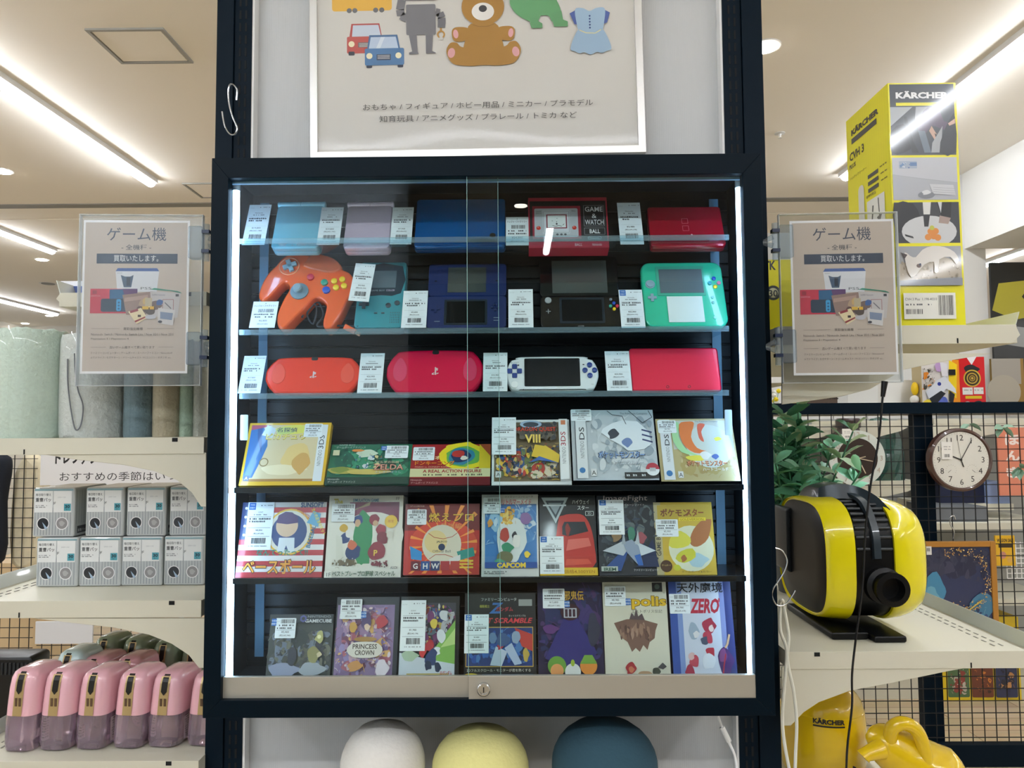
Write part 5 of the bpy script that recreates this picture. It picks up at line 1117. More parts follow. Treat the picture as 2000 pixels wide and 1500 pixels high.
# ---- wrapped towel rolls
def roll(px0, px1, pyt, Y, col, label, band=None, tie=False):
    cx = (px0+px1)/2; c = at(cx, 856, Y); r_ = (at(px1, 856, Y).x-at(px0, 856, Y).x)/2; h = at(cx, pyt, Y-r_*.3).z-zL1
    m = mat('towel_'+col, col, .95, noise=.12, nscale=160, bump=1.6)
    t = thing('towel_roll', label, 'towel roll', (c.x, Y, zL1), group='wrapped rolls on the left shelf')
    rnd = random.Random(int(px0)); n = 40; vs = []; prof = [(.97, 0), (1, .03), (1, .3), (1.0, .6), (1, .93), (.96, .985), (.80, 1.0), (.55, .985), (.3, .97), (.05, .965)]
    for q_, z in prof:
        for k in range(n):
            a = 2*math.pi*k/n; rr_ = r_*q_*(1+.012*math.sin(3*a+z*2)+rnd.uniform(-.012, .012)); vs.append((rr_*math.cos(a), rr_*math.sin(a), z*h+rnd.uniform(-.0025, .0025)*(z > .5)))
    b = B(); b.add(vs, [(i*n+k, i*n+(k+1) % n, (i+1)*n+(k+1) % n, (i+1)*n+k) for i in range(len(prof)-1) for k in range(n)]+[tuple(range(n))[::-1]], m)
    b.build('roll', t, smooth=True, angle=70)
    vs = []; prof = [(1.03, .002), (1.035, .2), (1.03, .5), (1.035, .8), (1.03, .97), (.9, 1.015)]
    for q_, z in prof:
        for k in range(n):
            a = 2*math.pi*k/n; rr_ = r_*q_*(1+rnd.uniform(-.01, .012)); vs.append((rr_*math.cos(a), rr_*math.sin(a), z*h))
    b = B(); b.add(vs, [(i*n+k, i*n+(k+1) % n, (i+1)*n+(k+1) % n, (i+1)*n+k) for i in range(len(prof)-1) for k in range(n)], FILM)
    b.build('plastic_wrap', t, smooth=True, angle=80)
    if tie:
        b = B(); P = [(-.3, -1.06, .75), (-.25, -1.07, .5), (-.1, -1.08, .25), (.05, -1.08, .08), (.2, -1.07, .12), (.25, -1.07, .3), (.1, -1.08, .45), (.0, -1.08, .62), (-.05, -1.07, .8)]
        b.tube(arc3([(x*r_, y*r_*math.sqrt(max(.05, 1-x*x))+0, z*h) for x, y, z in P]), .0012, mat('cord_grey', '70747a', .6), 6); b.build('drawstring', t)
    return t
roll(-2, 123, 644, .215, 'c4d6c8', 'large pale green towel roll in clear wrap at the left end of the shelf')
roll(123, 240, 655, .225, 'c9cfca', 'off-white towel roll with a grey drawstring under the left sign', tie=True)
roll(243, 299, 668, .225, '6f858c', 'blue-grey wrapped roll showing below the middle of the left sign')
roll(299, 350, 668, .230, 'b5ab90', 'beige wrapped roll between the blue-grey and the pale green rolls')
roll(350, 376, 664, .235, 'a9bfa8', 'slim pale green roll beside the beige roll below the left sign')
roll(377, 403, 668, .240, 'aeb0a2', 'slim stone grey roll touching the left side of the case')

# ---- packs of cleaning pads
def pad_pack(px0, px1, pyb, pyt, Y, z, label):
    a = at(px0, pyb, Y); b_ = at(px1, pyb, Y); w = b_.x-a.x; h = at(px0, pyt, Y).z-at(px0, pyb, Y).z; dp = .115
    A = Art(); m = mat('pad_wrap', 'c3c8c8', .25, coat=.7)
    out = rrect(-w/2, 0, w/2, h, .004, 3)
    A.slab(out, 0, dp, m, .003)
    A.face((-w/2+.001, -.0003, .001), (1, 0, 0), (0, 0, 1), w-.002, h-.002, ARTW)
    rnd = random.Random(int(px0+pyb))
    A.rect(.02, .02, .98, .98, 'b9bebe')
    for i in range(13):
        u = .03+i*.073; A.poly([(u, .03), (u+.03, .03), (u+.035, .3), (u+.02, .6), (u+.01, .6), (u+.005, .3)], '979da0')
    A.rect(.02, .95, .98, .985, '86a9b0')
    for k in (0, 1):
        x0 = .03+k*.47; x1 = x0+.445
        A.rect(x0, .50, x1, .945, 'e4e6e4')
        A.ell(x0+.22, .27, .155, None, 'e8e8e8'); A.ell(x0+.22, .27, .135, None, '22252b' if k == 0 else '8c8a8a')
        if k == 0: A.poly([(x0+.20, .30), (x0+.34, .17), (x0+.27, .15)], '9fb6cc')
        else: A.blob(x0+.22, .27, .08, .07, 'aaa8a8', 4)
    A.text('毎日取り替え', .245, .84, .055, '3a3d42', w=.38, bold=.02); A.text('重曹パッ', .245, .72, .085, '26282c', w=.38, bold=.035); A.text('ド', .53, .66, .06, '26282c', bold=.03)
    A.dashes(.06, .635, .34, .018, '6a6e74', 3); A.dashes(.06, .60, .30, .018, '6a6e74', 5); A.text('200×150', .70, .80, .025, 'b0b4b8', w=.2)
    A.rect(.76, .53, .93, .68, '4f9fae'); A.text('30', .845, .585, .07, '10343c', w=.12, bold=.04); A.text('枚入', .845, .545, .03, '10343c')
    A.face((w/2+.0003, .005, .001), (0, 1, 0), (0, 0, 1), dp-.01, h-.002, ARTW); A.rect(0, 0, 1, 1, 'a9b0ae'); A.rect(.05, .05, .4, .2, '303438'); A.text('重曹パッド', .22, .08, .06, 'd0d4d4', w=.3)
    for i in range(12): A.poly([(.08*i, .25), (.08*i+.03, .25), (.08*i+.04, .95), (.08*i+.02, .95)], '98a09e')
    o = A.build('pad_pack', loc=((a.x+b_.x)/2, Y, z)); tag(o, label, 'pack of cleaning pads', 'grey packs of cleaning pads'); return h
hb = 0
names = ('first', 'second', 'third', 'fourth')
for i, (x0, x1) in enumerate(((69, 151), (153, 235), (236, 316), (319, 398))):
    hb = max(hb, pad_pack(x0, x1, 1143, 1047, .262+.003*i, zL2, 'grey pack of cleaning pads in the lower row, %s from the left' % names[i]))
for i, (x0, x1) in enumerate(((63, 144), (166, 241), (246, 323), (330, 402))):
    pad_pack(x0, x1, 1044, 948, .265+.003*i, zL2+hb+.0005, 'grey pack of cleaning pads in the upper row, %s from the left' % names[i])

# ---- bottles with pink tops
def bottle(px0, px1, pyb, pyt, Y, kind, label, z=None):
    cx = (px0+px1)/2; c = at(cx, pyb, Y); w = at(px1, pyb, Y).x-at(px0, pyb, Y).x; z = zL3 if z is None else z
    h = at(cx, pyt, Y).z-z; dp = w*1.55
    cols = {'pink': ('e6b2bd', 'dcc0d6'), 'blue': ('c2dcde', 'c8dce0'), 'green': ('8a9c84', '6f8a84'), 'rose': ('c8929c', 'b08498')}[kind]
    m1 = mat('bottle_'+kind, cols[0], .25, coat=.8); m2 = mat('bottle_low_'+kind, cols[1], .05, coat=1.0, trans=.8)
    t = thing('wrapped_bottle', label, 'bottle', (c.x, Y, z), (0, 0, -.10), group='wrapped bottles on the lowest left shelf')
    def ringp(s, zz, lean):
        o_ = [(x, y) for x, y in rrect(-w/2*s, -dp/2*s, w/2*s, dp/2*s, w*.30*s, 5)]
        return [(x+lean, y+dp/2, zz) for x, y in o_]
    prof = [(.80, 0), (.92, .02), (.98, .12), (1.0, .28), (1.0, .45)]
    prof2 = [(1.0, .452), (.99, .60), (.96, .78), (.90, .90), (.80, .96), (.62, .992), (.3, 1.0)]
    def lft(pf, m, nm, pr):
        vs = []; 
        for s, q_ in pf: vs += ringp(s, q_*h, .14*w*math.sin(q_*1.6)-.06*w)
        n = 24; L = len(pf)
        b = B(); b.add(vs, [(i*n+k, i*n+(k+1) % n, (i+1)*n+(k+1) % n, (i+1)*n+k) for i in range(L-1) for k in range(n)]+[tuple(range(n))[::-1], tuple((L-1)*n+k for k in range(n))], m)
        return b.build(nm, pr, smooth=True, angle=50)
    lft(prof, m2, 'refill_window', t); body = lft(prof2, m1, 'bottle_body', t)
    gold = mat('gold_label', 'b8a070', .35, metal=.4); blk = mat('seal_black', '15130f', .4)
    def fr_(q_): 
        P = prof2; q_ = max(q_, .452)
        for i in range(len(P)-1):
            if P[i][1] <= q_ <= P[i+1][1]:
                k = (q_-P[i][1])/(P[i+1][1]-P[i][1]); s = P[i][0]+(P[i+1][0]-P[i][0])*k; break
        return (.14*w*math.sin(q_*1.6)-.06*w, dp/2*(1-s)-.0012, q_*h)
    def strip(q0, q1, hw, m, nm, tip=False, off=0.0, k=7):
        b = B(); vs = []
        for i in range(k):
            x, y, zz = fr_(q0+(q1-q0)*i/(k-1)); ww = hw*(0.1 if (tip and i == 0) else 1); vs += [(x-ww, y-off, zz), (x+ww, y-off, zz)]
        b.add(vs, [(2*i, 2*i+1, 2*i+3, 2*i+2) for i in range(k-1)], m); return b.build(nm, t)
    strip(.455, .955, w*.145, gold, 'gold_stripe'); strip(.72, .975, w*.09, blk, 'black_seal', tip=True, off=.0006)
    b = B()
    for s in (-1, 1):
        x, y, zz = fr_(.63); b.box(x+s*w*.06-w*.035, x+s*w*.06+w*.035, y-.0008, y-.0002, h*.575, h*.675, mat('bottle_slot', '5a4230', .4))
    b.build('label_windows', t)
    A = Art(); A.face((w/2+.0012, dp*.22, h*.08), (0, 1, 0), (0, 0, 1), dp*.55, h*.72, ARTW); A.rect(0, 0, 1, 1, 'd4c0c4' if kind in ('pink', 'rose') else 'c0c8c4')
    for i in range(22): A.dashes(.08, .04+i*.043, .92, .018, '3a3034', seed=i, dens=.7)
    A.build('side_label', t)
P6 = [(-8, 65, 1482), (61, 136, 1484), (133, 205, 1487), (207, 280, 1487), (275, 350, 1490), (352, 432, 1490)]
nm6 = ('pink-topped bottle at the left edge of the front row', 'pink-topped bottle, second in the front row', 'pink-topped bottle, third in the front row', 'pink-topped bottle, fourth in the front row', 'pink-topped bottle, fifth in the front row', 'pink-topped bottle half hidden behind the case edge')
for i, (x0, x1, yb) in enumerate(P6): bottle(x0+4, x1-4, yb, 1311+i*1.5, .175+.004*i, 'pink', nm6[i])
for x0, x1, yt, k, Y, lab in ((88, 150, 1275, 'blue', .275, 'pale blue bottle behind the front row of pink bottles'), (136, 200, 1287, 'rose', .28, 'dusky pink bottle in the second row, left one'), (204, 266, 1287, 'rose', .283, 'dusky pink bottle in the second row, right one'),
                              (163, 218, 1247, 'green', .37, 'green and gold bottle in the back row, leftmost'), (219, 276, 1250, 'green', .373, 'green and gold bottle in the back row, middle'), (280, 336, 1256, 'green', .376, 'green and gold bottle in the back row, right'), (338, 392, 1262, 'green', .379, 'green and gold bottle in shade beside the case')):
    bottle(x0+2, x1-2, 1450, yt, Y, k, lab)
# dark ridged handle behind the bottles
a = at(-40, 1300, .33); b_ = at(82, 1297, .34)
t = thing('ridged_case', 'black ridged plastic case behind the bottles at the left edge', 'case', (a.x, .31, zL3))
hh = at(0, 1277, .33).z-zL3; ww = b_.x-a.x
B().slab(rrect(0, 0, ww, hh, .01), 0, .06, BLACK, .006).build('shell', t, smooth=True)
b = B()
for i in range(14): b.box(.01+i*ww/15, .014+i*ww/15, -.002, .004, hh-.035, hh-.012, mat('ridge_grey', '24282c', .3))
b.build('ridges', t)

# ================================================================ acrylic sign holders
def sign(name_label, x0, y0, x1, y1, Y, hinge, yaw):
    a = at(x0, y1, Y); b_ = at(x1, y1, Y); w = b_.x-a.x; h = at((x0+x1)/2, y0, Y).z-a.z; c = (a+b_)/2
    t = thing('sign_holder', name_label, 'sign', (c.x, Y, c.z), (0, 0, yaw), group='trade-in signs beside the case')
    B().slab(rrect(-w/2, 0, w/2, h, .003), -.004, -.0025, ACRYL2, .0005).build('front_sheet', t)
    B().slab(rrect(-w/2, 0, w/2, h, .003), .0025, .004, ACRYL2, .0005).build('rear_sheet', t)
    e_ = B()
    for s in ((-w/2, -w/2+.0012, 0, h), (w/2-.0012, w/2, 0, h), (-w/2, w/2, h-.0012, h), (-w/2, w/2, 0, .0012)): e_.box(s[0], s[1], -.0045, .0045, s[2], s[3], EDGE2)
    e_.build('polished_edge', t)
    # print
    px0, px1, pz0, pz1 = (-w/2+.006, w/2-.024, .022, h-.010) if hinge > 0 else (-w/2+.020, w/2-.006, .014, h-.012)
    A = Art(); A.box(px0, px1, -.0006, .0006, pz0, pz1, mat('paper_white', 'e6e6e8', .6)); A.face((px0, -.0007, pz0), (1, 0, 0), (0, 0, 1), px1-px0, pz1-pz0, ART)
    A.rect(.02, .015, .98, .985, 'b9aca0'); NV = '2a3a50'
    A.text('ゲーム機', .50, .865, .088, NV, w=.56, bold=.008); A.text('- 全機種 -', .50, .805, .035, '2c3644', w=.28, bold=.015); A.rect(.13, .715, .89, .78, NV); A.text('買取いたします。', .50, .728, .042, 'd6d8da', w=.42, bold=.01)
    # picture of boxed consoles
    A.poly([(.31, .665), (.33, .685), (.70, .685), (.72, .665)], '3a5a98'); A.poly([(.31, .665), (.72, .665), (.70, .53), (.33, .53)], 'cdd0d6'); A.poly([(.36, .64), (.40, .63), (.45, .63), (.48, .64), (.46, .56), (.39, .56)], '39506a'); A.rect(.415, .57, .45, .625, '1c2a3c'); A.text('SONY', .35, .65, .006, '60646c', w=.05); A.text('PS5', .60, .545, .016, '50545c', w=.10)
    A.rect(.08, .39, .50, .55, 'b82a42'); A.poly([(.26, .40), (.26, .545), (.52, .55), (.52, .40)], '1d5a84'); A.poly([(.40, .50), (.52, .50), (.52, .55), (.38, .55)], '5a3a6a'); A.rr(.18, .40, .42, .485, .02, '22384e'); A.rr(.325, .405, .37, .482, .015, '2f94cc'); A.rect(.10, .515, .14, .54, '8c2034'); A.text('SWITCH', .13, .498, .010, 'd09aa4', w=.09)
    for v in (.46, .44, .42): A.ell(.348, v, .010, None, '1c5c84')
    A.poly([(.38, .51), (.64, .53), (.66, .42), (.60, .38), (.42, .38)], '8c746c'); A.poly([(.40, .49), (.62, .51), (.62, .485), (.40, .465)], 'a88c80')
    A.poly([(.64, .545), (.92, .53), (.94, .52), (.90, .535), (.68, .555)], '3a9078'); A.poly([(.64, .535), (.93, .52), (.90, .36), (.66, .37)], 'b9b4b4'); A.frame(.76, .41, .86, .48, .006, '9a7070'); A.line([(.78, .46), (.84, .42)], .01, '706c74'); A.rect(.88, .50, .91, .515, '33363c'); A.text('SUPER Famicom', .72, .505, .010, '5a5e70', w=.12)
    for x, z, r, c_ in ((.58, .455, .05, 'a89078'), (.61, .47, .05, 'c0a068'), (.70, .44, .06, '6c5a54'), (.73, .46, .04, '385a90'), (.64, .41, .06, '50443e'), (.56, .41, .05, '5c4440'), (.62, .44, .03, 'd8cc9c')): A.blob(x, z, r, r*.6, c_, int(x*100+z*100), jag=.3)
    A.rect(.595, .435, .66, .49, 'b0a488'); A.rect(.57, .415, .63, .435, 'd0a83c'); A.rect(.64, .415, .68, .435, 'd8a830')
    A.poly([(.44, .40), (.56, .425), (.62, .36), (.52, .32)], 'd8c8a0'); A.poly([(.455, .405), (.53, .42), (.535, .405), (.46, .39)], '8c3038'); A.poly([(.50, .34), (.60, .37), (.605, .362), (.51, .33)], '8c3038'); A.rect(.53, .365, .56, .38, '3a2c2c')
    A.poly([(.72, .425), (.88, .41), (.86, .31), (.72, .325)], 'c6c4c4'); A.poly([(.74, .40), (.86, .39), (.85, .345), (.74, .355)], '7886a0'); A.ell(.65, .365, .05, .014, 'b4b4bc'); A.ell(.74, .335, .02, .008, '3c3c44')
    A.line([(.10, .29), (.36, .29)], .003, '7c7470'); A.line([(.62, .29), (.87, .29)], .003, '7c7470'); A.text('買取強化機種', .49, .28, .018, '4a4644', w=.18)
    A.text('Nintendo Switch / Nintendo Switch Lite / New 3DS / New 2DS', .10, .245, .015, '4a4644', al='l', w=.77, res=1); A.text('Playstation 5 / Playstation 4', .10, .215, .015, '4a4644', al='l', w=.35, res=1)
    A.line([(.10, .17), (.24, .17)], .003, '7c7470'); A.line([(.73, .17), (.87, .17)], .003, '7c7470'); A.text('古いゲーム機すべて買い取ります', .485, .16, .018, '4a4644', w=.42)
    A.text('ファミリーコンピューター / ゲームボーイ / スーパーファミコン / Nintendo64', .10, .125, .015, '4a4644', al='l', w=.76, res=1); A.text('メガドライブ / セガサターン / ドリームキャスト / PCエンジン / ネオジオ etc...', .10, .095, .015, '4a4644', al='l', w=.76, res=1)
    A.build('printed_sheet', t)
    # clip hinges
    for v in (.74, .12):
        x = hinge*(w/2-.012); b = B()
        b.slab(rrect(x-.012*1, h*v, x+.012, h*v+.058, .003), -.008, .008, ACRYL3, .001)
        b.tube([(hinge*(w/2+.006), -.002, h*v-.004), (hinge*(w/2+.006), -.002, h*v+.062)], .0055, ACRYL3, 10)
        hn = b.build('clip_hinge', t, smooth=True)
        for q_ in (.010, .045): B().box(hinge*(w/2+.006)-.0065, hinge*(w/2+.006)+.0065, -.0085, .0045, h*v+q_, h*v+q_+.006, mat('hinge_pin', '2a3550', .3)).build('hinge_pin', hn)
        b = B(); b.tube([(hinge*(w/2+.010), -.002, h*v+.022), (hinge*(w/2+.028), .004, h*v+.029)], [.005, .003], ACRYL3, 8); b.tube([(hinge*(w/2+.010), -.002, h*v+.038), (hinge*(w/2+.028), .004, h*v+.029)], [.005, .003], ACRYL3, 8); b.build('suction_arm', t, smooth=True)
ACRYL2 = clear_mat('sign_acrylic', 'fbfcfc', 1.45, haze=.008, hazecol='e8ecee'); ACRYL3 = clear_mat('hinge_acrylic', 'e4ecf2', 1.6, haze=.12, hazecol='e4ecf4'); EDGE2 = clear_mat('edge_acrylic', 'f0f4f6', 1.6, haze=.4, hazecol='f0f4f6')
sign('game console trade-in sign in a clear acrylic holder on the left side of the case', 152, 419, 390, 754, .10, 1, .05)
sign('game console trade-in sign in a clear acrylic holder on the right side of the case', 1530, 416, 1760, 748, .10, -1, -.05)
# ================================================================ things on the right shelves
# tall yellow and black box
def karton():
    Y = .165; a = at(1751, 634, Y); b_ = at(1886, 628, Y); w = b_.x-a.x; zb = zR1; h = at(1808, 162, Y).z-zb; dp = .175
    A = Art(); A.slab([(-w/2, 0), (w/2, 0), (w/2, h), (-w/2, h)], 0, dp, mat('carton_yellow', 'e8e00a', .4, coat=.3), .0008)
    A.face((-w/2, -.0002, 0), (1, 0, 0), (0, 0, 1), w, h, ARTG)
    Yw = 'e6de0c'; A.rect(0, 0, 1, 1, Yw); A.rect(.02, .70, .965, .995, '26323c')
    A.text('KÄRCHER', .50, .935, .032, 'e6e8ea', w=.78, bold=.05); A.rect(.11, .905, .89, .918, Yw)
    A.rect(.02, .70, .965, .90, '3c434c'); A.poly([(.02, .90), (.35, .90), (.02, .82)], 'a8aeb2'); A.poly([(.40, .90), (.62, .90), (.60, .84), (.38, .85)], '9a9ea4')
    A.poly(smoothen([(.02, .80), (.2, .83), (.30, .80), (.34, .74), (.2, .71), (.02, .71)], 2), '1e252c'); A.poly([(.22, .86), (.26, .86), (.34, .76), (.42, .71), (.32, .71), (.26, .78)], '2a3138'); A.poly(smoothen([(.46, .86), (.58, .90), (.74, .89), (.80, .84), (.92, .83), (.90, .80), (.74, .81), (.62, .82), (.50, .78), (.42, .80)], 2), '54465e')
    A.poly([(.42, .80), (.52, .80), (.60, .71), (.50, .71)], '6a7886'); A.poly([(.58, .80), (.66, .76), (.70, .78), (.62, .82)], 'c09c88'); A.poly([(.66, .79), (.71, .78), (.76, .73), (.70, .73)], '20242a'); A.poly([(.67, .775), (.70, .77), (.73, .75), (.70, .75)], 'd4d6d4'); A.poly([(.60, .71), (.74, .71), (.78, .82), (.62, .75)], 'a0a4a8'); A.poly(smoothen([(.72, .71), (.80, .80), (.92, .86), (.965, .86), (.965, .71)], 2), '242b32'); A.poly([(.86, .83), (.965, .85), (.965, .83), (.88, .82)], 'c8a494'); A.blob(.62, .89, .06, .012, '3a2e2c', 3)
    A.rect(.02, .515, .965, .69, 'aaadb4'); A.poly([(.02, .62), (.965, .585), (.965, .69), (.02, .69)], 'b9bcc2'); A.line([(.02, .62), (.5, .60), (.965, .585)], .004, '94979e'); A.rect(.12, .645, .38, .675, '9aa6b8'); A.rect(.28, .655, .38, .67, '5c7ca8'); A.scatter(.12, .642, .28, .678, ['6a88b0', 'd0d4d8', '50689a'], 12, .02, 4)
    A.poly([(.55, .58), (.9, .575), (.93, .53), (.6, .54)], 'c4c6ca'); A.ell(.50, .535, .12, .015, '7c8088'); A.blob(.50, .545, .08, .012, 'd0d2d4', 3)
    for i in range(4): A.line([(.60, .566-i*.009), (.92, .56-i*.009)], .004, '8e929a')
    A.rect(.02, .335, .965, .505, '32363c'); A.poly(smoothen([(.02, .50), (.3, .50), (.40, .44), (.38, .40), (.1, .38), (.02, .40)], 2), '1c2026'); A.ell(.52, .385, .40, .065, 'c6c8ca', a0=0, a1=360); A.rect(.02, .30, .965, .338, Yw)
    A.poly([(.44, .505), (.56, .505), (.53, .43), (.45, .43)], 'd4d4d0'); A.poly([(.44, .455), (.54, .455), (.51, .405), (.45, .405)], '20242a'); A.poly([(.64, .505), (.86, .505), (.84, .44), (.74, .42)], '14181c'); A.poly([(.68, .45), (.84, .44), (.80, .415), (.66, .42)], 'a08c84'); A.poly([(.66, .505), (.72, .505), (.70, .46)], 'c8ccd0')
    for x, z in ((.50, .362), (.58, .366), (.64, .36), (.54, .385), (.61, .386)): A.ell(x, z, .048, None, 'd88a3c')
    A.ell(.56, .40, .035, None, 'b8b848'); A.poly([(.16, .375), (.28, .365), (.29, .357), (.17, .367)], '20242a')
    A.rect(.02, .165, .965, .325, '9fa2a8'); A.poly([(.02, .185), (.96, .20), (.96, .26), (.6, .29), (.02, .25)], 'b4aa98'); A.scatter(.02, .185, .95, .27, ['c8c0b0', 'a09684', 'd0c8b8', '8c8474'], 60, .02, 4); A.poly([(.02, .165), (.965, .165), (.965, .195), (.02, .185)], '8a8e98')
    A.poly(smoothen([(.14, .30), (.22, .285), (.30, .28), (.40, .31), (.55, .325), (.72, .32), (.86, .30), (.92, .27), (.88, .25), (.80, .28), (.64, .27), (.62, .22), (.56, .22), (.56, .26), (.42, .25), (.30, .21), (.22, .20), (.16, .24)], 2), 'dcd8d2'); A.poly([(.08, .30), (.18, .29), (.14, .275)], '50484a'); A.ell(.34, .245, .035, .008, '6c5c58'); A.ell(.36, .25, .015, .005, '2c3c58')
    A.rect(.10, .03, .85, .135, 'e4e4dc'); A.bars(.60, .045, .82, .125, n=26, seed=9); A.bars(.13, .05, .38, .07, n=20, seed=5); A.text('CVH 3 Plus  1.198-403.0', .35, .105, .010, '30343a', w=.46); A.dashes(.13, .085, .50, .007, '50545a', 3)
    # left face
    A.face((-w/2-.0002, dp, 0), (0, -1, 0), (0, 0, 1), dp, h, ARTG)
    A.rect(0, 0, 1, 1, 'e4dc0a')
    for i in range(14): A.rect(.32+i*.05, .5, .322+i*.05, 1, 'd2cb08')
    A.text('KÄRCHER', .46, .91, .033, '26282a', w=.66, bold=.06); A.rect(.13, .873, .74, .898, '26323a'); A.text('CVH 3', .25, .80, .038, '1c1e20', w=.36, bold=.03); A.text('PLUS', .14, .765, .020, '26282a', w=.16, bold=.03); A.text('ハンディクリーナー', .27, .715, .014, '4a4810', w=.40)
    for i in range(3): A.rect(.50, .665-i*.03, .74, .682-i*.03, '26323a'); A.dashes(.78, .68-i*.03, .93, .006, '50501c', i)
    A.rr(.26, .30, .40, .66, .06, 'd8d8d4'); A.rect(.46, .43, .86, .57, 'e0e0dc'); A.line([(.56, .45), (.60, .54)], .03, '3c3e42'); A.line([(.72, .56), (.74, .48)], .02, '3c3e42'); A.poly([(.68, .48), (.80, .49), (.74, .45)], '44464a'); A.text('標準付属品', .56, .585, .012, '30301c', w=.22)
    o = A.build('product_box', loc=((a.x+b_.x)/2, Y, zb)); tag(o, 'tall yellow and dark photo-covered product box on the upper right shelf', 'box')
karton()
Y = .30; a = at(1478, 640, Y); b_ = at(1640, 640, Y); w = b_.x-a.x; h = at(1510, 455, Y).z-zR1
A = Art(); A.slab([(-w/2, 0), (w/2, 0), (w/2, h), (-w/2, h)], 0, .2, mat('carton_yellow'), .0008); A.face((-w/2, -.0002, 0), (1, 0, 0), (0, 0, 1), w, h, ARTG); A.rect(0, .74, 1, 1, 'dcdcd8'); A.text('CLITK', .10, .64, .09, '30343a', w=.30, bold=.03); A.ell(.21, .42, .09, None, '3c444c'); A.ell(.21, .42, .06, None, 'c8c8a8'); A.text('30', .21, .38, .07, '3c444c', bold=.03); A.rect(.28, 0, .30, 1, 'c8c020')
o = A.build('product_box', loc=((a.x+b_.x)/2, Y, zR1)); tag(o, 'yellow box with a round dark badge, hidden behind the right sign', 'box')

# ---- yellow and black wet cleaner
vc = thing('canister_cleaner', 'black canister cleaner with two wide yellow bands on the right shelf', 'cleaner', (.73, .345, zR2))
YEL = mat('cleaner_yellow', 'e6d80a', .25, coat=.7); VB = mat('cleaner_black', '070809', .38, spec=.3); VG = mat('cleaner_dark_grey', '1c2226', .42)
HB = at(1640, 985, .22).z-zR2; DB_ = .27
def sq(n, ry, rz, e=.62):
    r_ = []
    for k in range(n):
        a = 2*math.pi*k/n; c, s = math.cos(a), math.sin(a)
        r_.append((ry*math.copysign(abs(c)**e, c), rz*math.copysign(abs(s)**e, s)))
    return r_
def drum(prof, m, nm, capm=None, n=56):
    vs = []
    for x, s in prof:
        vs += [(x, y, z+HB/2+.012) for y, z in sq(n, DB_/2*s, (HB/2-.006)*s)]
    L = len(prof); b = B(); b.add(vs, [(i*n+k, i*n+(k+1) % n, (i+1)*n+(k+1) % n, (i+1)*n+k) for i in range(L-1) for k in range(n)]+[tuple(range(n))[::-1], tuple((L-1)*n+k for k in range(n))], m)
    return b.build(nm, vc, smooth=True, angle=40)
drum([(-.107, .05), (-.1065, .6), (-.104, .86), (-.099, .915), (-.06, .92)], VB, 'end_cap')
drum([(-.100, .92), (-.104, .935), (-.100, .955), (-.085, .975), (-.064, .995), (-.052, 1.0), (-.050, .975), (-.050, .90)], YEL, 'yellow_band')
drum([(-.06, .93), (-.03, .95), (.02, .95), (.06, .92)], VB, 'body')
drum([(.022, .90), (.022, .985), (.026, .995), (.05, .975), (.070, .93), (.088, .85), (.098, .74)], YEL, 'yellow_band')
drum([(.08, .72), (.100, .72), (.103, .60)], VB, 'end_cap')
# vents
b = B(); b2 = B(); n = 56; base = sq(n, DB_/2*.952, (HB/2-.006)*.952)
for k in range(n):
    a = 2*math.pi*k/n
    if .15*math.pi < a < .62*math.pi or 1.02*math.pi < a < 1.35*math.pi: pass
for j, ang in enumerate([88+9.5*i for i in range(10)]):
    a = math.radians(ang); c, s = math.cos(a), math.sin(a); e = .62
    y, z = DB_/2*.965*math.copysign(abs(c)**e, c), (HB/2-.006)*.965*math.copysign(abs(s)**e, s)+HB/2+.012
    b.tube([(-.048, y, z), (-.024, y, z)], .0035, VG, 8); b2.tube([(-.004, y, z), (.018, y, z)], .0035, VG, 8)
b.build('vent_ribs', vc, smooth=True); b2.build('vent_ribs', vc, smooth=True)
# handle
hd = B()
prof_h = [(-.085, .03, HB-.010), (-.075, .01, HB+.012), (-.045, -.005, HB+.022), (-.01, -.02, HB+.020), (.015, -.05, HB+.004), (.03, -.075, HB-.02)]
pts = arc3(prof_h, 5); vs = []
for p in pts:
    for dy, dz in ((-.036, -.020), (-.028, .008), (.028, .008), (.036, -.020)): vs.append((p.x, p.y+dy, p.z+dz))
L = len(pts); hd.add(vs, [(i*4+k, i*4+(k+1) % 4, (i+1)*4+(k+1) % 4, (i+1)*4+k) for i in range(L-1) for k in range(4)]+[(3, 2, 1, 0), tuple((L-1)*4+k for k in range(4))], mat('handle_slate', '28333a', .35, coat=.4)); hd.build('carry_handle', vc, smooth=True, angle=45)
hd = B()
vs = []; P2 = arc3([(-.02, -.04, HB+.016), (-.014, -.095, HB+.0), (-.012, -.130, HB-.05), (-.012, -.137, HB-.10)], 5)
for p in P2:
    for dx in (-.006, .007): vs.append((p.x+dx, p.y, p.z)); vs.append((p.x+dx, p.y+.012, p.z-.004))
L = len(P2); hd.add(vs, [(i*4, i*4+2, (i+1)*4+2, (i+1)*4) for i in range(L-1)]+[(i*4+1, i*4, (i+1)*4, (i+1)*4+1) for i in range(L-1)]+[(i*4+2, i*4+3, (i+1)*4+3, (i+1)*4+2) for i in range(L-1)], mat('handle_slate')); hd.build('top_spine', vc, smooth=True)
# hose port
o = B().lathe([(.034, .02), (.034, -.012), (.026, -.016), (.026, -.032), (.031, -.034), (.031, -.042), (.021, -.043), (.021, -.02), (.001, -.018)], VB, (-.002, -.128, HB*.40), axis='y', n=30).build('hose_port', vc, smooth=True)
B().slab(rrect(-.10, 0, -.03, .014, .005), -.13, .10, VB, .003).build('foot', vc, smooth=True)
B().slab(rrect(-.03, .0, .030, .012, .004), -.15, .02, VB, .003).build('foot', vc, smooth=True)
B().slab(rrect(-.116, .09, -.100, .225, .008), .045, .125, VG, .003).build('side_latch', vc, smooth=True)

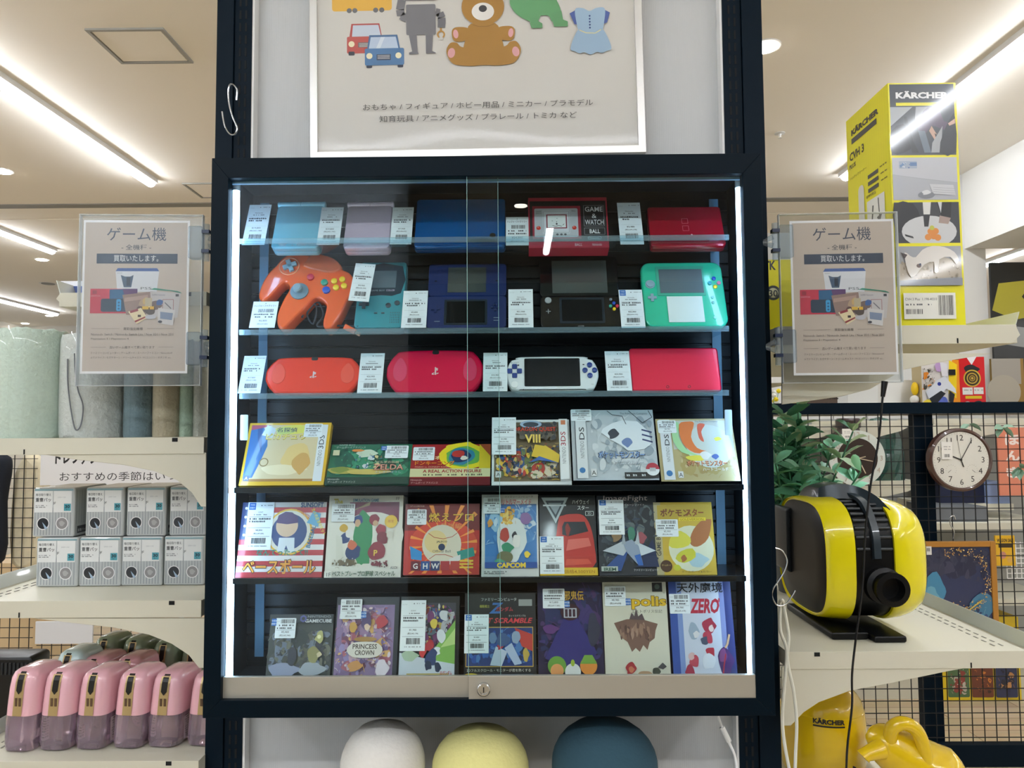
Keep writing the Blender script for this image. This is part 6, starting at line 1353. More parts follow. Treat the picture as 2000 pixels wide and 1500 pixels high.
# ---- artificial plant
pc = at(1568, 1080, .60)
pl = thing('artificial_plant', 'bushy artificial green plant behind the yellow and black cleaner', 'plant', (pc.x, .62, zR2))
B().lathe([(.05, 0), (.065, .1), (.068, .11), (.06, .11)], mat('pot_grey', '4a4c4c', .6), n=24).build('pot', pl, smooth=True)
rnd = random.Random(12); st = B(); LG = [mat('leaf_green', '78b89a', .45, coat=.15), mat('leaf_pale', 'b4d0ac', .5), mat('leaf_dark', '4c8868', .5), mat('leaf_mint', '86d4b0', .4, coat=.2)]
lf = B()
zt = at(1580, 785, .62).z-zR2
def leaf(p, d, L, wd, m):
    d = d.normalized(); s = d.cross(Vector((0, 0, 1))); s = s.normalized() if s.length > .1 else Vector((1, 0, 0)); u = s.cross(d).normalized()
    rr_ = rnd.uniform(-.9, .9); s2 = s*math.cos(rr_)+u*math.sin(rr_); u2 = -s*math.sin(rr_)+u*math.cos(rr_)
    vs = [p]
    for k, q_ in ((.25, .8), (.55, 1.0), (.8, .6)):
        c = p+d*L*k-Vector((0, 0, 1))*L*.25*k*k
        vs += [c-s2*wd*q_+u2*wd*.35, c, c+s2*wd*q_+u2*wd*.35]
    vs.append(p+d*L-Vector((0, 0, 1))*L*.25)
    lf.add(vs, [(0, 2, 1), (0, 3, 2), (1, 2, 5, 4), (2, 3, 6, 5), (4, 5, 8, 7), (5, 6, 9, 8), (7, 8, 10), (8, 9, 10)], m)
for i in range(26):
    a = rnd.uniform(0, 2*math.pi); sp = rnd.uniform(.0, .14); top = zt*rnd.uniform(.55, 1.0)-sp*.6; bx, by = rnd.uniform(-.025, .025), rnd.uniform(-.025, .025)
    P = arc3([(bx, by, .1), (bx+sp*.3*math.cos(a), by+sp*.3*math.sin(a), top*.5), (bx+sp*math.cos(a), by+sp*math.sin(a), top)], 6)
    st.tube(P, .0022, LG[2], 5)
    m = rnd.choice(LG)
    for k in range(len(P)-1, 2, -1):
        for q_ in range(3):
            aa = rnd.uniform(0, 2*math.pi); d = Vector((math.cos(aa), math.sin(aa), rnd.uniform(.3, 1.3))); leaf(Vector(P[k]), d, rnd.uniform(.055, .09), rnd.uniform(.010, .015), rnd.choice((m, m, rnd.choice(LG))))
st.build('stems', pl, smooth=True); lf.build('foliage', pl, smooth=True, angle=60)

# ---- yellow steam cleaners on the lowest shelf
kd = at(1618, 1500, .30)
t = thing('steam_cleaner', 'round yellow steam cleaner with black lettering under the right shelf', 'cleaner', (kd.x+.010, .35, zR3+.002))
zt = at(1618, 1350, .27).z-zR3
KY = mat('steam_yellow', 'e0bc10', .25, coat=.7)
R0 = 1.06*(at(1690, 1440, .35).x-at(1550, 1440, .35).x)/2
B().lathe([(R0*.9, .0), (R0*1.04, .02), (R0*1.08, zt*.45), (R0*1.065, zt*.60), (R0*1.035, zt*.70), (R0*1.02, zt*.705), (R0*.99, zt*.76), (R0*.96, zt*.79), (R0*.88, zt*.845), (R0*.74, zt*.90), (R0*.58, zt*.955), (R0*.36, zt*.988), (R0*.15, zt*.998), (.002, zt)], KY, n=40).build('body', t, smooth=True, angle=30)
A = Art(); nn = 14; V, Fc, tw, th = text_mesh('KÄRCHER', .05, 2); W_ = .055; vs = []
for q0, q1 in V:
    an = math.radians(-90)+(q0/tw-.5)*W_/R0-.22; vs.append(((R0*1.075)*math.cos(an), (R0*1.075)*math.sin(an), zt*.66+q1*W_/tw))
A.add(vs, Fc, ART, '1a1a1c')
vs = []
for i in range(nn):
    an = math.radians(-90)+(i/(nn-1)-.5)*W_/R0-.22
    for zz in (zt*.66-.0055, zt*.66-.0025): vs.append(((R0*1.075)*math.cos(an), (R0*1.075)*math.sin(an), zz))
A.add(vs, [(2*i, 2*i+2, 2*i+3, 2*i+1) for i in range(nn-1)], ART, '1a1a1c'); A.build('brand_lettering', t)
B().lathe([(.020, .0), (.020, .02), (.014, .025), (.014, .0)], VB, (.02, -R0*1.0, .03), axis='y', n=20).build('steam_outlet', t, smooth=True)
gd = at(1740, 1500, .24)
t = thing('steam_cleaner', 'yellow handheld steam cleaner with a looped handle at the lower right', 'cleaner', (gd.x, .225, zR3+.002))
k = 1.0/F*(.24-CAM.y)
def g3(px, py, dy=0): return ((px-1740)*k, dy, at(1740, py, .26).z-zR3)
bd = arc3([g3(1725, 1540), g3(1730, 1480), g3(1715, 1440), g3(1700, 1415)], 4)
B().tube(arc3([g3(1840, 1515), g3(1800, 1490), g3(1750, 1458), g3(1712, 1432), g3(1690, 1425)], 5), [.045, .050, .054, .057, .055, .053, .052, .050, .048, .047, .045, .043, .040, .038, .035, .032, .028, .023, .018, .012, .006][:21], KY, 20).build('body', t, smooth=True)
B().tube(arc3([g3(1722, 1425, -.02), g3(1724, 1396, -.03), g3(1742, 1386, -.035), g3(1765, 1400, -.035), g3(1778, 1440, -.035), g3(1782, 1490, -.03)], 5), .0125, KY, 14).build('handle', t, smooth=True)
B().tube([g3(1705, 1440, -.02), g3(1672, 1446, -.03), g3(1668, 1450, -.03)], [.018, .012, .014], KY, 14).build('nozzle', t, smooth=True)
B().tube([g3(1726, 1392, -.03), g3(1727, 1384, -.03)], [.008, .005], VB, 10).build('steam_button', t, smooth=True)

# ---- cords
b = B(); WC = mat('cord_white', 'dcdccf', .4)
for X in ([(1524, 1182), (1524, 1230), (1536, 1270), (1532, 1340), (1528, 1400), (1532, 1450), (1545, 1520)], [(1530, 1178), (1540, 1240), (1538, 1290), (1550, 1350), (1556, 1410), (1554, 1470), (1552, 1530)]):
    b.tube(arc3([at(x, y, .09) for x, y in X]), .0028, WC, 8)
b.tube(arc3([at(1524, 1184, .09), at(1524, 1176, .085), at(1527, 1172, .08), at(1530, 1176, .085), at(1530, 1184, .09)]), .0028, WC, 8)
o = b.build('power_cord', smooth=True); tag(o, 'looped white cord hanging from the wire hook right of the case', 'cord')
b = B(); b.tube(arc3([at(x, y, .085) for x, y in ((1514, 1070), (1528, 1076), (1537, 1095), (1532, 1115), (1520, 1135), (1510, 1150), (1508, 1165), (1518, 1182), (1535, 1180), (1548, 1162), (1553, 1153))]), .0014, STEEL, 8)
o = b.build('hook', smooth=True); tag(o, 'silver wire hook right of the case holding the white cord', 'hook')
b = B(); b.tube([at(1728, 745, .088), at(1724, 775, .088)], [.0055, .0035], BLACK, 12)
b.tube(arc3([at(x, y, .088) for x, y in ((1724, 775), (1716, 860), (1700, 950), (1690, 1045), (1684, 1150), (1670, 1260), (1664, 1320), (1664, 1380), (1655, 1460), (1652, 1540))]), .0019, BLACK, 8)
o = b.build('power_cord', smooth=True); tag(o, 'thin black cord hanging down from behind the right sign', 'cord')

# ================================================================ wire grid partition behind, right
YG = 2.0
def grid(x0, x1, z0, z1, Y, label, pitch=.05, bars=True):
    t = thing('grid_panel', label, 'wire grid', ((x0+x1)/2, Y, z0)); w = x1-x0; m = mat('grid_black', '15181b', .45); b = B(); x = -w/2+pitch/2
    while x < w/2: b.box(x-.0016, x+.0016, -.0016, .0016, 0, z1-z0, m); x += pitch
    z = pitch/2
    while z < z1-z0: b.box(-w/2, w/2, -.0048, -.0016, z-.0016, z+.0016, m); z += pitch
    b.build('wire_mesh', t)
    if bars:
        B().slab([(-w/2, z1-z0), (w/2, z1-z0), (w/2, z1-z0+.048), (-w/2, z1-z0+.048)], -.02, .02, POST, .001).build('top_bar', t)
        B().slab([(-w/2, -.09), (w/2, -.09), (w/2, 0), (-w/2, 0)], -.02, .02, POST, .001).build('bottom_bar', t)
    return t
gx0 = at(1480, 1000, YG).x; gx1 = at(2060, 1000, YG).x; gz1 = at(1800, 808, YG).z; gz0 = at(1800, 1452, YG).z
grid(gx0, gx1, gz0, gz1, YG, 'black wire grid partition with clocks hanging on it, behind the right shelves')
xp = at(1803, 900, YG+.03).x
o = B().box(xp-.042, xp+.042, YG+.021, YG+.06, 0.0, gz1, POST).build('upright_post'); tag(o, 'wide black post standing behind the wire grid between the two clocks', 'post')
# clocks
def clock(px, py, r_px, label, rim, face, brown):
    c = at(px, py, YG-.06); r_ = r_px/F*(YG-.06-CAM.y)
    t = thing('wall_clock', label, 'clock', (c.x, YG-.055, c.z))
    if not brown:
        B().lathe([(r_*.9, .03), (r_*1.0, .02), (r_*1.0, -.008), (r_*.93, -.012), (r_*.89, -.006)], rim, axis='y', n=48).build('rim', t, smooth=True)
        B().lathe([(r_*.885, -.005), (r_*.885, -.0072)], face, axis='y', n=48).build('dial', t)
        R = r_*.70; col = '3a3836'
    else:
        B().lathe([(r_, .006), (r_, -.004)], rim, axis='y', n=48).build('rim', t, smooth=True)
        B().lathe([(r_*.72, -.0035), (r_*.72, -.0055)], face, axis='y', n=40).build('dial', t)
        B().slab(rrect(-r_*.42, r_*.75, r_*.42, r_*1.28, .02), .002, .006, ACRYL2, .001).build('hanging_tab', t)
        R = r_*.85; col = 'b0a090'
    A = Art(); A.face((-r_, -.0076 if not brown else -.006, -r_), (1, 0, 0), (0, 0, 1), 2*r_, 2*r_, ART)
    for k in range(1, 13):
        a = math.radians(90-30*k); A.text(str(k), .5+R/(2*r_)*math.cos(a), .5+R/(2*r_)*math.sin(a)-.045, .09, col)
    if not brown:
        for k in range(60):
            a = math.radians(6*k); A.line([(.5+.415*math.cos(a), .5+.415*math.sin(a)), (.5+.428*math.cos(a), .5+.428*math.sin(a))], .004, '6a6660')
        for s in (-1, 1): 
            for k in range(10):
                a = math.radians(-30+24*k); A.line([(.5+s*.165+.075*math.cos(a), .34+.075*math.sin(a)), (.5+s*.165+.088*math.cos(a), .34+.088*math.sin(a))], .004, 'a09c90')
            A.line([(.5+s*.165, .34), (.5+s*.165+s*.05, .30)], .006, '5c5850')
    A.build('numerals', t)
    H_ = Art(); H_.face((-r_, -.0095, -r_), (1, 0, 0), (0, 0, 1), 2*r_, 2*r_, ART)
    hc = '26241f' if not brown else 'c8b89c'
    if not brown: L_ = ((60, .36, .012), (158, .14, .02), (285, .10, .014), (98, .36, .005), (-72, .12, .016))
    else: L_ = ((-12, .27, .014), (-65, .30, .018), (12, .14, .014), (195, .22, .006))
    for an, ln, tt in L_: H_.line([(.5, .5), (.5+ln*math.cos(math.radians(an)), .5+ln*math.sin(math.radians(an)))], tt, hc)
    H_.ell(.5, .5, .02, None, hc); H_.build('hands', t)
    S2 = Art(); sx, sz, sw, sh = (-r_*.62, r_*.02, r_*.34, r_*.55) if not brown else (-r_*.55, r_*.70, r_*.36, r_*.36)
    S2.box(sx, sx+sw, -.0122, -.0118, sz, sz+sh, CARD); S2.face((sx, -.0124, sz), (1, 0, 0), (0, 0, 1), sw, sh, ART); S2.rect(0, 0, 1, 1, 'e8e6e0'); S2.bars(.25, .12, .75, .3, seed=3); S2.dashes(.15, .7, .85, .05, '808080'); S2.dashes(.15, .55, .85, .05, '808080', 2); S2.build('price_label', t)
clock(1876, 898, 61, 'round brown-rimmed wall clock with a cream dial on the wire grid', mat('clock_brown', '4a3028', .3, coat=.6), mat('clock_cream', 'dcdad0', .5), False)
clock(1675, 895, 54, 'round pale wall clock with a dark brown centre left of the post', mat('clock_pale', 'cfd6cf', .4), mat('clock_dark', '33261f', .4), True)
# framed picture
a = at(1796, 1232, YG-.03); b_ = at(1948, 1232, YG-.03); w = b_.x-a.x; h = at(1870, 1057, YG-.03).z-at(1870, 1238, YG-.03).z
t = thing('framed_picture', 'wooden-framed picture of a blue night sky with golden swirls, leaning on the grid', 'picture', ((a.x+b_.x)/2, YG-.035, at(1870, 1238, YG-.03).z))
f = B(); m = mat('frame_oak', 'b07a30', .4, coat=.3); q_ = .022
for bx in ((-w/2, -w/2+q_, 0, h), (w/2-q_, w/2, 0, h), (-w/2+q_, w/2-q_, h-q_, h), (-w/2+q_, w/2-q_, 0, q_)): f.slab([(bx[0], bx[2]), (bx[1], bx[2]), (bx[1], bx[3]), (bx[0], bx[3])], -.01, .012, m, .002)
f.build('frame', t)
A = Art(); A.box(-w/2+.01, w/2-.01, -.002, .006, .01, h-.01, mat('picture_board', '20283c', .5)); A.face((-w/2+q_*.8, -.0022, q_*.8), (1, 0, 0), (0, 0, 1), w-q_*1.6, h-q_*1.6, ARTG)
A.rect(0, 0, 1, 1, '27345a'); A.scatter(.0, .55, 1, 1, ['2c3450', '343a54', '222a48', '3c405a'], 26, .16, 5); A.blob(.15, .45, .20, .28, '3f86ac', 3); A.blob(.12, .35, .14, .2, '66a4bc', 7); A.blob(.85, .28, .2, .2, '3f7a9c', 8); A.blob(.5, .08, .55, .10, '2f5c84', 4); A.scatter(0, 0, 1, .3, ['4c88a8', '2c4c78', '6c9cb0', '243c64'], 30, .10, 9)
rr2 = random.Random(8)
for i in range(260):
    k = rr2.random(); an = math.radians(130-250*k); R_ = .36+rr2.gauss(0, .035); x, z = .56+R_*math.cos(an)*1.05, .60+R_*math.sin(an)*.98
    if 0.01 < x < .98 and .01 < z < .98: A.ell(x, z, rr2.uniform(.004, .011), None, rr2.choice(['d8b060', 'e8cc88', 'b8863c', 'c89c58']), n=5)
A.line([(.10, .26), (.25, .20), (.45, .19), (.62, .24), (.82, .36)], .018, 'c8b048'); A.line([(.30, .22), (.5, .16), (.7, .21)], .012, 'd8c468')
A.rect(0, .90, .12, 1, 'dcdcd8'); A.bars(.02, .94, .10, .98, n=10); A.build('picture', t)
# trailing leaves on the grid
for px, py, lab in ((1958, 835, 'sprig of pale variegated ivy at the top of the wire grid'), (1892, 828, 'small sprig of ivy just above the brown clock'), (1992, 915, 'ivy sprig hanging at the right edge of the photo')):
    c = at(px, py, YG-.03); lf = B(); rnd = random.Random(px)
    for i in range(4 if px != 1892 else 2):
        aa = rnd.uniform(0, 6.28); d = Vector((math.cos(aa), -.3, rnd.uniform(-.8, .4))); leaf(Vector((0, 0, 0)), d, .05, .016, mat('ivy_green', '86a890', .5))
    o = lf.build('ivy_sprig', loc=c, smooth=True); tag(o, lab, 'ivy')

# ================================================================ goods behind the grid
def art_box(name, label, cat, px0, px1, py0, py1, Y, dep, side, draw=None, z=None, group=None):
    a = at(px0, py1, Y); b_ = at(px1, py1, Y); w = b_.x-a.x; zz = a.z if z is None else z; h = at((px0+px1)/2, py0, Y).z-zz
    A = Art(); A.slab([(-w/2, 0), (w/2, 0), (w/2, h), (-w/2, h)], 0, dep, mat('side_'+side, side, .5), .001)
    if draw: A.face((-w/2, -.0006, 0), (1, 0, 0), (0, 0, 1), w, h, ARTG, eps=.00008); draw(A)
    o = A.build(name, loc=((a.x+b_.x)/2, Y, zz)); tag(o, label, cat, group); return o
def back_shelf(px0, px1, py, Y, label, dep=.4, lip=.035, arch=True):
    a = at(px0, py, Y); b_ = at(px1, py, Y); w = b_.x-a.x
    t = thing('back_shelf', label, 'shelf', ((a.x+b_.x)/2, Y, a.z-lip))
    B().slab([(-w/2, 0), (w/2, 0), (w/2, lip), (-w/2, lip)], 0, dep, SHELFW, .001).build('deck', t)
    if arch: B().slab(smoothen([(-w/2, 0), (w/2*.9, -.004), (w*.1, -.05), (-w*.2, -.09), (-w*.38, -.15), (-w/2, -.17)], 2), .002, .008, SHELFW).build('bracket', t)
    return a.z
YB = 3.0
zB = back_shelf(1640, 1780, 822, YB, 'cream shelf above the green wrapped parcel behind the grid')
zB2 = back_shelf(1640, 1795, 940, YB, 'cream shelf under the green wrapped parcel behind the grid')
zB3 = back_shelf(1824, 1980, 985, YB, 'cream shelf under the brown clock behind the grid', arch=False)
zB4 = back_shelf(1824, 2080, 1022, YB-.2, 'long cream shelf above the wooden picture behind the grid', arch=False, dep=.5)
zB5 = back_shelf(1660, 1800, 1385, YB, 'low cream shelf behind the grid left of the yellow carton', arch=False)
zB6 = back_shelf(1832, 2060, 1385, YB, 'low cream shelf under the yellow carton with three pictures')
zB7 = back_shelf(1500, 1640, 830, YB, 'cream shelf behind the top of the plant')
back_shelf(1824, 2040, 818, YB, 'upper cream shelf behind the brown clock', lip=.03)
back_shelf(1930, 2080, 1170, YB-.2, 'cream shelf right of the wooden picture', arch=False)
# standing back panels of that gondola
for x0, x1, lab in ((1490, 1798, 'grey'), (1812, 2080, 'grey')):
    pass
a = at(1490, 1400, YB+.42); b_ = at(2090, 1400, YB+.42)
t = thing('back_gondola', 'grey backboard of the shelving seen through the wire grid', 'shelving', ((a.x+b_.x)/2, YB+.42, 0))
B().box(-(b_.x-a.x)/2, (b_.x-a.x)/2, 0, .03, .05, at(1700, 818, YB+.42).z, mat('gondola_grey', '9a9c98', .6)).build('backboard', t)
B().box(-(b_.x-a.x)/2, (b_.x-a.x)/2, -.45, 0, .0, .12, SHELFW).build('plinth', t)
# green parcel in clear film
a = at(1690, 940, YB); t = thing('wrapped_parcel', 'dark green parcel in crinkled clear film on the shelf behind the grid', 'parcel', (at(1737, 940, YB).x, YB+.09, zB2))
b = B(); rnd = random.Random(3); vs = []; n = 20; prof = [(.95, 0), (1.0, .06), (.98, .15), (.9, .24), (.7, .31), (.35, .35), (.05, .36)]
for s, z in prof:
    for k in range(n): aa = 2*math.pi*k/n; q_ = .125*s*(1+rnd.uniform(-.08, .08)); vs.append((q_*math.cos(aa)*1.05, q_*.6*math.sin(aa), z))
b.add(vs, [(i*n+k, i*n+(k+1) % n, (i+1)*n+(k+1) % n, (i+1)*n+k) for i in range(len(prof)-1) for k in range(n)]+[tuple(range(n))[::-1]], mat('parcel_green', '1f4a40', .3, coat=1.0, bump=1.0, nscale=60, noise=.4)); b.build('bundle', t)
t = thing('dark_jar', 'dark brown lidded jar behind the plant and the pale clock', 'jar', (at(1668, 940, YB-.1).x, YB-.05, zB2))
JM = mat('jar_brown', '3c2f2c', .4); jr = (at(1690, 900, YB).x-at(1640, 900, YB).x)/2
B().lathe([(jr*.9, 0), (jr, .02), (jr, .26), (jr*.8, .29), (jr*.8, .30)], JM, n=28).build('jar_body', t, smooth=True); B().lathe([(jr*.9, .30), (jr*.92, .34), (jr*.8, .352)], JM, n=28).build('lid', t, smooth=True)
# toys on top of the partition ledge
YT = 2.09
zt_ = at(1860, 797, YT).z
ld = thing('ledge', 'narrow ledge behind the top bar of the grid carrying the toy boxes', 'ledge', ((gx0+gx1)/2, YT, zt_-.03)); B().box(-(gx1-gx0)/2, (gx1-gx0)/2, -.035, .22, 0, .0295, SHELFW).build('board', ld)
def toy1(A):
    A.rect(0, 0, 1, 1, 'd8d4d0'); A.poly([(.78, 0), (1, 0), (1, 1), (.82, 1)], 'e8901c'); A.poly([(.70, .3), (.9, .2), (.95, .9), (.74, 1)], 'f0d020'); A.scatter(0, .35, .35, .85, ['50483c', 'e08828', 'b8b0a8', '3c4038', 'c8c4c0'], 26, .07, 3); A.blob(.45, .85, .12, .12, 'b898c8', 4); A.blob(.52, .12, .16, .12, '5868b8', 5); A.blob(.12, .1, .14, .10, 'e8d040', 8)
    A.poly([(.08, .34), (.40, .58), (.60, .66), (.86, .40), (.88, .30), (.62, .40), (.48, .28), (.16, .18)], 'd4d8e0'); A.poly([(.16, .20), (.48, .36), (.60, .30), (.34, .08), (.26, .06)], '24262c'); A.poly([(.52, .66), (.48, .95), (.66, .92), (.68, .66)], 'dcdce4'); A.poly([(.70, .36), (.84, .28), (.78, .08), (.68, .14)], '24262c'); A.ell(.44, .50, .05, None, '2c3c98'); A.rect(.70, .68, .88, .80, '1c1c20')
    A.text('カミナリモード', .34, .01, .06, 'c08818', w=.55, bold=.05)
art_box('toy_box', 'colourful toy gun box standing behind the top bar of the grid', 'toy box', 1802, 1876, 703, 796, YT, .08, 'b8a880', toy1, z=zt_)
def toy2(A):
    A.rect(0, 0, 1, 1, 'cc1820'); A.poly([(.30, 1), (.5, .84), (.70, 1)], 'e4e4e8'); A.blob(.5, .75, .34, .12, '24262c', 4); A.ell(.5, .58, .34, None, 'c8a83c'); A.ell(.5, .58, .29, None, '2c2418'); A.ring(.5, .58, .22, .05, 'b8983c'); A.ring(.5, .58, .12, .04, 'a88830'); A.ell(.5, .58, .05, None, 'c0a040')
    A.rect(.10, .26, .50, .40, 'dcdad4'); A.rect(.54, .27, .92, .40, 'dcdad4'); A.dashes(.13, .34, .47, .02, '707070'); A.dashes(.57, .34, .9, .02, '707070', 4); A.rect(.20, .18, .84, .235, 'd8b81c'); A.blob(.3, .08, .16, .06, 'c8b8b8', 4); A.blob(.7, .10, .18, .05, '28282c', 8)
art_box('toy_box', 'red toy box with a round gold emblem behind the top bar of the grid', 'toy box', 1876, 1926, 697, 796, YT, .08, 'a01820', toy2, z=zt_)
def fra(A):
    A.rect(0, 0, 1, 1, '5c4c40'); A.text('FRAGILE', .72, .45, .28, '2c241e', w=.62, bold=.03); A.text('HANDLE', .6, .15, .14, '3c3028', w=.5); A.rect(.02, .58, .30, .95, 'd4d2cc')
art_box('brown_carton', 'brown carton with dark lettering below the right sign', 'carton', 1574, 1636, 757, 796, YT, .1, '5c4c40', fra, z=zt_)
art_box('white_carton', 'tall white carton right of the brown carton below the right sign', 'carton', 1636, 1656, 740, 796, YT, .08, 'd0d0cc', None, z=zt_)
art_box('white_carton', 'white carton beside the black cord below the right sign', 'carton', 1656, 1716, 738, 796, YT, .08, 'dcdcd8', None, z=zt_)
art_box('white_carton', 'wide white carton right of the black cord', 'carton', 1724, 1786, 742, 796, YT+.1, .08, 'e0e0de', None, z=zt_)
t = thing('yellow_toy', 'small yellow and white toy left of the colourful toy box', 'toy', (at(1794, 796, YT).x, YT+.03, zt_))
B().slab(rrect(-.014, 0, .014, .02, .004), -.02, .02, mat('toy_crimson', '9a1c2c', .4), .002).build('base', t); B().ball((0, 0, .04), .019, mat('toy_white', 'dcdcd8', .4)).build('body', t, smooth=True); B().ball((.003, 0, .088), (.016, .014, .03), mat('toy_yellow', 'e8c018', .4)).build('top', t, smooth=True)
t = thing('yellow_parcel', 'soft pale yellow wrapped parcel just right of the case under the right sign', 'parcel', (at(1556, 796, YT).x, YT+.05, zt_)); B().ball((0, 0, .055), (.036, .03, .058), mat('parcel_yellow', 'd8cc88', .4, coat=.5, noise=.2, nscale=60, bump=1.0)).build('bundle', t, smooth=True)
t = thing('flower_bunch', 'small bunch of yellow and white artificial flowers just right of the case', 'flowers', (at(1524, 796, YT-.1).x, YT-.02, zt_)); rnd = random.Random(5); b = B(); g = B()
for i in range(9):
    p = (rnd.uniform(-.03, .03), rnd.uniform(-.02, .02), rnd.uniform(.03, .085)); b.ball(p, .011, mat('petal_yellow', 'e8d018', .5) if i % 2 else mat('petal_white', 'dcdcd4', .5), 8); g.tube([(p[0]*.3, 0, 0), p], .0016, LG[0], 5)
b.build('blossoms', t, smooth=True); g.build('stems', t)
# yellow carton with three pictures
def ycart(A):
    A.rect(0, 0, 1, 1, 'd8bc18'); A.rect(.04, .93, .2, .99, '6a5c34'); A.text('TOKYO', .32, .945, .03, '3c3414', w=.12)
    for i, c in enumerate((('4a6a44', 'b8b0a0', '8c3c34'), ('6a3420', 'c87830', '3c2018'), ('202c50', 'b88450', '14182c'))):
        A.rr(.07+.30*i, .16, .345+.30*i, .48, .02, c[0]); A.scatter(.09+.30*i, .18, .325+.30*i, .46, list(c), 16, .04, i+3)
    A.rect(.1, .56, .9, .86, 'c4aa14'); A.text('DISPLAY', .12, .03, .05, '4a3c10', w=.12); A.dashes(.35, .10, .75, .02, '5c4c14')
art_box('yellow_carton', 'large yellow carton with three small pictures behind the grid', 'carton', 1842, 1996, 1205, 1378, YB-.05, .3, 'c8ac18', ycart, z=zB6)
def sale(A):
    A.rect(0, 0, 1, 1, 'e0b020'); A.text('WAGON SALE', .5, .78, .12, '3a2c10', w=.85, bold=.04); A.rect(.15, .60, .85, .72, '3a2c10'); A.ell(.35, .35, .18, .12, 'c88878'); A.ell(.7, .2, .14, .1, 'd8a850')
art_box('sale_sign', 'small yellow wagon sale sign right of the wooden picture', 'sign', 1946, 1984, 1046, 1105, YB-.3, .01, 'c89c20', sale)
# white wire basket
t = thing('wire_basket', 'white wire basket at the right edge behind the grid', 'basket', (at(2020, 1130, YB-.25).x, YB-.25, at(2020, 1130, YB-.25).z)); b = B()
for i in range(12): b.box(-.14+i*.025, -.136+i*.025, 0, .004, 0, .19, WHITE)
for i in range(8): b.box(-.14, .14, -.004, 0, i*.026, i*.026+.004, WHITE)
b.build('wires', t)
def salmon(A): A.rect(0, 0, 1, 1, 'd88468'); A.text('ほ', .5, .74, .16, 'f0e0d8', w=.5, bold=.06); A.text('ん', .5, .50, .16, 'f0e0d8', w=.5, bold=.06); A.text('き', .5, .26, .16, 'f0e0d8', w=.5, bold=.06)
art_box('salmon_poster', 'salmon-coloured banner with white characters at the right edge behind the grid', 'banner', 1953, 2010, 835, 968, YB-.1, .01, 'd08064', salmon)
art_box('navy_box', 'navy blue box behind the brown clock', 'box', 1836, 1924, 828, 975, YB+.05, .2, '1c2440', None, z=zB3)
art_box('blue_box', 'blue and white packet right of the brown clock', 'box', 1930, 1975, 942, 985, YB+.02, .2, '8a9cc4', None, z=zB3)
art_box('grey_case', 'flat grey case lying on the shelf above the wooden picture', 'case', 1828, 1930, 990, 1020, YB-.15, .3, '6c7074', None, z=zB4)
t = thing('hanger_hook', 'chrome hanger hook above the wooden picture', 'hook', at(1862, 1052, YG-.02)); B().tube(arc3([(0, 0, 0), (.004, 0, .03), (-.010, 0, .06), (-.008, 0, .09), (.006, 0, .095), (.012, 0, .08)]), .0025, STEEL, 8).build('hook', t, smooth=True)
def darkpost(A):
    A.rect(0, 0, 1, 1, '181c1e'); A.poly([(0, .25), (.10, .15), (.5, .1), (1, .25), (1, .45), (.6, .30), (.2, .34)], '8c8e8c'); A.poly([(0, .5), (.1, .78), (.6, .82), (.64, .45), (.3, .40)], 'b0a838'); A.poly([(.40, .64), (.46, .70), (.52, .64), (.46, .58)], '202420'); A.poly([(.7, .9), (1, .7), (1, .35), (.8, .45)], '14181c')
art_box('dark_wall_poster', 'dark poster with yellow and grey shapes at the right edge of the photo', 'poster', 1942, 2090, 512, 700, 3.75, .02, '181c1e', darkpost)
def ochre(A): A.rect(0, 0, 1, 1, '8c6a1c'); A.rect(.0, .5, .38, 1, '9a948a'); A.ell(.15, .35, .22, None, 'a49c8c'); A.rect(.42, .35, 1, 1, '14181a'); A.rect(.44, 0, 1, .3, 'c08c14')
art_box('ochre_poster', 'ochre and black board low at the right edge above the grid bar', 'poster', 1940, 2090, 700, 800, 3.7, .02, '6c5418', ochre)

# ================================================================ far left goods, seen between the left shelves
YL = 2.6
g0 = at(-60, 1000, YL); g1 = at(72, 1000, YL)
grid(g0.x, g1.x, at(0, 1275, YL).z, at(0, 886, YL).z+.05, YL, 'black wire grid at the left edge behind the shelves', bars=False)
grid(g1.x+.02, at(400, 1000, YL).x, at(0, 1290, YL).z, at(200, 1215, YL).z, YL, 'low black wire grid behind the bottles on the left', bars=False)
def ban(A): A.rect(0, 0, 1, 1, 'dedede'); A.text('トレファク', .22, .60, .40, '1c1c1e', w=.26, bold=.06); A.text('おすすめの季節はいつ', .48, .12, .26, '2c2c2e', w=.72)
art_box('hanging_banner', 'white banner with black hand-drawn Japanese lettering above the pad packs', 'banner', 78, 396, 880, 948, YL-.013, .01, 'd8d8d6', ban)
art_box('white_board', 'blank white board hanging above the green bottles', 'board', 68, 180, 1214, 1258, YL-.013, .01, 'd4d6da', None)
t = thing('fleece_coat', 'cream fleece coat hanging behind the wire grid at the left edge', 'coat', at(42, 1100, YL+.012)); b = B(); sc_ = (YL+.012-CAM.y)/F
b.slab(smoothen([(-25*sc_, 0), (28*sc_, 0), (32*sc_, 120*sc_), (34*sc_, 175*sc_), (20*sc_, 200*sc_), (0, 212*sc_), (-14*sc_, 195*sc_), (-26*sc_, 150*sc_)], 3), 0, .10, mat('fleece_cream', 'ddd2b4', .95, noise=.15, nscale=40, bump=1.0), .03); b.build('fleece', t, smooth=True, angle=70)
t = thing('dark_coat', 'dark navy coat hanging at the very left edge behind the shelves', 'coat', at(-26, 1105, YL-.12)); b = B(); sc_ = (YL-.12-CAM.y)/F
b.slab(smoothen([(-60*sc_, 0), (14*sc_, 5*sc_), (16*sc_, 120*sc_), (24*sc_, 190*sc_), (10*sc_, 215*sc_), (-60*sc_, 222*sc_)], 3), 0, .10, mat('coat_navy', '141a26', .85, bump=.5), .03); b.build('sleeve', t, smooth=True, angle=70)
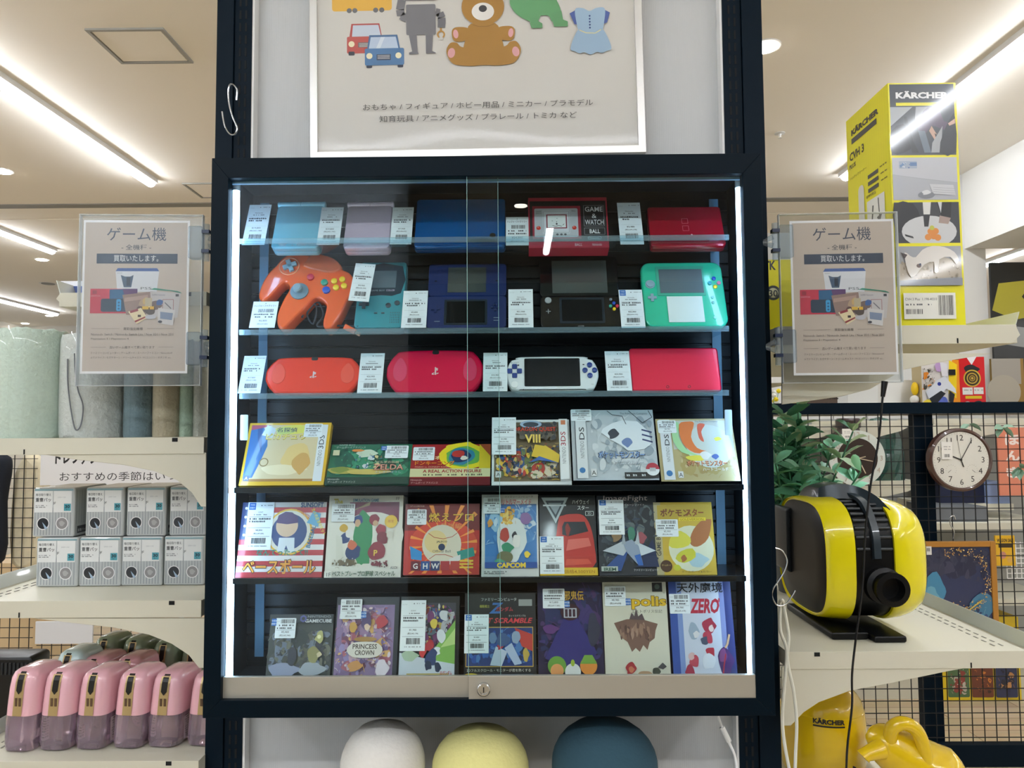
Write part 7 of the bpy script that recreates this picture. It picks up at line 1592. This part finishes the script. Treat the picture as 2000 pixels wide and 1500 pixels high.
art_box('wooden_counter', 'low pale wood counter behind the left wire grid', 'counter', -60, 72, 1100, 1300, YL+.5, .4, 'c8b08a', None)
art_box('paper_stack', 'white leaflets with a blue print standing on the short upper left shelf', 'leaflets', 118, 168, 549, 571, .2, .05, 'd8dae4', lambda A: (A.rect(0, 0, 1, 1, 'e0e2ea'), A.rect(.2, .1, 1, .7, '3a5aa8')), z=zL0)
# a low white display further back, left
art_box('far_display', 'plain white display wall far back on the left', 'display', -80, 110, 700, 900, 6.5, .3, 'd8d4c8', None, z=0)
art_box('far_display', 'taller white display wall behind the left sign', 'display', 110, 420, 655, 900, 6.8, .3, 'd4d0c6', None, z=0)
art_box('far_display', 'white display wall behind the upper right shelf', 'display', 1480, 1660, 700, 900, 5.0, .3, 'dcdad2', None, z=0)

# ================================================================ soft toys under the case
zf = at(960, 1560, .1).z
b = thing('display_ledge', 'white ledge under the case holding the soft toys', 'ledge', (0, .12, zf-.02)); B().box(XL2+.01, XR2-.01, -.16, .05, 0, .0195, WHITE).build('board', b)
def plush(px, pyt, rpx, col, label, Y=.06, rz=1.0):
    r_ = rpx/F*(Y-CAM.y); top = at(px, pyt, Y).z; c = at(px, 1450, Y)
    m = mat('plush_'+col, col, .95, noise=.05, nscale=150, bump=.35)
    t = thing('soft_toy', label, 'soft toy', (c.x, Y, zf)); h = top-zf
    prof = []
    for i in range(13):
        q_ = i/12; z = h*q_; prof.append((max(.002, r_*math.sqrt(max(0, 1-((q_-.52)/.48)**2 if q_ > .52 else 1-((.52-q_)/.75)**2))), z))
    B().lathe(prof, m, n=36).build('plush_head', t, smooth=True, angle=80)
    for s in (-1, 1): B().ball((s*r_*.75, .0, h*.25), (r_*.32, r_*.3, r_*.4), m, 16).build('plush_arm', t, smooth=True)
    return t
plush(748, 1407, 80, 'd8d6d0', 'plain round white soft toy under the left half of the case')
plush(938, 1418, 92, 'd8d28c', 'plain round pale yellow soft toy under the middle of the case')
plush(1180, 1404, 100, '2c4a58', 'plain round dark teal soft toy under the right half of the case')
b = B(); b.tube(arc3([at(x, y, .12) for x, y in ((1402, 1398), (1412, 1425), (1424, 1450), (1436, 1480), (1440, 1530))]), .0022, WHITE, 8); b.tube([at(1410, 1420, .12), at(1424, 1448, .12)], .0045, WHITE, 10)
o = b.build('power_cord', smooth=True); tag(o, 'white cord with an inline plug hanging under the right end of the case', 'cord')
